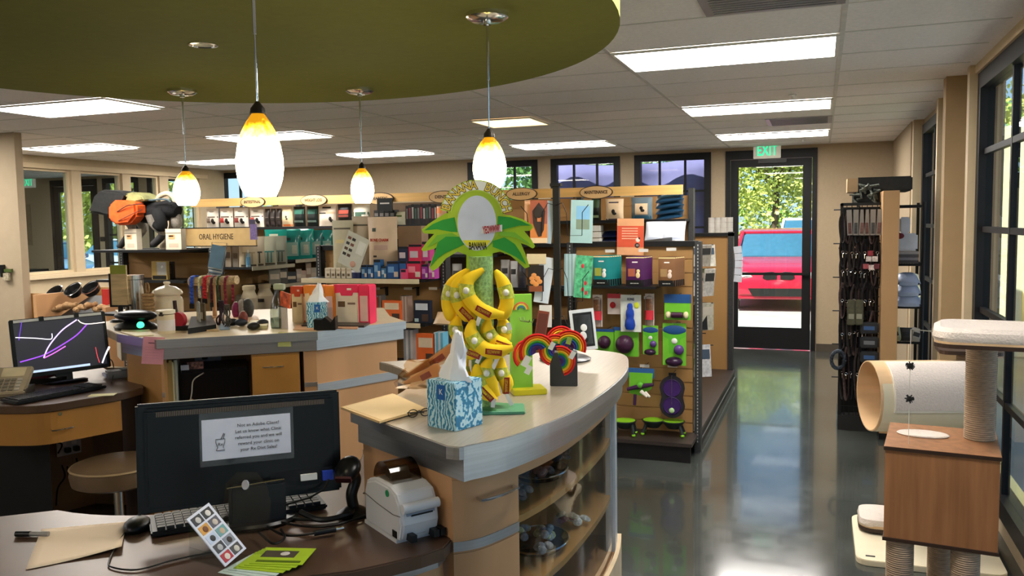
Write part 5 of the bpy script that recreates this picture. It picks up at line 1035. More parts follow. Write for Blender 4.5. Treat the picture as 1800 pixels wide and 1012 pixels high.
# papers taped to the far counter's apron
def taped(q, label, m, P, Qp, name='paper_note', lines=0):
    A, B, D_ = PV(*q[0], P, Qp), PV(*q[1], P, Qp), PV(*q[2], P, Qp); t, w_, h_ = framed(name, label, 'note', A, B, D_); MB().box(-w_/2, w_/2, -.0015, .0, 0, h_).build('sheet', m, t)
    if lines: 
        MB().box(-w_*.25, w_*.35, -.002, -.0015, h_*.76, h_*.79).build('printed_heading', C('#5A2A3A'), t); g = MB()
        for k in range(lines): g.box(-w_*.38, w_*.3, -.0019, -.0015, h_*(.62-.1*k), h_*(.625-.1*k))
        g.build('ruled_lines', C('#A86A80'), t)
    return t
nI = Vector((math.sin(rzI), -math.cos(rzI)))*.006; A0, A1 = ap[1]+nI, ap[2]+nI
taped([(252,591),(290,593),(251,639)], 'pink message slip taped to left end of the far counter', C('#E09AA8'), A0, A1, lines=5)
taped([(292,597),(313,597),(292,612)], 'small grey printed label beside the pink slip', C('#A8A6A4'), A0, A1)
taped([(318,599),(373,597),(318,611)], 'cream label with two dark codes on the steel apron', C('#C8BEA4'), A0, A1)
t = taped([(489,584),(512,584),(489,609)], 'yellow sticky note on the far counter apron above the drawer', C('#D8D884'), A0+nI*.6, A1+nI*.6, 'sticky_note')
# ================================================================ ON THE FAR COUNTER
def on(u, v, z=ZT): return PZ(u, v, z)
def hpx(p, v): return PY(900, v, p.y).z if 0 else (lambda: [h for h in [None]])
def ztop(p, v):
    lo, hi = p.z, p.z+1.5
    for _ in range(40):
        m = (lo+hi)/2
        if proj((p.x, p.y, m))[1] > v: lo = m
        else: hi = m
    return lo-p.z
def wpx(p, px): return px*depth(p)/FP
p = on(296,560); h = ztop(p, 494); r_ = wpx(p, 52)/2; t = thing('cookie_jar', 'white ceramic lidded treat jar on the far counter', 'jar', p)
MB().lathe([(r_*.85,0), (r_*.98,.02*h), (r_,.1*h), (r_,.48*h), (r_*.93,.56*h), (r_*.82,.60*h), (r_*.82,.64*h), (0,.64*h)], n=36).build('body', mat('ivory_ceramic', srgb('#E6D8BE'), .25, 0, .02), t, True)
MB().lathe([(r_*.80,.63*h), (r_*.98,.65*h), (r_*1.0,.69*h), (r_*.9,.76*h), (r_*.55,.85*h), (r_*.2,.88*h), (r_*.12,.90*h), (r_*.24,.95*h), (r_*.2,.99*h), (0,h)], n=36).build('lid', mat('ivory_ceramic'), t, True)
p = on(239,562); h = ztop(p, 483); r_ = wpx(p, 33)/2; t = thing('steel_canister', 'tall stainless steel canister left of the white jar', 'canister', p)
MB().lathe([(r_,0), (r_,.9*h), (0,.9*h)], n=32).build('body', mat('polished_steel', (.55,.53,.5), .18, 1, .05), t, True); MB().lathe([(r_*1.02,.905*h), (r_*1.02,h), (r_*.95,h), (0,h)], n=32).build('lid', mat('polished_steel'), t, True); MB().lathe([(r_*1.005,.895*h), (r_*1.005,.905*h)], n=32, cap=False).build('seal_ring', BLACKP, t)
p = on(262,565); h = ztop(p, 496); t = thing('twine_figure', 'brown coiled rope toy with a loop, between canister and white jar', 'toy', p)
g = MB(); 
for k in range(9): r_ = wpx(p, 9); g.tube([(r_*math.cos(a*PI/6), r_*math.sin(a*PI/6), h*.08*k+.01) for a in range(13)], .009, 6)
g.tube([(.012*math.cos(a*PI/6), 0, h*.86+.03*math.sin(a*PI/6)) for a in range(13)], .005, 6); g.build('coiled_rope', mat('jute_rope', srgb('#A8865C'), .9, 0, .3, 60), t, True)
p = on(293,585); h = ztop(p, 544); t = bottle('white supplement tub with printed label in front of the white jar', p, wpx(p, 29)/2, h, C('#D8C8A8'), '#E8DCC4', '#D8D0CC', 'supplement_tub', 'tub', prof=[(wpx(p,29)/2,0), (wpx(p,29)/2,.8*h), (0,.8*h)], neck=.96)
MB().box(-.003, .02, -wpx(p,29)/2-.004, -wpx(p,29)/2+.01, h*.76, h*.93).build('barcode', DARKT, t)
p = on(313,580); h = ztop(p, 528); t = thing('tape_dispenser', 'red and black packing tape gun beside the supplement tub', 'tape dispenser', p, .3)
MB().tube([(0,0,.06), (-.01,0,.12), (-.012,0,h)], .011, 8).build('handle', C('#2A1010'), t); MB().cyl((-.0,-.02,.055), (-.0,.02,.055), .045, n=24).build('tape_roll', C('#A01828'), t, True); MB().prism([(-.03,-.03), (.10,-.03), (.12,.0), (.10,.03), (-.03,.03)], 0, .025).build('black_base', BLACKP, t, bev=.004)
p = on(240,578); t = thing('barcode_scanner', 'black scanner with green light lying on left end of far counter', 'scanner', p, .1)
MB().lathe([(.12,0), (.13,.015), (.11,.03), (.05,.05)], n=24, sx=1.0, sy=.7).build('stand_foot', BLACKP, t, True); MB().ball((0,0,.075), .13, 18, 1, .6, .25).build('head', mat('black_gloss_plastic'), t, True); MB().ball((.075,-.06,.03), .02, 10).build('green_lamp', mat('green_led', (.05,.7,.3), .4, emit=1.5), t, True)
p = on(212,520, ZT); sgn = thing('sign_board', 'green-topped wooden menu sign on a black stand left of the canister', 'sign', (on(212,565).x, on(212,565).y, ZT), .2)
P0 = Vector(sgn.location); z0, z1 = ztop(P0, 536), ztop(P0, 466); w_ = wpx(P0, 30)
MB().box(-w_/2, w_/2, 0, .012, z0, z1).build('board', mat('pale_wood_print', srgb('#C8AE82'), .6, 0, .25, 14, aniso=(.4,1,3)), sgn); MB().box(-w_/2, w_/2, -.002, 0, z1-(z1-z0)*.22, z1).build('green_heading', C('#8E9432'), sgn); MB().box(-w_/2-.012, -w_/2, -.002, .014, z0-.01, z1-.05).box(-w_/2-.012, w_/2, -.002, .014, z0-.012, z0).build('black_frame', BLACKP, sgn); MB().cyl((0,.006,0), (0,.006,z0), .014).build('post', BLACKP, sgn); MB().lathe([(.06,0), (.05,.015), (0,.02)], n=20).build('foot', BLACKP, sgn, True)
# spindle rack of collars
P0 = on(378,560); t = thing('collar_rack', 'T-shaped wooden stand draped with pet collars on the far counter', 'rack', P0, .06); zb = ztop(P0, 495); wl, wr = -wpx(P0, 48), wpx(P0, 48)
MB().cyl((0,0,0), (0,0,zb), .013).build('post', MAPLE, t, True); MB().cyl((wl,0,zb), (wr,0,zb+.012), .027, n=14).build('crossbar', mat('woven_tan', srgb('#C8AE88'), .9, 0, .35, 90), t, True); MB().lathe([(.09,0), (.08,.015), (0,.018)], n=20).build('foot', MAPLED, t, True)
for k, (u, v1, c_, w_, lab) in enumerate([(340,533,'#3A5CC0',8,'blue paw-print collar, leftmost on the T-shaped stand'), (356,523,'#D8D0A0',5,'cream green collar, second on the T-shaped stand'), (367,524,'#D02A34',8,'red spotted collar hanging on the T-shaped stand'), (381,530,'#5A1E28',5,'maroon collar at the post of the T-shaped stand'), (394,530,'#3E5A32',4,'green beaded collar on the T-shaped stand'), (409,540,'#8E2A3A',5,'thin dark red collar, rightmost on the T-shaped stand')]):
    x = (u-378)/FP*depth(P0); hz = ztop(P0, v1); ww = wpx(P0, w_)/2; q = P0+Vector((x*math.cos(.06), x*math.sin(.06), 0))
    o = thing('pet_collar', lab, 'collar', q, .06, 'collars draped on the T stand'); g = MB(); loop = crom([Vector(z) for z in [(0,-.035,hz), (0,-.037,zb-.02), (0,-.028,zb+.026), (0,0,zb+.036), (0,.028,zb+.026), (0,.037,zb-.02), (0,.035,hz+.03)]], 5)
    for a_, b_ in zip(loop, loop[1:]): g.quad(a_+Vector((-ww,0,0)), a_+Vector((ww,0,0)), b_+Vector((ww,0,0)), b_+Vector((-ww,0,0)))
    o2 = g.build('strap', mat('collar_'+c_, srgb(c_), .7, 0, .5, 110), o, True); o2.modifiers.new('th', 'SOLIDIFY').thickness = .003; MB().box(-ww*1.1, ww*1.1, -.045, -.033, hz-.03, hz).build('buckle', BLACKP, o, bev=.002)
for k, (u, v, c_, w_, h_, lab) in enumerate([(356,572,'#5A4A32',14,40,'brown boxed item standing below the cream collar'), (350,575,'#8A8A84',5,46,'grey patterned strap standing under the blue collar'), (388,572,'#3A2A34',12,44,'dark beaded lead bundle right of the T stand post'), (400,575,'#4A4640',12,40,'grey beaded lead bundle under the green collar'), (415,560,'#8A2A5A',14,30,'magenta toy behind the thin dark red collar'), (425,560,'#9A948C',12,34,'grey bottle-like toy right of the collars'), (428,572,'#7A3A30',16,26,'reddish brown toy lying right of the collars'), (436,560,'#3A3A38',18,36,'black rounded toy right of the collars')]):
    q = on(u, v); o = thing('pet_accessory', lab, 'pet accessory', q, .2*k); ww = wpx(q, w_)/2; hh = wpx(q, h_)
    if k in (2, 3):
        g = MB(); rnd = random.Random(k)
        for j in range(5): g.tube(crom([Vector((rnd.uniform(-ww,ww), 0, hh)), Vector((rnd.uniform(-ww,ww), .01, hh*.6)), Vector((rnd.uniform(-ww,ww), -.01, hh*.3)), Vector((rnd.uniform(-ww,ww), 0, .004))], 4), .005, 5)
        g.build('beaded_cords', mat('beads_'+c_, srgb(c_), .4, 0, .9, 160), o, True)
    elif k in (0, 1): MB().box(-ww, ww, -.01, .01, 0, hh).build('body', C(c_, var=.3, scale=60), o, bev=.004); MB().box(-ww*.6, ww*.6, -.012, -.01, hh*.3, hh*.6).build('print', C('#B8A890'), o)
    else: MB().ball((0,0,hh*.5), hh*.5, 14, ww/hh*2, .7, 1).build('body', C(c_, var=.3, scale=50), o, True); MB().lathe([(ww*.4,hh*.9), (ww*.4,hh), (0,hh)], n=12).build('tip', C('#B8B0A4'), o)
# desktop clutter
def slabpx(label, name, cat, q, m, th=.004, z=ZT, **k): 
    pts = [V2(PZ(u, v, z+th)) for u, v in q]; o = MB().prism([tuple(p) for p in pts], z+.0005, z+th).build(name, m, bev=0); return T(o, label, cat)
slabpx('tan papers spread on the right half of the far counter', 'paper_pile', 'papers', [(372,566),(380,553),(420,550),(455,555),(455,560),(400,566)], C('#D8B898'), .012)
slabpx('cream papers at the left end of the far counter under the scanner', 'paper_pile', 'papers', [(212,583),(215,574),(262,578),(270,588),(238,590)], C('#D8C89C'), .006)
slabpx('black tablet-like folder leaning on cream papers', 'black_folder', 'folder', [(330,577),(336,556),(372,554),(380,570)], BLACKP, .03)
slabpx('cream rounded pad in front of the black folder', 'mouse_pad', 'pad', [(335,579),(352,568),(375,568),(385,580)], C('#D8B88C'), .008)
slabpx('blue-grey leaflet in front of the collar stand', 'leaflet', 'papers', [(386,579),(384,567),(400,566),(404,578)], C('#6A7E90'), .004)
slabpx('pale stack of cards near the front edge of the far counter', 'card_stack', 'cards', [(436,572),(440,562),(472,562),(470,572)], C('#D8CC9C'), .02)
slabpx('tan leaflet left of the black tray holder', 'leaflet', 'papers', [(515,579),(522,570),(552,571),(556,580)], C('#D8A880'), .004)
slabpx('pale printed leaflets right of the black tray holder', 'leaflet', 'papers', [(582,576),(600,570),(632,570),(628,577)], C('#C89878'), .006)
for u, v, lab in [(408,573,'black round stapler-like object on the far counter'), (424,573,'dark blue tape roll on the far counter'), (462,574,'small black clip box at the front of the far counter'), (446,580,'black keys lying at the front edge of the far counter')]:
    q = on(u, v); t = thing('desk_item', lab, 'desk item', q, u*.01); MB().ball((0,0,.022), .032, 12, 1.2, .8, .65).build('body', C('#1E2430' if u == 424 else '#141414'), t, True); MB().box(-.015, .015, -.03, -.02, .01, .03).build('clip', C('#8A8A8A'), t)
# spray bottle with white label card
p = on(489,576); h = ztop(p, 496); r_ = wpx(p, 26)/2; t = thing('spray_bottle', 'clear spray bottle with green trigger on the far counter', 'bottle', p)
MB().lathe([(r_*.92,0), (r_,.02), (r_,.35*h), (r_*.75,.58*h), (r_*.35,.74*h), (r_*.3,.84*h)], n=24).build('body', glassmat('cloudy_bottle', (.62,.66,.60), .15, 1.45, .08), t, True); MB().lathe([(r_*.88,.004), (r_*.95,.02), (r_*.95,.22*h), (0,.22*h)], n=20).build('liquid', glassmat('cloudy_liquid', (.55,.6,.55), .1, 1.3), t, True)
MB().box(-.016, .05, -.014, .014, .84*h, .97*h).build('trigger_head', C('#A8B098'), t, bev=.004); MB().tube([(.03,0,.86*h), (.04,0,.74*h), (.05,0,.68*h)], .006, 6).build('trigger', C('#2E7A3A'), t)
MB().at((.045,-.02,0), -.4).box(-.035, .05, -.002, .002, 0, .46*h).build('white_label_card', C('#C8BEB8'), t); MB().at((.05,-.018,0), -.35, ry=.15).box(-.045, .045, -.004, .004, .48*h, .80*h).build('orange_label', mat('orange_print', srgb('#C85A34'), .5, 0, .6, 30), t)
# boxed litter bags
def litter(u0, u1, v0, v1, label, col, col2, y_extra=0):
    p = on((u0+u1)/2, v0); h = ztop(p, v1); w_ = wpx(p, u1-u0); t = thing('litter_bag', label, 'bag', p, .12)
    MB().box(-w_/2, w_*.18, 0, .10, 0, h*.96).build('front_body', C(col2), t, bev=.006); MB().plate([(-w_/2-.002,h*.78), (-w_/2-.002,h), (w_*.18,h), (w_*.2,h*.80), (w_*.05,h*.80), (w_*.02,h*.72), (-w_*.3,h*.72), (-w_*.33,h*.80)], -.003, .05).build('coloured_top', C(col), t, bev=.001)
    MB().box(w_*.18, w_/2, -.0, .11, 0, h*.99).build('gusset', C(col), t, bev=.006); MB().box(w_*.24, w_*.46, -.002, 0, h*.08, h*.72).build('side_label', C('#E8B8B0'), t); MB().box(-w_*.40, -w_*.2, -.002, 0, h*.44, h*.58).build('dog_logo', C('#6A4A2A'), t); MB().box(-w_*.12, w_*.1, -.002, 0, h*.5, h*.55).build('title_print', C('#8A6A5A'), t)
    MB().box(-w_*.12, .0, -.006, -.002, h*.86, h*.91).build('carry_slot', C('#E8D8C8'), t); return t
litter(534,590,570,501,'orange and cream litter bag standing behind the small tissue box','#E8842A','#E8D0A4'); litter(587,652,570,500,'pink and cream litter bag at the middle of the far counter','#E83058','#E8D4BC'); litter(512,545,568,503,'red-orange litter bag partly behind the spray bottle','#C84A28','#E0C8A0')
p = on(575,572); q0 = on(561,574); X = on(592,570)-q0; t = tissue_box('small blue-grey tissue box on the far counter by the litter bags', (on(576,576).x, on(576,576).y, ZT), fr1.rz-.1, wpx(p, 34), ztop(p, 528), .10)
p = on(572,580); h = ztop(p, 555); w_ = wpx(p, 38); t = thing('brochure_holder', 'black notched card tray in front of the small tissue box', 'holder', p, .35); MB().plate([(-w_/2,0), (-w_/2,h*.8), (-w_*.1,h*.75), (0,h*.95), (w_*.3,h*.55), (w_/2,h), (w_/2,0)], -.02, .05).build('tray', BLACKP, t, bev=.003); MB().plate([(-w_*.3,h*.6), (-w_*.25,h*1.5), (w_*.35,h*1.6), (w_*.4,h*.6)], .0, .004).build('clear_card', CLEAR, t)
slabpx('brown display board edge under the litter bags', 'display_tray', 'tray', [(530,571),(540,564),(662,556),(660,560),(640,572)], mat('brown_black_metal'), .012)
# ================================================================ SHELF STOCK
def shp(u0, u1, vt, vb, y):
    p = PY((u0+u1)/2, vb, y); a_, b_ = PY(u0, vb, y), PY(u1, vb, y); h = PY((u0+u1)/2, vt, y).z-p.z; return p, b_.x-a_.x, h
def snap(p, z): return Vector((p.x, p.y, z+.0005))
W_, K_, BR = '#DDD3C4', '#16130F', '#6A4A38'
def kib(label, u0, u1, vt, vb, y, z, body, prints, group=None, d=.09, **k):
    p, w_, h = shp(u0, u1, vt, vb, y); return bag(label, snap(p, z), w_*.97, h, d, body, prints, group=group, **k), w_, h
def dogprint(t, w_, h, d, u, v, r, c_='#14100E'):
    blob(t, w_, h, d, u, v, r, c_, 'dog_print', 1, 1.2); blob(t, w_, h, d, u+.12, v-.10, r*.9, c_, 'dog_print', 1.3, .9)
g1 = 'pet food bags on the top shelf of the back run'
for k, (u0, u1, c2, lab) in enumerate([(364,386,'#7A6658','leftmost'), (387,411,'#B8342E','second from left'), (412,438,'#8E3A34','third from left'), (440,465,'#A83A34','nearest the Intestinal oval')]):
    t, w_, h = kib('white dog food bag with dog print on top back shelf, '+lab, u0, u1, 364, 398, 8.03, 1.715, W_, [(-.98,.98,.52,.58,'#5A4436','dark_band'), (-.9,-.1,.25,.5,c2,'colour_patch')], g1); dogprint(t, w_, h, .09, .3, .36, .022); blob(t, w_, h, .09, 0, .83, .03, '#A89A88', 'oval_logo', 1.2, .3)
for k, u in enumerate((467, 477, 487)):
    kib(['leftmost','middle','rightmost'][k]+' of three dark brown bags right of the white dog food bags', u, u+9, 366, 398, 8.03, 1.715, '#2A2320', [(-.8,.8,.5,.54,'#5A504A','grey_band'), (-.8,.8,.12,.3,'#4A4040','label_patch')], 'dark brown bags on the top back shelf')
t, w_, h = kib('slim cream bag with a running dog and orange foot on the top back shelf', 496, 516, 364, 398, 8.03, 1.715, '#CDB892', [(-.97,.97,.02,.12,'#C86A34','orange_foot')]); dogprint(t, w_, h, .09, .1, .5, .012)
for u0, u1, lab in ((517,538,'dark green bag left of the Weight Loss oval\'s centre'), (540,561,'dark teal bag under the Weight Loss oval')):
    kib(lab+', top back shelf', u0, u1, 362, 397, 8.03, 1.715, '#101614', [(-.9,.9,.62,.85,'#1E5A4A','teal_print'), (-.8,.8,.2,.3,'#6A7A70','pale_text_band')])
t, w_, h = kib('large white and tan bag right of the dark teal bag, top back shelf', 561, 592, 360, 396, 8.03, 1.715, '#D8C8B4', [(-.9,0,.6,.66,K_,'black_band'), (.0,.95,.6,.7,'#C8A080','tan_band'), (-.5,.5,.86,.94,K_,'oval_mark')]); dogprint(t, w_, h, .09, .5, .35, .02)
kib('black bag with red arc print on the top back shelf', 594, 620, 358, 396, 8.03, 1.715, K_, [(-.7,.7,.55,.72,'#A83A24','red_arc_print'), (-.7,.7,.40,.5,'#7A3020','lower_red_print')])
kib('white bag with green dotted band behind the middle pendant lamp', 621, 652, 358, 396, 8.03, 1.715, '#D8D0BC', [(-.95,.95,.4,.62,'#3A5A48','green_band'), (.2,.9,.2,.5,'#E0D8C8','white_patch')])
p, w_, h = shp(663, 690, 348, 371, 7.88); t = thing('shelf_sign', 'small black hanging sign in front of the partly hidden oval', 'sign', p); MB().box(-w_/2, w_/2, 0, .01, 0, h).build('board', BLACKP, t); MB().box(-w_*.3, w_*.3, -.001, 0, h*.55, h*.65).build('pale_print', C('#A8A098'), t); MB().box(-.004, .004, .004, .06, h*.3, h).build('bracket', BLACKM, t)
p, w_, h = shp(657, 694, 370, 383, 7.95); 
for k in range(4): carton(f'black tin box in the row under the small black sign, {ORD[k]} from left', snap(p+Vector((-w_/2+w_*(k+.5)/4, 0, 0)), 1.715), w_/4*.92, .16, .1, '#1A1816', [(-.35,.35,.6,.8,'#6A6460','pale_print')], group='black tins under the small black sign')
kib('white pouch with green letters right of the black tins', 694, 713, 370, 393, 8.0, 1.715, '#D8D4B8', [(-.6,.6,.6,.75,'#5A6A30','green_print')])
for k in range(11):
    u = 714+5*k; carton(f'thin dark upright pack, {ORD[k]} from left of the row left of the banana sign', snap(PY(u+2, 394, 8.0), 1.715), .033, .20+.008*(k % 3), .12, ['#1C1818','#26201E','#141416'][k % 3], [(-.3,.3,.3,.85,['#6A6460','#8A3A40','#A8A098','#3A5A4A'][k % 4],'spine_print')], group='thin dark upright packs')
kib('cream and orange bag half hidden by the banana sign', 768, 786, 362, 394, 8.0, 1.715, '#D8A884', [(-.9,.2,.6,.9,'#E8823A','orange_print')])
# under the top shelf on the tan fascia / second shelf
t, w_, h = kib('cream bag with small dog under the Maintenance oval', 1064, 1097, 345, 382, 7.97, 1.73, '#D8BC98', [(-.6,.5,.80,.86,'#3A3040','title_print'), (-.95,.95,.0,.06,'#2A2440','dark_base')]); dogprint(t, w_, h, .09, -.05, .4, .018)
t, w_, h = kib('grey-blue bag with cream panel and dog, right of the cream bag', 1109, 1148, 345, 384, 7.97, 1.73, '#5E6C72', [(-.6,.6,.22,.72,'#D8BC98','cream_panel'), (-.9,.9,.02,.16,'#2A5A6E','teal_base')]); dogprint(t, w_, h, .09, .0, .5, .018)
for k in range(4):
    p = PY(1176, 380-9*k, 7.97); bag(f'dark blue treat bag lying tilted at right end of top shelf, {ORD[k]} from the bottom', (p.x, p.y, 1.735+.055*k), .26, .17, .05, '#14324A', [(-.7,.7,.3,.6,'#3E7898','blue_print'), (-.7,.2,.7,.8,'#B8C8D0','pale_print')], group='blue treat bags stacked at the run\'s right end', rx=-1.15, ry=-.12)
kib('black and green leafy bag left of the Maintenance bags', 1040, 1057, 346, 390, 7.97, 1.73, '#141A10', [(-.8,.8,.5,.9,'#2E4424','leaf_print'), (-.6,.6,.1,.2,'#8A9A70','pale_text')])
for k in range(3): p = PY(1043, 420-10*k, 7.95); T(MB().at((p.x, p.y, 1.50+.062*k)).box(-.06, .06, 0, .16, 0, .055).build('product_box', C('#D0CCC0')), f'white box in the stack right of the spinner pole, {ORD[k]} from bottom', 'box', 'white boxes right of the spinner pole')
for k in range(2): p = PY(1070, 418, 7.95); bag(['navy bag lying flat behind the orange poster, lower one','navy bag with white band lying on the lower navy bag'][k], (p.x, p.y+.1, 1.51+.06*k), .24, .2, .06, '#141A3A', [(-.9,.9,.5,.75,'#C8B8A8' if k else '#2A3458','band')], rx=-1.3)
for k, (u0, u1) in enumerate(((1133,1166), (1162,1202))):
    p, w_, h = shp(u0, u1, 388, 420, 7.85); bag(['white plain bag leaning on the shelf, left of the two big white bags','white plain bag leaning on the shelf, right of the two big white bags'][k], (p.x, p.y, 1.505), w_*1.05, h*1.35, .09, '#DDE2EC', [(-.7,.7,.12,.2,'#B8C0D0','faint_print')], rx=-.5)
for k in range(3): p = PY(1160, 424, 7.8); T(MB().at((p.x, p.y-.02, 1.502)).box(-.16, .2, -.03-.02*k, .2, -.0, .004).build('flat_tray', C('#A8B0C0')), 'thin grey tray edge under the two white bags', 'tray', 'thin trays under the white bags') if k == 0 else None
# far end: white cans on the tan end panel
for r in range(3):
    for k in range(4):
        p = PY(1251+10.5*k, 410, 9.0); T(MB().lathe([(.034,0), (.034,.052), (0,.052)], (p.x, 9.0, 1.582+.0535*r), 16).build('food_can', mat('can_white', (.62,.58,.52), .5, 0, .1)), f'white food can on the tan end panel, {["bottom","middle","top"][r]} row, {ORD[k]} from left', 'can', 'white cans on the end panel') 
# orange poster
t, w_, h_ = framed('poster', 'orange and peach poster with dog and number 10 hanging over the toy gondola', 'poster', PY(1085,384,6.12), PY(1132,384,6.12), PY(1085,448,6.12))
MB().box(-w_/2, w_/2, 0, .003, 0, h_).build('sheet', C('#E8A878'), t); MB().box(-w_/2, w_/2, -.001, 0, h_*.22, h_*.80).build('orange_field', C('#D8583A'), t); MB().cyl((w_*.26,-.003,h_*.27), (w_*.26,0,h_*.27), .018, n=20).build('black_disc', DARKT, t); text('10', .022, 'lettering', WHITE, t, (w_*.26,-.0035,h_*.27), depth=.0003); MB().ball((w_*.28,-.001,h_*.42), .016, 10, 1, .2, 1.1).build('dog_print', C('#E8D8C8'), t, True); MB().ball((w_*.33,-.002,h_*.46), .009, 8, 1, .2, 1.1).build('dog_ear_print', C('#5A2A1A'), t, True)
g = MB()
for k in range(5): g.box(-w_*.32, w_*.28, -.0016, -.001, h_*(.72-.07*k), h_*(.745-.07*k))
g.build('text_lines', C('#F0B898'), t)
# ---- toy endcap
YE = 6.19
for k, (u, v) in enumerate([(1072,441), (1131,440), (1180,438), (1140,523), (1193,521), (1133,643), (1182,643), (1190,570)]):
    p = PY(u, v, YE-.14); t = thing('price_holder', f'small price tag on its peg hook at the toy gondola, {ORD[k]} of eight', 'price tag', (p.x, p.y, p.z), group='price tags on the toy gondola'); MB().box(-.035, .035, -.001, .001, -.011, .011).build('tag', C('#D0CCC4'), t); MB().cyl((0,.0,.0), (0,YE-.0-p.y+.01,.0), .003, n=6).build('hook_arm', BLACKM, t)
MB().box(-.46, .24, -.282, -.0, -.0, .055).build('tray_lip', BLACKM, None) if 0 else None
def treat(label, u0, u1, vt, vb, y, body, dark, fig, grp, txt, spread=1):
    p, w_, h = shp(u0, u1, vt, vb, y)
    for k in range(5, -1, -1):
        q = Vector((p.x+.010*k*spread, y+.03*k, 1.2455)); t = bag(label if k == 0 else label.replace('frontmost', ORD[k]+' behind the frontmost'), q, w_, h, .035, body, [(-.97,.97,.01,.22,'#151515','black_foot')], group=grp, name='treat_pouch')
        patch(t, w_, h, .035, -.96, .96, .955, .985, C('#E0C88A'), 'top_seal')
        if k == 0:
            blob(t, w_, h, .035, .35, .38, .017, fig, 'dog_print', .9, 1.3); blob(t, w_, h, .035, .38, .52, .013, fig, 'dog_head_print'); patch(t, w_, h, .035, -.75, .05, .34, .6, C(txt), 'title_patch'); patch(t, w_, h, .035, -.3, .3, .80, .84, C('#D8D0C8'), 'brand_print'); patch(t, w_, h, .035, -.5, .4, .09, .12, C('#B8B8B0'), 'foot_print')
treat('teal dog treat pouch, frontmost in the left row', 1042, 1073, 452, 505, 5.95, '#137A78', 0, '#E0DCD0', 'teal treat pouches', '#9AA03A')
treat('purple dog treat pouch, frontmost in the middle row', 1100, 1133, 453, 505, 5.95, '#4A1A4C', 0, '#E0C890', 'purple treat pouches', '#A85A40', .6)
treat('brown dog treat pouch, frontmost in the right row', 1157, 1188, 453, 505, 5.95, '#7A5434', 0, '#D8C0B0', 'brown treat pouches', '#9A7A50', .8)
def hangcard(label, u0, u1, vt, vb, y, col, name='toy_card', cat='toy', top=None, group=None, cs=None):
    p, w_, h = shp(u0, u1, vt, vb, y); t = thing(name, label, cat, p, group=group)
    bc = MB().box(-w_/2, w_/2, 0, .003, 0, h).build('backing_card', C(col), t); (put(bc, (0,0,h*cs[2]), (0,0,0), (cs[0],1,cs[1])) if cs else None); MB().cyl((0,.0,h-.006), (0,YE-y+.01,h-.006), .0025, n=6).build('hook', BLACKM, t)
    if top: MB().box(-w_/2-.003, w_/2+.003, -.002, .004, h*top, h).build('header_card', C('#1E4A7E'), t)
    return t, w_, h
def tubepack(label, u0, u1, vt, vb):
    t, w_, h = hangcard(label, u0, u1, vt, vb, 6.05, '#D8CCC0', 'treat_tube', 'treats'); MB().lathe([(w_*.42,0), (w_*.45,h*.9), (w_*.1,h*.95)], (0,-w_*.2,0), 14, 1, .6).build('clear_tube', glassmat('tube_film', (.85,.8,.78), .1, 1.4, .1), t, True); MB().lathe([(w_*.47,h*.22), (w_*.47,h*.5)], (0,-w_*.2,0), 14, 1, .6).build('red_sleeve', C('#D0303C'), t, True); MB().lathe([(w_*.38,h*.52), (w_*.38,h*.85)], (0,-w_*.2,0), 12, 1, .6).build('treat_filling', C('#8A5A38', var=.4, scale=60), t, True)
tubepack('clear treat tube with red sleeve, left of the red toy card', 1042, 1059, 518, 574); tubepack('clear treat tube with red sleeve, right of the blue rubber toy', 1134, 1150, 516, 574)
t, w_, h = hangcard('white card with red heart-shaped toy, between treat tube and blue toy', 1068, 1092, 516, 552, 6.05, '#E0D0C8'); MB().box(-w_/2, w_/2, -.002, 0, h*.78, h).build('red_header', C('#C83A44'), t); MB().ball((-w_*.1,-.008,h*.45), .022, 14, 1, .5, 1.1).build('red_toy', C('#B81E24', rough=.3), t, True)
t, w_, h = hangcard('white rounded blister card holding a large blue rubber snowman toy', 1091, 1127, 518, 583, 6.0, '#D8DCD0', 'rubber_toy'); hh = h
MB().lathe([(.0,.06*h), (.030,.08*h), (.040,.18*h), (.034,.32*h), (.027,.38*h), (.031,.48*h), (.028,.58*h), (.020,.64*h), (.022,.70*h), (.016,.77*h), (0,.79*h)], (0,-.03,0), 24, 1, .9).build('blue_rubber_body', C('#163C9C', rough=.3), t, True); text('KONG', .026, 'lettering', C('#14285A'), t, (0,-.002,h*.88), width=.05, bold=.001, depth=.0005); MB().ball((w_*.28,-.001,h*.72), .02, 10, 1, .2, 1.2).build('yellow_panel', C('#D8E03A'), t, True)
t, w_, h = hangcard('blue and green card with a bone and purple roller toy, top right', 1168, 1214, 517, 562, 6.02, '#6CB82E', 'dog_toy', top=.66); MB().cyl((-w_*.22,-.02,h*.2), (w_*.22,-.02,h*.2), .021, n=18).build('purple_roller', C('#3A1430', rough=.4), t, True)
for s in (-1, 1): MB().ball((s*w_*.34,-.02,h*.2), .024, 14, .8, .8, 1.1).build('bone_end', C('#D8CCA0'), t, True)
for u0, u1, vt, vb, r_, lab in ((1049,1080,578,618,.040,'green card with small purple ball, left of the two ball cards'), (1079,1123,575,626,.052,'green card with larger purple ball, right of the two ball cards')):
    t, w_, h = hangcard(lab, u0, u1, vt, vb, 6.03, '#6CB82E', 'ball_toy', top=.88); r_ = min(w_, h)*.36; MB().ball((0,-r_*.8,h*.45), r_, 22, 1, 1, 1).build('purple_ball', mat('purple_rubber', srgb('#3A1630'), .45, 0, .1), t, True)
    g = MB()
    for k in range(6): a_ = k*PI/3; g.tube([(math.cos(a_)*r_*.35, -r_*.8-r_*.95, h*.45+math.sin(a_)*r_*.35), (math.cos(a_)*r_*.8, -r_*.8-r_*.62, h*.45+math.sin(a_)*r_*.8)], .002, 5)
    g.build('ball_grooves', C('#1A0A18'), t)
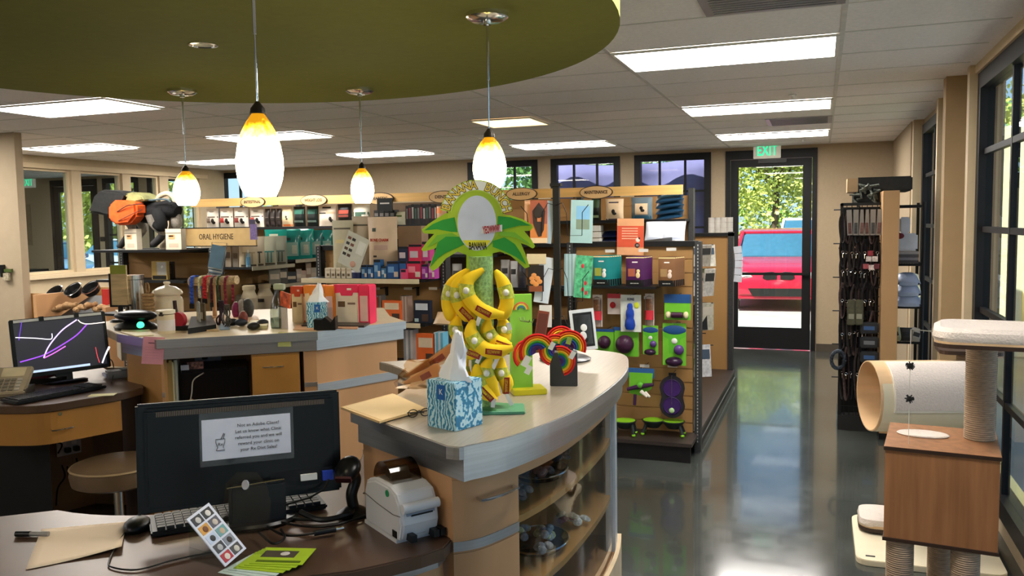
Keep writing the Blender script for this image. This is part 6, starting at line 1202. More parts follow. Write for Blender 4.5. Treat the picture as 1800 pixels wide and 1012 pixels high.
for u0, u1, vt, vb, lab in ((1130,1157,572,623,'small green card with purple hourglass toy'), (1165,1206,568,642,'larger green card with purple hourglass toy at right')):
    t, w_, h = hangcard(lab, u0, u1, vt, vb, 6.03, '#6CB82E', 'dog_toy'); MB().ball((0,.0,h*.84), w_*.5, 16, 1, .1, .42).build('blue_header', C('#1E4A7E'), t, True); MB().plate([(-w_*.5,h*.78), (w_*.5,h*.78), (w_*.5,h*.7), (w_*.25,h*.62), (w_*.22,h*.28), (-w_*.22,h*.28), (-w_*.25,h*.62), (-w_*.5,h*.7)], -.003, 0).build('green_front', C('#58B02A'), t); MB().ball((w_*.2,-.015,h*.38), w_*.22, 14, 1, .8, 1).build('upper_purple_lobe', C('#5A3A7A', rough=.25), t, True); MB().ball((0,-.02,h*.10), w_*.38, 16, 1, .8, .55).build('lower_purple_lobe', C('#2E1430', rough=.3), t, True); MB().ball((0,-.004,h*.58), w_*.13, 8, 1, .3, 1).build('dog_print', C('#E0E0D8'), t, True)
t, w_, h = hangcard('green, purple and white plane-shaped toy hanging low on the slatwall', 1104, 1150, 645, 712, 6.02, '#2A5A8E', 'dog_toy', cs=(1,.25,.72))
MB().plate([(-w_*.45,h*.3), (-w_*.45,h*.85), (w_*.45,h*.85), (w_*.4,h*.45), (0,h*.25)], -.003, 0).build('green_card', C('#6CB82E'), t); MB().tube([(-w_*.5,-.03,h*.42), (0,-.03,h*.52), (w_*.5,-.03,h*.58)], .015, 10, [.012,.02,.012]).build('purple_wing', C('#3A1A40', rough=.4), t, True); MB().ball((0,-.03,h*.55), .026, 14).build('green_hub', C('#58A82A', rough=.4), t, True); MB().tube([(-w_*.2,-.03,h*.3), (-w_*.22,-.03,h*.02)], .012, 8).build('purple_tail', C('#3A1A40'), t, True)
for s in (0, 1): MB().tube([(w_*.05+s*.03,-.05,h*.40-s*.01), (w_*.30+s*.02,-.07,h*.28)], .012, 8, [.016,.008]).build('white_spike', C('#DCD4C4'), t, True)
t, w_, h = hangcard('purple and charcoal double travel bowl hanging on the slatwall', 1160, 1204, 655, 732, 6.05, '#222026', 'travel_bowl', 'bowl', cs=(.3,.2,.8))
MB().plate([(w_*.5*math.cos(a*PI/10)*(1 if math.sin(a*PI/10) > 0 else 1), h*.66+w_*.5*math.sin(a*PI/10)) for a in range(11)]+[(-w_*.42,h*.45)]+[(w_*.5*math.cos(a*PI/10), h*.26+w_*.5*math.sin(a*PI/10)) for a in range(10, 21)]+[(w_*.42,h*.45)], -.02, 0).build('charcoal_frame', C('#26242C'), t, bev=.004)
for zz in (.66, .26): put(MB().lathe([(w_*.36,0), (w_*.34,.004), (w_*.30,-.006), (0,-.008)], n=28).build('purple_bowl', C('#3E2460', rough=.3), t, True), (0,-.021,h*zz), (PI/2, 0, 0))
MB().ball((0,-.03,h*.16), .02, 10, 1, .5, 1).build('green_tag', C('#B8D89A'), t, True); MB().tube([(0,-.025,h*.95), (0,-.028,h*.55), (0,-.028,h*.3)], .002, 5).build('hang_chain', CHROME, t)
def feeder(label, u, v, n_, sc=1):
    p = PZ(u, v, .142); t = thing('raised_feeder', label, 'pet bowl', (p.x, p.y, .142), .05)
    for k in range(n_):
        x = (k-(n_-1)/2)*.155*sc; MB().lathe([(.045*sc,.055), (.085*sc,.10), (.088*sc,.108), (.076*sc,.110)], (x,0,0), 28).build('charcoal_ring', C('#2A302C'), t, True); MB().lathe([(.078*sc,.111), (.07*sc,.104), (.05*sc,.08), (0,.078)], (x,0,0), 28).build('lime_bowl', C('#7FBE1E', rough=.3), t, True)
    wd_ = .155*sc*(n_-1)/2+.075*sc
    for sx2 in (-1, 1):
        for sy2 in (-1, 1): l_ = MB().tube([(sx2*wd_*.8,sy2*.03,.09), (sx2*wd_,sy2*.05,.02)], .012, 8).build('leg', C('#2A302C'), t, True); MB().ball((sx2*wd_,sy2*.05,.012), .015, 10, 1, 1, .8).build('lime_foot', C('#7FBE1E'), l_, True)
    return t
feeder('lime and charcoal double raised feeder on the gondola base', 1166, 764, 2, .95); feeder('lime and charcoal single raised feeder partly behind the counter end', 1098, 764, 1, 1.0)
# ---- aisle-side hooks
for r, (vt, vb, n_, c1, lab) in enumerate([(430,468,7,['#C8C4B8','#1A1A1A','#A8A094'],'upper row'), (472,520,6,['#D0CCC4','#6A7A5A','#C8C4BC'],'second row'), (532,580,5,['#1A1A1C','#B8B4A0','#D8D8DC'],'third row'), (606,662,4,['#D0D0D0','#8AA85A','#D8D8D8'],'lowest row')]):
    for k in range(n_):
        x = -1.10+.040*k*(6/n_); y = 7.3-.05*(k % 2); z1_, z0_ = PY(1240, vt, y).z, PY(1240, vb, y).z
        o = thing('hanging_pack', f'slim white or dark pack on aisle hooks, {lab}, {ORD[k]} from the panel', 'pet product', (x, y, z0_), -1.0+.15*(k % 3), 'packs hanging on the aisle hooks', ry=.12*((k % 3)-1)); hh = z1_-z0_
        MB().box(-.006, .006, -.06, .06, 0, hh).build('blister', C(c1[k % 3], var=.25, scale=40), o); MB().box(-.0075, .0075, -.05, .05, hh*.55, hh*.85).build('printed_band', C(['#4A5A6A','#C8C0B0','#3A3A3A'][k % 3]), o)
    T(MB().cyl((-1.3, 7.32, PY(1240, vt, 7.32).z-.004), (-.86, 7.32, PY(1240, vt, 7.32).z+.0), .004, n=6).build('peg_hook', BLACKM), f'black peg hook carrying the {lab} of aisle packs', 'hook', 'aisle hooks')
for k in range(2): T(MB().cyl((-1.3, 7.3, .80-.06*k), (-.92, 7.3, .80-.06*k), .005, n=6).build('peg_hook', BLACKM), f'empty black peg hook low on the aisle side, {"upper" if k == 0 else "lower"} one', 'hook', 'empty aisle hooks')
t = thing('price_strip', 'curled strip of price labels on the far end upright', 'labels', (-.845, 8.93, 1.2)); 
for k in range(5): MB().at((.045+.008*math.sin(k), 0, .17-.075*k), ry=.12*(k-2)*.5).box(-.04, .04, -.002, 0, 0, .07).build('label_sheet', C('#C4C8D0'), t)
# ---- middle endcap stock
YM = 5.68; zs = 1.3045
for k in range(5): p = PY(576.5+9*k, 480, YM); carton(f'small white box on the middle gondola shelf, {ORD[k]} from left', snap(Vector((p.x, YM, 0)), zs), .055, .078, .07, '#D8CCB4', [(-.2,.2,.2,.45,'#6A5A40','dark_logo'), (-.4,.4,.7,.9,'#C8B89C','band')], group='small white boxes on the middle gondola')
p = PY(625, 480, YM); t = thing('product_tub', 'round dark blue tub with white lid beside the small white boxes', 'tub', snap(Vector((p.x, YM+.04, 0)), zs)); MB().lathe([(.05,0), (.052,.05), (0,.05)], n=24).build('tub', C('#1A2450'), t, True); MB().lathe([(.054,.045), (.054,.062), (.02,.07), (0,.07)], n=24).build('lid', C('#C8C8D0'), t, True)
for k, (u0, u1, vt, c_, d2, lab) in enumerate([(635,645,457,'#2A5A8E','#8AB0D0','small blue medicine box right of the round tub'), (646,656,457,'#2A5A8E','#8AB0D0','second small blue medicine box right of the round tub'), (657,669,447,'#2E6498','#7AA0C0','tall blue medicine box, left of the white cat box'), (670,679,459,'#3A6A90','#A8C0D0','small blue medicine box below the Bone Charm bag'), (680,701,450,'#1E4E88','#6A98C8','wide blue medicine box with black top band'), (702,714,449,'#2A5A98','#2A5A98','plain blue box side right of the wide blue box'), (715,740,449,'#D02A50','#E88898','wide red-pink medicine box with black top band'), (741,752,455,'#8A2A8A','#C87AB8','purple medicine box left of the palm leaf'), (753,764,448,'#A83A90','#D898C8','magenta box half behind the palm leaf')]):
    p, w_, h = shp(u0, u1, vt, 480, YM); carton(lab, snap(p, zs), w_*.97, h, .08, c_, [(-.48,.48,.86,1.0,'#12141C','black_band'), (-.4,.1,.35,.7,d2,'pale_panel'), (.1,.45,.1,.4,'#D8C8B8','animal_print')])
for k, (u0, u1, vt, vb, c_, lab) in enumerate([(700,718,424,449,'#1A2440','navy box with pale swoosh stacked on the blue boxes'), (718,742,420,449,'#D02A50','red-pink box stacked on the wide red-pink box'), (742,756,418,452,'#C03A80','magenta box stacked above the purple box')]):
    p, w_, h = shp(u0, u1, vt, vb, YM+.012); carton(lab, Vector((p.x, p.y, zs+.135)), w_*.97, h, .08, c_, [(-.48,.48,.86,1.0,'#12141C','black_band'), (-.4,.2,.2,.6,'#C8B8C0','pale_panel')])
p, w_, h = shp(704, 714, 463, 480, YM-.03); carton('small pink box in front of the plain blue box', snap(p, zs), w_, h, .028, '#D84A70', [(-.4,.4,.7,.95,'#12141C','black_band')])
p, w_, h = shp(700, 741, 397, 424, YM+.16); t = carton('plain brown cardboard carton on the top back row of the middle gondola', Vector((p.x, p.y, zs)), w_, p.z-zs+h, .12, '#8E7458', [(-.49,.49,.0,.4,'#7A6248','lower_panel')])
p, w_, h = shp(648, 700, 381, 452, YM+.10); t = bag('tall cream paper bag with red lettering standing on the middle gondola', Vector((p.x, p.y, zs)), w_, p.z-zs+h, .10, '#D8BFA0', [], name='treat_bag'); H_ = p.z-zs+h
tt = text('BONE CHARM', .03, 'lettering', C('#B83A24'), t, (-.003,-.053,H_*.62), width=w_*.6, bold=.001, depth=.001); patch(t, w_, H_, .10, -.45, .5, .46, .54, C('#C8A898'), 'faint_text_band'); patch(t, w_, H_, .10, -.62, -.35, .76, .82, C('#2A3A28'), 'leaf_logo'); patch(t, w_, H_, .10, -.5, -.25, .34, .37, C('#3A2A24'), 'small_print')
p, w_, h = shp(700, 706, 385, 452, YM+.1)
for k, (u0, u1, vt, vb, c_, lab) in enumerate([(586,623,387,470,'#B8B094','frosted beige bag with zip top, left of the tilted flyer'), (620,652,380,440,'#B8A890','frosted beige bag behind the tilted flyer'), (588,612,410,472,'#4A8A84','teal base bag behind the frosted beige bag')]):
    p, w_, h = shp(u0, u1, vt, vb, YM+.14+.03*k); bag(lab, Vector((p.x, p.y, zs)), w_, p.z-zs+h, .06, c_, [(-.8,.8,.84,.87,'#5A5240','zip_line'), (-.6,.3,.6,.66,'#C8B884','print_band')], name='treat_bag')
t, w_, h_ = framed('flyer', 'white flyer with small animal photos tilted on the middle gondola rail', 'flyer', PY(612,407,YM-.02), PY(649,425,YM-.02), PY(585,455,YM-.02)); MB().box(-w_/2, w_/2, 0, .003, 0, h_*1.05).build('sheet', C('#C8C8B8'), t)
for r in range(4):
    for c2 in range(2): MB().box(-w_*.42+c2*w_*.2, -w_*.27+c2*w_*.2, -.001, 0, h_*(.3+.17*r), h_*(.3+.17*r)+.022).build('photo_print', C(['#2E2824','#5A4030','#3A3A34','#7A5040'][(r+c2) % 4]), t)
MB().ball((w_*.15,-.001,h_*.15), .025, 10, 1, .15, 1).build('dog_print', C('#C89A84'), t, True); MB().box(.02, w_*.42, -.001, 0, h_*.5, h_*.9).build('pale_panel', C('#DCDCD0'), t)
for k, u in enumerate((661, 717, 761)): p = PY(u, 507, 5.80); t = thing('price_holder', ['price tag on the left hook of the middle gondola','price tag on the centre hook of the middle gondola','price tag on the right hook of the middle gondola'][k], 'price tag', p); MB().box(-.035, .035, -.001, .001, -.01, .01).build('tag', C('#B8AC98'), t); MB().cyl((0,0,-.004), (0,5.99-5.80,-.004), .003, n=6).build('hook_arm', BLACKM, t); MB().box(-.008, .008, .16, .185, -.07, .0).build('hook_plate', BLACKM, t)
def drybox(lab, u0, u1, vt, vb, y, zsn, c_, panel, grp=None):
    p, w_, h = shp(u0, u1, vt, vb, y); return carton(lab, Vector((p.x, y, zsn)), w_*.97, h, .05, c_, [(-.38,.38,.58,.88,panel,'cream_panel'), (.0,.4,.08,.4,'#4A3428','animal_print'), (-.45,-.2,.05,.2,'#A8C0C0','round_mark')], group=grp), w_, h
drybox('orange box with cream panel on the middle shelf of the middle gondola', 672, 706, 522, 560, 5.70, .9665, '#E0662A', '#E0C8A8'); drybox('orange and grey box left of the orange box, partly behind the pink bag', 645, 663, 518, 560, 5.72, .9665, '#C85A34', '#A8A098')
for k in range(5): p = PY(708+2.6*k, 560, 5.74); T(MB().box(p.x-.006, p.x+.006, 5.72, 5.8, .967, .967+.20).build('thin_box', C('#C8C0B8' if k % 2 else '#A88A78')), f'thin box edge right of the orange box, {ORD[k]}', 'box', 'thin boxes right of the orange box')
for k in range(4): p = PY(664+2.4*k, 560, 5.76); T(MB().box(p.x-.006, p.x+.006, 5.74, 5.82, .967, .967+.20).build('thin_box', C('#A8A49C' if k % 2 else '#7A7068')), f'thin grey box edge left of the orange box, {ORD[k]}', 'box', 'thin grey boxes left of the orange box')
t, w_, h = drybox('navy box with cat photo at right of the middle shelf', 727, 756, 522, 561, 5.70, .9665, '#141C2C', '#C8CCD0'); drybox('large orange box with dog on the low shelf of the middle gondola', 732, 765, 573, 630, 5.66, .6415, '#E0662A', '#E0C8A8')
for k in range(4): p = PY(767+4*k, 625, 5.68); T(MB().box(p.x-.010, p.x+.010, 5.66, 5.76, .6415, .6415+.26).build('thin_box', C('#6AB0C8' if k % 2 else '#C8D0D4')), f'blue or white box edge right of the large orange box, {ORD[k]}', 'box', 'blue box edges on the low shelf')
for k in range(4): p = PY(714+4*k, 622, 5.70); T(MB().box(p.x-.010, p.x+.010, 5.68, 5.78, .6415, .6415+.27).build('thin_box', C('#C8C4C0' if k % 2 else '#8A8A8C')), f'white or grey box edge left of the large orange box, {ORD[k]}', 'box', 'white box edges on the low shelf')
p = PY(780, 555, 5.64); bag('cream crinkled bag on the middle shelf beside the bananas', (p.x-.02, 5.66, .966), .16, .12, .06, '#D8B890', rx=-.8)
# ---- dental shelving (faces right)
XO = -4.60
def osh(u, v0, v1, x=XO-.06): p = PX(u, v0, x); return p, PX(u, v1, x).z-p.z
gO1 = 'dental bags on the receding shelves'
for k, (u0, u1, vt, vb, c_, pr, lab) in enumerate([(430,446,428,466,'#C8B89A','#A89878','cream dental bag, first at left of the near shelf'), (444,470,424,466,'#C4B69C','#4A4438','cream toothbrush bag, second on the near shelf'), (466,486,424,465,'#A8A892','#3E7A74','toothbrush bag with teal print, third on the near shelf'), (480,500,424,464,'#8E8E7C','#4A5A54','grey toothbrush bag, last on the near shelf')]):
    y = [6.03,6.13,6.30,6.46][k]; p = PX((u0+u1)/2, vb, XO-.08); w_ = .15; h = .27; t = bag(lab, (XO-.07, y, 1.3705), .16, .26, .07, c_, [(-.7,.7,.45,.5,pr,'print_bar'), (-.5,-.35,.1,.45,pr,'brush_print'), (-.1,.05,.1,.45,pr,'brush_print'), (.3,.45,.1,.45,pr,'brush_print'), (-.8,.8,.02,.08,'#5A5040','foot_band')], rz=.75, group=gO1, name='dental_bag')
for k in range(6):
    y = 6.68+.19*k; t = bag(f'teal dental chew pouch on the receding shelf, {ORD[k]} from the near end', (XO-.09, y, 1.4055), .19, .27, .08, ['#1E7A70','#2E9488','#1A6E68'][k % 3], [(-.75,.75,.12,.6,'#8FAFA0','pale_window'), (-.7,.0,.66,.76,'#12302E','title_patch'), (.1,.6,.2,.5,'#C8C8B0','treat_window')], rz=.7, group='teal dental chew pouches', name='dental_pouch', rough=.2)
for k in range(3): bag(f'teal pouch lying on top of the teal row, {ORD[k]} from the near end', (XO-.12, 6.5+.22*k, 1.56), .2, .14, .07, '#1E9080', [(-.6,.2,.3,.6,'#C8D0B8','pale_patch')], rz=.6, rx=-.4, group='teal pouches lying above the row', name='dental_pouch', rough=.2)
p, h = osh(416, 466, 441); bottle('small blue and white spray bottle on the near dental shelf', (XO-.05, 6.0, 1.3705), .02, .15, '#8AA8B8', '#D0D0C8', '#5A8AA8')
for k, (u, c_, hh) in enumerate([(0,'#C8B8A0',.2),(1,'#A89884',.26),(2,'#8A8074',.24),(3,'#D0C4AC',.06)]): carton(f'small beige box at the near end of the dental shelf, {ORD[k]} from left', (XO-.34+.07*k, 6.0+.01*k, 1.3705), .06, hh, .08, c_, [(-.4,.4,.3,.5,'#6A5A48','print')], group='beige boxes at the near end of the dental shelf')
for k, (y, c_, hh, w_) in enumerate([(6.38,'#8A857A',.16,.1),(6.50,'#5A5850',.18,.09),(6.64,'#3E4448',.1,.09),(6.76,'#B8A898',.12,.05),(6.83,'#C8A898',.10,.05),(6.92,'#A89078',.20,.05),(7.0,'#B8B0A0',.12,.06),(7.12,'#6A6460',.14,.07),(7.25,'#5A4438',.16,.07),(7.38,'#4A4038',.18,.07)]): carton(f'small box or bottle on the lower dental shelf, {ORD[k]} from the near end', (XO-.06, y, 1.1905), w_, hh, .06, c_, [(-.4,.4,.3,.6,'#D0C0A8','pale_label')], rz=.7, group='small boxes on the lower dental shelf')
for k, (y, z, lab) in enumerate([(6.02,.95,'large white supplement jug below the cream bags'), (6.24,.95,'second large white supplement jug on the dental unit'), (6.02,.652,'white supplement jug on the lowest dental shelf')]):
    t = bottle(lab, (XO-.07, y, z+.0005), .07, .26, '#C8B898', '#B8A888', '#B4A488', 'supplement_jug', 'jug', neck=.7); MB().box(-.03, .04, -.074, -.066, .1, .13).build('dark_band', DARKT, t)
bag('crinkled silver bag on the dental unit beside the white jugs', (XO-.12, 6.0, 1.0), .2, .14, .1, '#8A8478', rz=.2, rx=-.5, rough=.15)
# brochure rack
t = thing('brochure_rack', 'hanging rack of blue-grey brochures at the corner by the Oral Hygiene sign', 'rack', PY(379, 482, 5.72), .5)
for k in range(6): MB().at((.0,-.02*k,.0), ry=.22).box(-.055, .055, 0, .003, .0+.012*k, .19+.012*k).build('brochure', C(['#3E5060','#8A98A0','#C8C8C0','#4A6070','#A8A89C','#55707E'][k]), t)
MB().tube([(-.06,.01,-.01), (-.065,-.11,.0), (.06,-.11,0), (.06,.01,-.01), (.10,.01,.26), (-.02,.01,.27), (-.06,.01,-.01)], .003, 5).box(-.07, .07, .01, .23, .0, .008).build('wire_frame', CHROME, t)
t = thing('shelf_flag', 'purple printed flag hanging at the right end of the Oral Hygiene board', 'sign', PY(446, 419, 5.84)); MB().box(-.035, .035, 0, .003, -.01, .12).build('card', C('#6A5A84', var=.3, scale=60), t); MB().box(-.04, .02, 0, .003, .12, .16).build('upper_card', C('#3A3448'), t)
# ---- left endcap: mannequin and boxes
for k, (u0, u1, lab) in enumerate([(208,222,'white and peach box, leftmost behind the dog mannequin'), (223,244,'white and peach box between the mannequin front legs'), (265,290,'white and peach box between the rear boots'), (295,322,'white and peach box at the right end of the mannequin shelf')]):
    p, w_, h = shp(u0, u1, 399, 436, 5.68); carton(lab, Vector((p.x, 5.66+(.12 if k in (0, 2) else 0), 1.536)), w_, h*.98, .06, '#DDD0B8', [(-.49,.49,.78,.81,'#6A5A4A','dark_line'), (-.3,.1,.5,.72,'#E0A870','peach_print'), (-.3,.0,.62,.68,'#3A2A20','dark_logo'), (-.3,.3,.1,.3,'#C8B49C','paw_dots')])
dp = PY(245, 437, 5.80); t = thing('dog_mannequin', 'stuffed black and grey dog mannequin with backpacks and boots on the top shelf', 'mannequin', (dp.x, 5.80, 1.536)); s5 = depth((dp.x,5.8,1.7))/FP
def dl_(u, v, y=0): p = PY(u, v, 5.8+y); return Vector((p.x-dp.x, y, p.z-1.536))
MB().tube(crom([dl_(205,368), dl_(225,366), dl_(250,372), dl_(275,374), dl_(300,368), dl_(313,372)], 5), .07, 16, None and [] or [.05+.045*math.sin(PI*min(1,max(0,i/25)))**.6 for i in range(26)]).build('torso', mat('black_fur', (.008,.008,.009), .95, 0, .3, 90, .4), t, True)
GF = mat('grey_fur', srgb('#8E867C'), .95, 0, .2, 90, .4)
for q, r_, nm in [([dl_(268,378,-.08), dl_(272,395,-.08), dl_(285,412,-.08), dl_(272,428,-.08)], .035, 'leg'), ([dl_(302,370,.06), dl_(306,390,.06), dl_(300,412,.06), dl_(302,432,.06)], .035, 'leg'), ([dl_(225,385,-.07), dl_(232,402,-.07), dl_(222,418,-.07), dl_(212,432,-.07)], .028, 'leg'), ([dl_(246,388,.06), dl_(252,404,.06), dl_(242,420,.06), dl_(246,432,.06)], .028, 'leg')]:
    P = crom(q, 5); n = len(P); lg = MB().tube(P, r_, 12, [r_*(1.7-1.0*min(1, i/(n*.6))) for i in range(n)]).build(nm, GF, t, True); i = int(n*.68); MB().tube(P[i:]+[P[-1]+Vector((-.03,-.005,.0))], r_, 10, [r_*.95]*len(P[i:])+[r_*.55]).build('boot', mat('boot_black', (.03,.028,.03), .7), lg, True)
MB().tube(crom([dl_(276,372,-.09), dl_(282,385,-.11), dl_(284,398,-.1), dl_(276,392,-.1)], 4), .05, 12).build('black_thigh', mat('black_fur'), t, True)
MB().tube(crom([dl_(308,362), dl_(306,348), dl_(295,340), dl_(282,344), dl_(276,352)], 5), .022, 10).build('curled_tail', C('#C8B89C', rough=.95), t, True)
MB().ball(tuple(dl_(310,388,.02)), .06, 14, .8, .8, 1.4).build('rump_patch', GF, t, True)
BP = mat('black_nylon', (.012,.012,.011), .7, 0, .3, 30, .2); op_ = [dl_(162,374,-.1), dl_(172,345,-.1), dl_(186,333,-.1), (dl_(215,336,-.1)), dl_(232,343,-.1), dl_(222,362,-.1), dl_(205,382,-.1), dl_(180,376,-.1)]
o = MB().plate([(p.x, p.z) for p in op_][::-1], -.16, .08).build('black_pack', BP, t, bev=.02)
o = MB().plate([(dl_(u,v,-.12).x, dl_(u,v,-.12).z) for u, v in [(203,385),(203,362),(214,352),(235,352),(252,357),(253,378),(240,394),(218,396)]][::-1], -.21, -.08).build('orange_pack', mat('orange_nylon', srgb('#E0581E'), .6, 0, .25, 16, .3), t, bev=.02); MB().tube(crom([dl_(206,372,-.215), dl_(222,362,-.225), dl_(232,360,-.225), dl_(250,358,-.215)], 5), .004, 5).build('zip', BLACKM, o); MB().tube(crom([dl_(208,388,-.215), dl_(228,378,-.225), dl_(250,368,-.215)], 5), .004, 5).build('lower_seam', C('#6A2A14'), o)
MB().plate([(dl_(u,v,-.05).x, dl_(u,v,-.05).z) for u, v in [(218,352),(222,344),(245,338),(262,345),(268,352),(250,356)]][::-1], -.14, .08).build('grey_yellow_flap', C('#8A8A5A', var=.3), t, bev=.012)
MB().tube(crom([dl_(300,355,-.1), dl_(290,350,-.11), dl_(262,352,-.12)], 4), .008, 6).build('harness_strap', C('#4A5A60'), t)
p, w_, h = shp(264, 291, 452, 487, 5.68); t = carton('framed dalmatian picture box on the second shelf below the mannequin', Vector((p.x, 5.70, 1.2755)), w_, h*.93, .03, '#C8A860', [(-.15,.45,.25,.95,'#C8C4BC','dog_panel'), (-.45,.45,.02,.22,'#1E1A16','caption')]); blob(t, w_, h, .0, .4, .65, .014, '#F0ECE4', 'dalmatian_print'); blob(t, w_, h, .0, .3, .70, .005, '#1A1614', 'spot'); blob(t, w_, h, .0, .5, .6, .005, '#1A1614', 'spot')
p, w_, h = shp(293, 303, 455, 480, 5.8); carton('dim brown box right of the framed dalmatian picture', Vector((p.x, 5.8, 1.2755)), .07, .15, .03, '#3A2E26', [(-.3,.3,.3,.8,'#5A4A3C','print')])
# ---- slanted bowl display
for k, (u, v) in enumerate([(98,516), (130,511), (161,508)]):
    p = PY(u, v, 6.22); t = thing('dog_bowl', ['black dog bowl at left on the slanted display','black dog bowl in the middle of the slanted display','black and brown dog bowl at right on the slanted display'][k], 'bowl', (p.x, p.y, p.z-.0), rx=.75); MB().lathe([(.05,-.05), (.075,-.03), (.085,.02), (.088,.025), (.08,.022), (.062,-.03), (0,-.035)], n=30).build('bowl', mat('bowl_black', (.02,.02,.02), .2), t, True); MB().lathe([(.086,.022), (.092,.026), (.086,.03)], n=30, cap=False).build('rim', CHROME if k < 2 else C('#6A3A24'), t, True)
p = PY(185, 528, 6.2); T(MB().at((p.x, p.y, p.z-.09)).box(-.04, .04, 0, .03, 0, .2).build('red_pack', C('#B83028')), 'red package right of the bowls on slanted display', 'package')
rnd = random.Random(9)
for k in range(8): u = 98+12*k; p = PY(u, 545-4*(k % 3), 6.12); o = thing('rope_toy', f'tan knotted rope toy heaped under the bowls, {ORD[k]} from left', 'toy', (p.x, p.y, p.z), rnd.uniform(0, 3), 'tan knotted toys under the bowls'); MB().tube([(-.06,0,0), (-.03,0,.01), (.03,0,.0), (.06,0,.01)], .025, 9, [.02,.03,.026,.018]).build('knot_body', mat('tan_rope', srgb('#A8845C'), .9, 0, .35, 50), o, True); MB().ball((.062,0,.01), .024, 10).build('knot_end', mat('tan_rope'), o, True)
# column-mounted things
cx, cyy = cp_.x, cp_.y
p = PY(45, 515, 6.05); t = thing('soap_dispenser', 'black wall-mounted dispenser on the partition by the slanted bowl display', 'dispenser', (p.x, p.y, p.z)); MB().box(-.035, .035, -.03, .04, -.09, .08).build('body', mat('black_gloss_plastic'), t, bev=.015); MB().box(-.02, .02, -.033, -.028, .02, .05).build('label', C('#8A8A8A'), t)
p = PY(12, 478, cyy-.03); t = thing('hanging_leash', 'green and black clip-on product hanging on the left column', 'pet product', (p.x, p.y, p.z)); MB().box(-.06, .06, 0, .02, -.0, .03).build('green_clip', C('#4A5A2A'), t); MB().box(-.05, .03, -.01, .01, -.08, -.01).build('card', C('#A89C84', var=.3, scale=60), t); MB().box(-.08, -.04, -.01, .02, -.05, .07).build('black_clip', BLACKP, t)
# ---- dim stock on the back shelves between middle and toy gondolas
for k, (u0, u1, vt, vb, z, c_) in enumerate([(797,815,446,470,1.40,'#A8A098'),(816,836,450,470,1.40,'#7A746C'),(885,905,446,470,1.40,'#B8B4AC'),(795,812,490,530,1.06,'#8E8A84'),(880,896,482,530,1.06,'#9A9894'),(897,910,484,530,1.06,'#B8B8B8'),(911,924,490,530,1.06,'#3A3A42'),(840,862,484,530,1.06,'#55504A'),(890,906,560,600,.70,'#8A7A6A'),(800,820,560,600,.70,'#6A6258'),(480,500,440,470,1.40,'#5A5048')]):
    p, w_, h = shp(u0, u1, vt, vb, 8.0); bag(f'dim grey or tan bag on the back shelves behind the bananas, {ORD[k]}', (p.x, 8.02, z+.0005), w_, max(h, .18), .07, c_, [(-.7,.7,.5,.7,'#2E2C2A','dark_label')], group='dim bags on the back shelves')
# ================================================================ CAT FURNITURE AND RIGHT SIDE
BEECH = mat('beech_wood_grain', srgb('#9C6A44'), .45, 0, .22, 3.2, aniso=(9,9,.7)); WENGE = mat('dark_edge', (.04,.02,.012), .5); PLUSH = mat('cream_plush', srgb('#E0D2C6'), .95, 0, .05, 120, .5); CREAM = mat('cream_laminate', srgb('#E6D8B8'), .45, 0, .03); SISAL = mat('sisal_rope', srgb('#A8917A'), .95, 0, .3, 40, .3, aniso=(1,1,14)); BENT = mat('bentwood', srgb('#D8B48A'), .4, 0, .08, 4, aniso=(1,1,6))
def sisal(parent, x, y, z0, z1, r=.048):
    g = MB(); n = int((z1-z0)/.008); prof = [(r, z0)]
    for i in range(n): z = z0+(z1-z0)*i/n; prof += [(r-.001, z), (r+.0015, z+.004)]
    prof.append((r, z1)); g.lathe(prof, (x, y, 0), 28); return g.build('sisal_post', SISAL, parent, True)
zB = .86; q = [PZ(*z, zB) for z in [(1554,745), (1556,783), (1759,803), (1746,757)]]
X = (q[2]-q[1]); wB = X.length; rz = math.atan2(X.y, X.x); t = thing('cat_tree', 'tall cat tree with wood-grain box, sisal post and plush bed by the window', 'cat tree', ((q[1].x+q[2].x)/2, (q[1].y+q[2].y)/2, 0), rz)
zb = PY(1551, 948, q[1].y).z; dB = .40; a = wB/2
MB().box(-a, a, 0, dB, zb+.012, zB-.012).build('box_body', BEECH, t); MB().box(-a-.004, a+.004, -.006, dB+.004, zB-.0135, zB).build('box_top', BEECH, t); MB().box(-a-.0045, a+.0045, -.0068, -.0055, zB-.0145, zB-.001).build('top_edging', WENGE, t); MB().box(-a-.004, a+.004, -.006, dB, zb, zb+.0125).build('bottom_edging', WENGE, t)
def lp(u, v, z): p = PZ(u, v, z)-Vector(t.location); c_, s_ = math.cos(-rz), math.sin(-rz); return Vector((p.x*c_-p.y*s_, p.x*s_+p.y*c_, z))
m_ = lp(1622, 764, zB); g = MB(); g.lathe([(.090,zB), (.094,zB+.004), (.088,zB+.008), (.08,zB+.006), (0,zB+.006)], (m_.x, m_.y, 0), 36, 1.0, .62); g.build('oval_mat', PLUSH, t, True)
pp = lp(1722, 775, zB); bz_ = 1.262
sisal(t, pp.x, pp.y+.04, zB, bz_, .053); sisal(t, a-.06-.22+.02, dB-.05, 0, bz_-.01) if 0 else None
sisal(t, -a+.055, .05, .02, zb); sisal(t, a-.10, .05, .02, zb); sisal(t, a-.22+.04, dB-.06, .02, zb)
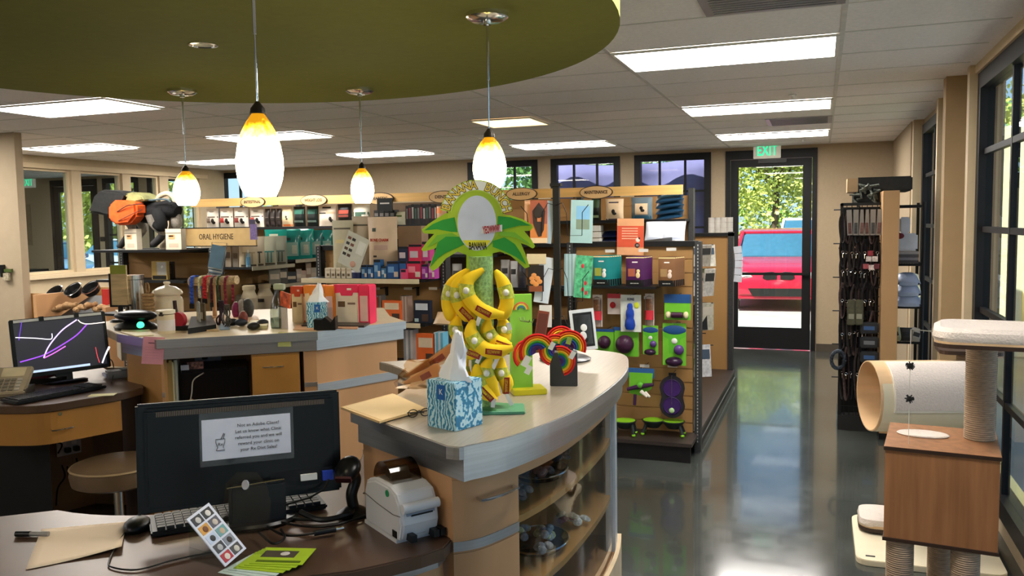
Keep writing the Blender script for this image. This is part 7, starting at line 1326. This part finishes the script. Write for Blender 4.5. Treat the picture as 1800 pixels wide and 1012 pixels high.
# bed
b0, b1 = lp(1641, 600, bz_), lp(1830, 617, bz_); bx0 = b0.x; bx1 = bx0+.34; by = lp(1700, 614, bz_).y
def rr(x0, x1, y0, y1, r, n=5): return [(cx_+r*math.cos(math.radians(a_+90*i/n)), cy_+r*math.sin(math.radians(a_+90*i/n))) for cx_, cy_, a_ in ((x1-r,y0+r,-90),(x1-r,y1-r,0),(x0+r,y1-r,90),(x0+r,y0+r,180)) for i in range(n+1)]
MB().prism(rr(bx0, bx1, by, by+.34, .07), bz_, bz_+.014).build('bed_board', WENGE, t); MB().prism(rr(bx0+.002, bx1-.002, by+.002, by+.338, .07), bz_+.014, bz_+.03).build('bentwood_rim', BENT, t)
g = MB(); R = []
for ins, z in ((.004,.018), (-.004,.035), (.0,.055), (.02,.068), (.05,.060), (.09,.056)): R.append([g.v((x, y, bz_+z)) for x, y in rr(bx0+ins, bx1-ins, by+ins, by+.34-ins, max(.02, .07-ins*.5))])
for A, B in zip(R, R[1:]):
    for i in range(len(A)): g.face([A[i], A[(i+1) % len(A)], B[(i+1) % len(A)], B[i]])
g.face(R[-1]); g.face(R[0][::-1]); g.build('plush_cushion', PLUSH, t, True)
MB().prism(rr(-a-.02, a+.06, -.04, dB+.08, .05), 0, .02).build('base_board', CREAM, t)
# toy on a wand
r0 = lp(1641, 583, bz_+.03); r1 = r0+Vector((-.075,0,.006)); vv = [602, 643, 701]
tt = thing('cat_wand_toy', 'string cat toy with two black pompoms hanging from the plush bed', 'cat toy', (t.matrix_basis @ r1)); base = t.matrix_basis @ r1
MB().tube([(0,0,0), (t.matrix_basis @ r0)-base+Vector((.01,0,0))], .0022, 6).build('rod', C('#8A8880'), tt); L2 = base.z-zB-.006; MB().cyl((0,0,0), (0,0,-L2), .0012, n=5).build('string', C('#D8D0C0'), tt)
for v in (643, 701):
    zz = PY(1604, v, base.y).z-base.z; g = MB(); rnd = random.Random(v); g.ball((0,0,zz), .011, 10)
    for k in range(60): d_ = Vector((rnd.gauss(0,1), rnd.gauss(0,1), rnd.gauss(0,1))).normalized(); g.tube([Vector((0,0,zz))+d_*.008, Vector((0,0,zz))+d_*.017], .0015, 4)
    g.build('pompom', mat('pompom_black', (.015,.013,.012), .9), tt, True)
# second cat tree: base, small bed, barrel
c4 = [PZ(*z, .03) for z in [(1508,905), (1505,982), (1775,1012), (1765,920)]]
t2 = thing('cat_tree', 'second cat tree with bentwood barrel tunnel on a cream base plate', 'cat tree', ((c4[0].x+c4[2].x)/2, (c4[1].y+c4[0].y)/2, 0)); o_ = Vector(t2.location)
MB().prism(rr(c4[1].x-o_.x, min(c4[2].x, .90)-o_.x, c4[1].y-o_.y, c4[0].y-o_.y+.02, .06), 0, .03).build('base_plate', CREAM, t2, bev=.003)
MB().box(PZ(1530,977,.02).x-o_.x-.03, PZ(1530,977,.02).x-o_.x+.02, c4[1].y-o_.y-.003, c4[1].y-o_.y, .008, .02).build('name_plate', BLACKP, t2) if 0 else None
nb = PZ(1530,977,.031)-o_; MB().box(nb.x-.022, nb.x+.022, nb.y-.006, nb.y+.008, .030, .032).build('name_plate', BLACKP, t2)
sb = PY(1508, 905, 4.85); sz_ = PY(1530,915,4.85).z; s0 = sb.x-o_.x
MB().prism(rr(s0+.0, s0+.30, 4.72-o_.y, 5.0-o_.y, .08), sz_-.02, sz_).build('small_bed_board', WENGE, t2); MB().prism(rr(s0+.002, s0+.298, 4.722-o_.y, 4.998-o_.y, .08), sz_, sz_+.018).build('small_bed_rim', BENT, t2)
g = MB(); R = [[g.v((x, y, sz_+z)) for x, y in rr(s0+ins, s0+.3-ins, 4.72-o_.y+ins, 5.0-o_.y-ins, .06)] for ins, z in ((.006,.006),(-.0,.02),(.006,.045),(.03,.055),(.08,.05))]
for A, B in zip(R, R[1:]):
    for i in range(len(A)): g.face([A[i], A[(i+1) % len(A)], B[(i+1) % len(A)], B[i]])
g.face(R[-1]); g.face(R[0][::-1]); g.build('small_cushion', PLUSH, t2, True); sisal(t2, s0+.15, 4.86-o_.y, .03, sz_-.02, .04)
# barrel: open bentwood tunnel, axis along x
yb_ = 4.70; pa, pb = PY(1512, 700, yb_), PY(1684, 700, yb_); zt_, zl_ = PY(1600, 637, yb_).z, PY(1545, 757, yb_).z; R_ = (zt_-zl_)/2; zc_ = (zt_+zl_)/2
def shell(g, x0, x1, r0, r1, a0, a1, n=36, sh=0):
    V = [[g.v((x+sh*(math.cos(math.radians(a0+(a1-a0)*i/n))), r*math.cos(math.radians(a0+(a1-a0)*i/n))*.95, zc_+r*math.sin(math.radians(a0+(a1-a0)*i/n)))) for i in range(n+1)] for x, r in ((x0,r1),(x1,r1),(x1,r0),(x0,r0))]
    for A, B in zip(V, V[1:]+V[:1]):
        for i in range(n): g.face([A[i], A[i+1], B[i+1], B[i]])
    return g
bo = Matrix.Translation(Vector((pa.x-o_.x+.04, yb_-o_.y, 0))) @ Matrix.Rotation(.30, 4, 'Z')
wB2 = pb.x-pa.x+.05
for nm, m_, r0_, r1_, a0_, a1_ in (('barrel_shell', BENT, R_-.006, R_, 0, 360), ('cream_lining', CREAM, R_, R_+.0025, 150, 318)):
    g = MB(); g.M = bo; shell(g, 0.0 if nm == 'barrel_shell' else .012, wB2 if nm == 'barrel_shell' else wB2-.01, r0_, r1_, a0_, a1_); o = g.build(nm, m_, t2, True)
g = MB(); g.M = bo; shell(g, .07, wB2-.05, R_+.003, R_+.012, 108, 192); g.build('plush_pad', PLUSH, t2, True)
g = MB(); g.M = bo; shell(g, .064, wB2-.044, R_+.002, R_+.009, 104, 196); g.build('pad_border', C('#EFE6D4'), t2, True)
sisal(t2, -.06, .12, .03, zl_+.012, .045); sisal(t2, .10, .14, .03, zl_+.012, .045)
bp_ = PX(1697, 620, .62); sisal(t2, PY(1697, 700, 4.95).x-o_.x, 4.95-o_.y, .03, PY(1690,618,4.95).z, .048)
MB().prism(rr(PY(1697,700,4.95).x-o_.x-.14, PY(1697,700,4.95).x-o_.x+.16, 4.82-o_.y, 5.1-o_.y, .05), PY(1690,618,4.95).z, PY(1690,618,4.95).z+.02).build('upper_board', WENGE, t2)
# ---- collar rack, tan panel and wire shelves
px0, px1 = PY(1553, 335, 6.95), PY(1582, 335, 6.95); t = thing('divider', 'tall tan wooden panel standing between the leash rack and the wire shelves', 'panel', ((px0.x+px1.x)/2, 6.95, 0)); w_ = (px1.x-px0.x)/2
MB().box(-w_, w_, 0, .40, 0, px0.z).build('board', mat('tan_laminate_panel', srgb('#B08C62'), .5, 0, .04, 3), t, bev=.002); MB().box(-w_-.002, w_+.002, -.002, .42, -.0, .05).build('foot', BLACKM, t)
rx0, rx1 = PY(1480, 357, 7.2).x, PY(1552, 357, 7.2).x; zt_ = PY(1500, 357, 7.2).z; t = thing('gridwall_rack', 'black wire gridwall rack loaded with leashes and collars', 'rack', ((rx0+rx1)/2, 7.2, 0)); w_ = (rx1-rx0)/2
g = MB()
for k in range(9): x = -w_+2*w_*k/8; g.box(x-.003, x+.003, 0, .006, .12, zt_)
for k in range(24): z = .12+(zt_-.12)*k/23; g.box(-w_, w_, -.004, .002, z-.003, z+.003)
g.box(-w_-.01, -w_+.012, -.01, .014, 0, zt_).box(w_-.012, w_+.01, -.01, .014, 0, zt_).box(-w_-.01, w_+.01, -.01, .014, zt_-.02, zt_); g.build('front_grid', BLACKM, t)
g = MB()
for y in (.1, .2, .3, .4): g.box(-w_-.003, -w_+.003, y-.003, y+.003, .12, zt_)
for k in range(18): z = .12+(zt_-.12)*k/17; g.box(-w_-.003, -w_+.003, 0, .4, z-.003, z+.003)
g.build('side_grid', BLACKM, t)
MB().box(-w_-.01, w_+.01, -.02, .45, 0, .12).build('base', mat('black_enamel'), t); MB().box(-w_, w_, .12, .14, .12, zt_-.03).build('centre_panel', mat('black_board', (.012,.012,.012), .8), t)
for k in range(6): z = zt_-.05-.27*k; MB().cyl((-w_-.06,-.005,z), (w_,-.005,z), .005, n=6).build('hang_bar', BLACKM, t)
rnd = random.Random(21); rk = t; x_, y_ = t.location.x, 7.2
def leash(k, u, vt, vb, c_, lab, ring=True, w2=.0115, dark=False):
    p = PY(u, vt, 7.12); zb2 = PY(u, vb, 7.12).z; o = thing('leash', lab, 'leash', (p.x, 7.13+.02*(k % 3), p.z), rnd.uniform(-.3,.3), 'leashes and collars on the gridwall rack'); hh = p.z-zb2
    pts = crom([Vector((0,0,0)), Vector((-.02,-.012,-hh*.3)), Vector((-.012,.0,-hh*.8)), Vector((.004,-.01,-hh)), Vector((.018,-.0,-hh*.8)), Vector((.016,.0,-hh*.3)), Vector((.002,.0,0))], 4)
    MB().tube(pts, w2, 6, flat=.35).build('strap', mat('strap_'+c_, srgb(c_), .6, 0, .5, 50), o, True)
    if ring:
        MB().tube([(.010*math.cos(a_*PI/6), -.012, -hh*.5+.010*math.sin(a_*PI/6)) for a_ in range(13)], .0025, 5).build('ring', CHROME, o, True); MB().tube([(0,-.012,-hh*.5-.01), (0,-.014,-hh*.5-.04)], .004, 6).build('clip', CHROME, o)
    return o
rows5 = [(372,425,8,'top'), (418,470,9,'second'), (448,505,9,'third'), (498,560,9,'fourth'), (545,625,9,'fifth'), (610,700,9,'lowest')]
for r, (vt, vb, n_, nm) in enumerate(rows5):
    for k in range(n_):
        u = 1482+k*(68 if r < 3 else 60)/n_+rnd.uniform(-1,1); leash(k+r, u, vt+rnd.uniform(-3,3), vb+rnd.uniform(-4,4), ['#2A2624','#1E1C20','#3A3230','#4A3A38','#16161A'][(k*3+r) % 5], f'dark leash or collar with metal ring, {nm} row of the gridwall rack, {ORD[k]} from left', r != 0)
for k in range(6):
    p = PY(1494+10*k, 420, 7.10); h = PY(1494, 368, 7.10).z-p.z; o = thing('collar_card', f'grey-backed collar card in the top row of the rack, {ORD[k]} from left', 'collar card', (p.x, 7.09, p.z+.03), group='collar cards at the top of the rack', ry=.05*((k % 3)-1)); MB().box(-.019, .019, 0, .003, 0, h*.86).build('card', C('#8A857E'), o); MB().box(-.012, .012, -.008, 0, h*.05, h*.42).build('collar', C(['#5A3A34','#3A3A38','#6A4A44'][k % 3], var=.4, scale=60), o)
for k, (u, v, c_) in enumerate([(1530,445,'#8A2A34'),(1527,455,'#C8C0BC'),(1538,455,'#C8C0BC'),(1522,468,'#9A4A50'),(1532,470,'#C8B8B4'),(1541,468,'#6A3038')]): p = PY(u, v, 7.08); T(MB().box(p.x-.02, p.x+.02, 7.08, 7.09, p.z-.02, p.z+.02).build('red_white_tag', C(c_, var=.4, scale=80)), f'red or white pet tag card in the middle of the rack, {ORD[k]}', 'pet tag', 'pet tag cards in the middle of the rack')
for k in range(7):
    p = PY(1477+8*k+(k % 2)*2, 436+10*(k % 3), 7.185); T(MB().ball(tuple(p), .014, 10).build('bell', mat('brass_bell', srgb('#A8866A'), .25, .9), None, True), f'small round metal bell on the left of the rack, {ORD[k]}', 'bell', 'metal bells on the rack')
for k in range(5): p = PY(1530, 575+32*k*.8, 7.1); t = thing('harness_pack', f'dark grey packaged harness low on the rack, {ORD[k]} from the top', 'harness', (p.x, 7.08, p.z-.05), group='dark packaged harnesses'); MB().box(-.075, .06, 0, .05, 0, .09).build('pack', C('#2A2C30', var=.3), t, bev=.01); MB().box(-.05, .03, -.002, 0, .03, .06).build('label', C('#6A6E74' if k % 2 else '#3A5A8A'), t)
for k in range(2): p = PY(1496+14*k, 555, 7.1); t = thing('harness_pack', ['olive collar pack at left of the rack\'s fourth row','olive collar pack right of the other olive pack'][k], 'harness', (p.x, 7.06, p.z-.07)); MB().box(-.03, .03, 0, .03, 0, .2).build('pack', C('#4A4A38', var=.3, scale=30), t, bev=.006); MB().box(-.02, .02, -.002, 0, .05, .09).build('label', C('#8A8A7A'), t)
p = PY(1473, 632, 7.05); t = thing('coiled_lead', 'coiled blue and white rope lead hanging at the rack\'s left edge', 'lead', tuple(p)); MB().tube([(.05*math.cos(a_*PI/8), .02*math.sin(a_*.5), .07*math.sin(a_*PI/8)) for a_ in range(33)], .014, 7).build('coil', mat('blue_white_rope', srgb('#2A323C'), .8, 0, .95, 70), t, True); MB().cyl((0,0,.06), (.06,.15,.09), .005, n=6).build('hook', BLACKM, t)
# top box and parcel
p = PY(1500, 352, 7.4); q2 = PY(1602, 320, 7.4); t = thing('pet_carrier', 'black soft box lying on top of the leash rack', 'box', (p.x, 7.3, zt_+.001)); w_ = q2.x-p.x
MB().prism([(0.02,0), (w_,0), (w_,.5), (0.02,.5)], .09, .205).build('lid_body', mat('black_nylon'), t, bev=.01); MB().box(-.0, w_*.6, .02, .45, 0, .09).build('lower_body', BLACKM, t, bev=.01); MB().box(-.05, .03, .0, .3, .09, .2).build('tan_end_flap', C('#A88A64'), t)
rnd2 = random.Random(2); g = MB()
for k in range(14): c_ = Vector((rnd2.uniform(-.02,.16), rnd2.uniform(-.08,.0), rnd2.uniform(.02,.16))); g.tube([c_, c_+Vector((rnd2.uniform(-.06,.06), rnd2.uniform(-.02,.02), rnd2.uniform(-.06,.06))), c_+Vector((rnd2.uniform(-.08,.08), -.02, rnd2.uniform(-.08,.02)))], .009, 6)
o = g.build('harness_straps', mat('grey_green_strap', srgb('#4A4E46'), .6, 0, .8, 60), None, True); o.location = (p.x, 7.28, zt_+.002); T(o, 'tangle of grey harness straps spilling under the black box', 'straps')
# wire shelving with white bags
wx0, wx1 = PY(1584, 357, 7.5).x, PY(1619, 357, 7.5).x; t = thing('wire_shelving', 'black wire shelving unit holding white bags, right of the tan panel', 'shelving', ((wx0+wx1)/2-.02, 7.35, 0)); w_ = (wx1-wx0)/2+.03
for sx2 in (-1, 1):
    for sy2 in (0, .45): MB().cyl((sx2*w_, sy2, 0), (sx2*w_, sy2, PY(1600,355,7.35).z), .0125, n=12).build('post', BLACKM, t, True)
zsh = [PY(1600, v, 7.35).z for v in (360, 463, 538, 600, 690)]
for z in zsh:
    g = MB(); g.box(-w_, w_, -.004, .004, z-.02, z+.0).box(-w_, w_, .446, .454, z-.02, z).box(-w_-.003, -w_+.003, 0, .45, z-.02, z).box(w_-.003, w_+.003, 0, .45, z-.02, z)
    for k in range(12): x = -w_+2*w_*k/11; g.box(x-.002, x+.002, 0, .45, z-.004, z)
    g.build('wire_shelf', BLACKM, t)
wl = t.location
t = thing('litter_jug', 'white jug with dark red label on the wire shelving', 'jug', (wl.x-.02, 7.42, zsh[1]+.10)); MB().prism([(-.085,-.04), (.085,-.04), (.085,.08), (-.085,.08)], 0, .14).build('body', C('#D8DCE6', rough=.3), t, bev=.015); MB().prism([(-.05,-.03), (.03,-.03), (.03,.07), (-.05,.07)], .14, .27).build('neck', C('#D8DCE6', rough=.3), t, bev=.012); MB().ball((-.05,-.042,.12), .035, 14, 1, .15, .7).build('red_label', C('#6A1A28'), t, True)
for k in range(4): T(MB().at((wl.x-.02, 7.4, zsh[1]+.001+.024*k), .04*k).box(-.1, .09, -.04, .2, 0, .022).build('folded_mat', C(['#4A4648','#8A8488','#5A5456','#A09A98'][k])), f'folded grey mat under the white jug, {ORD[k]} from bottom', 'mat', 'folded grey mats on the wire shelving')
for k in range(3): bag(f'large white plastic-wrapped bag on the wire shelving, {ORD[k]} from bottom', (wl.x-.0, 7.34, zsh[2]+.01+.085*k), .22-.02*k, .2, .12, '#B8C4DC', [(-.6,.4,.4,.7,'#8A9AB8','blue_print')], rx=-1.25, group='white wrapped bags on the wire shelving', rough=.2)
for k in range(3): bag(f'small pale and dark bag on the lower wire shelf, {ORD[k]} from left', (wl.x-.07+.06*k, 7.36, zsh[3]+.001), .09, .11, .05, ['#C8BC8A','#3A3A38','#A8A49A'][k], [(-.6,.5,.4,.7,'#2A2A2A','dark_print')], ry=.3*(k-1), group='small bags on the lower wire shelf')
for k in range(3): bag(f'crumpled dark and white bag on the lowest wire shelf, {ORD[k]} from left', (wl.x-.07+.06*k, 7.36, zsh[4]+.001), .09, .16, .05, ['#2A2A2C','#B8B8B4','#3A3834'][k], [(-.6,.5,.3,.5,'#8A8A88','print')], ry=.25*(k-1), group='bags on the lowest wire shelf')
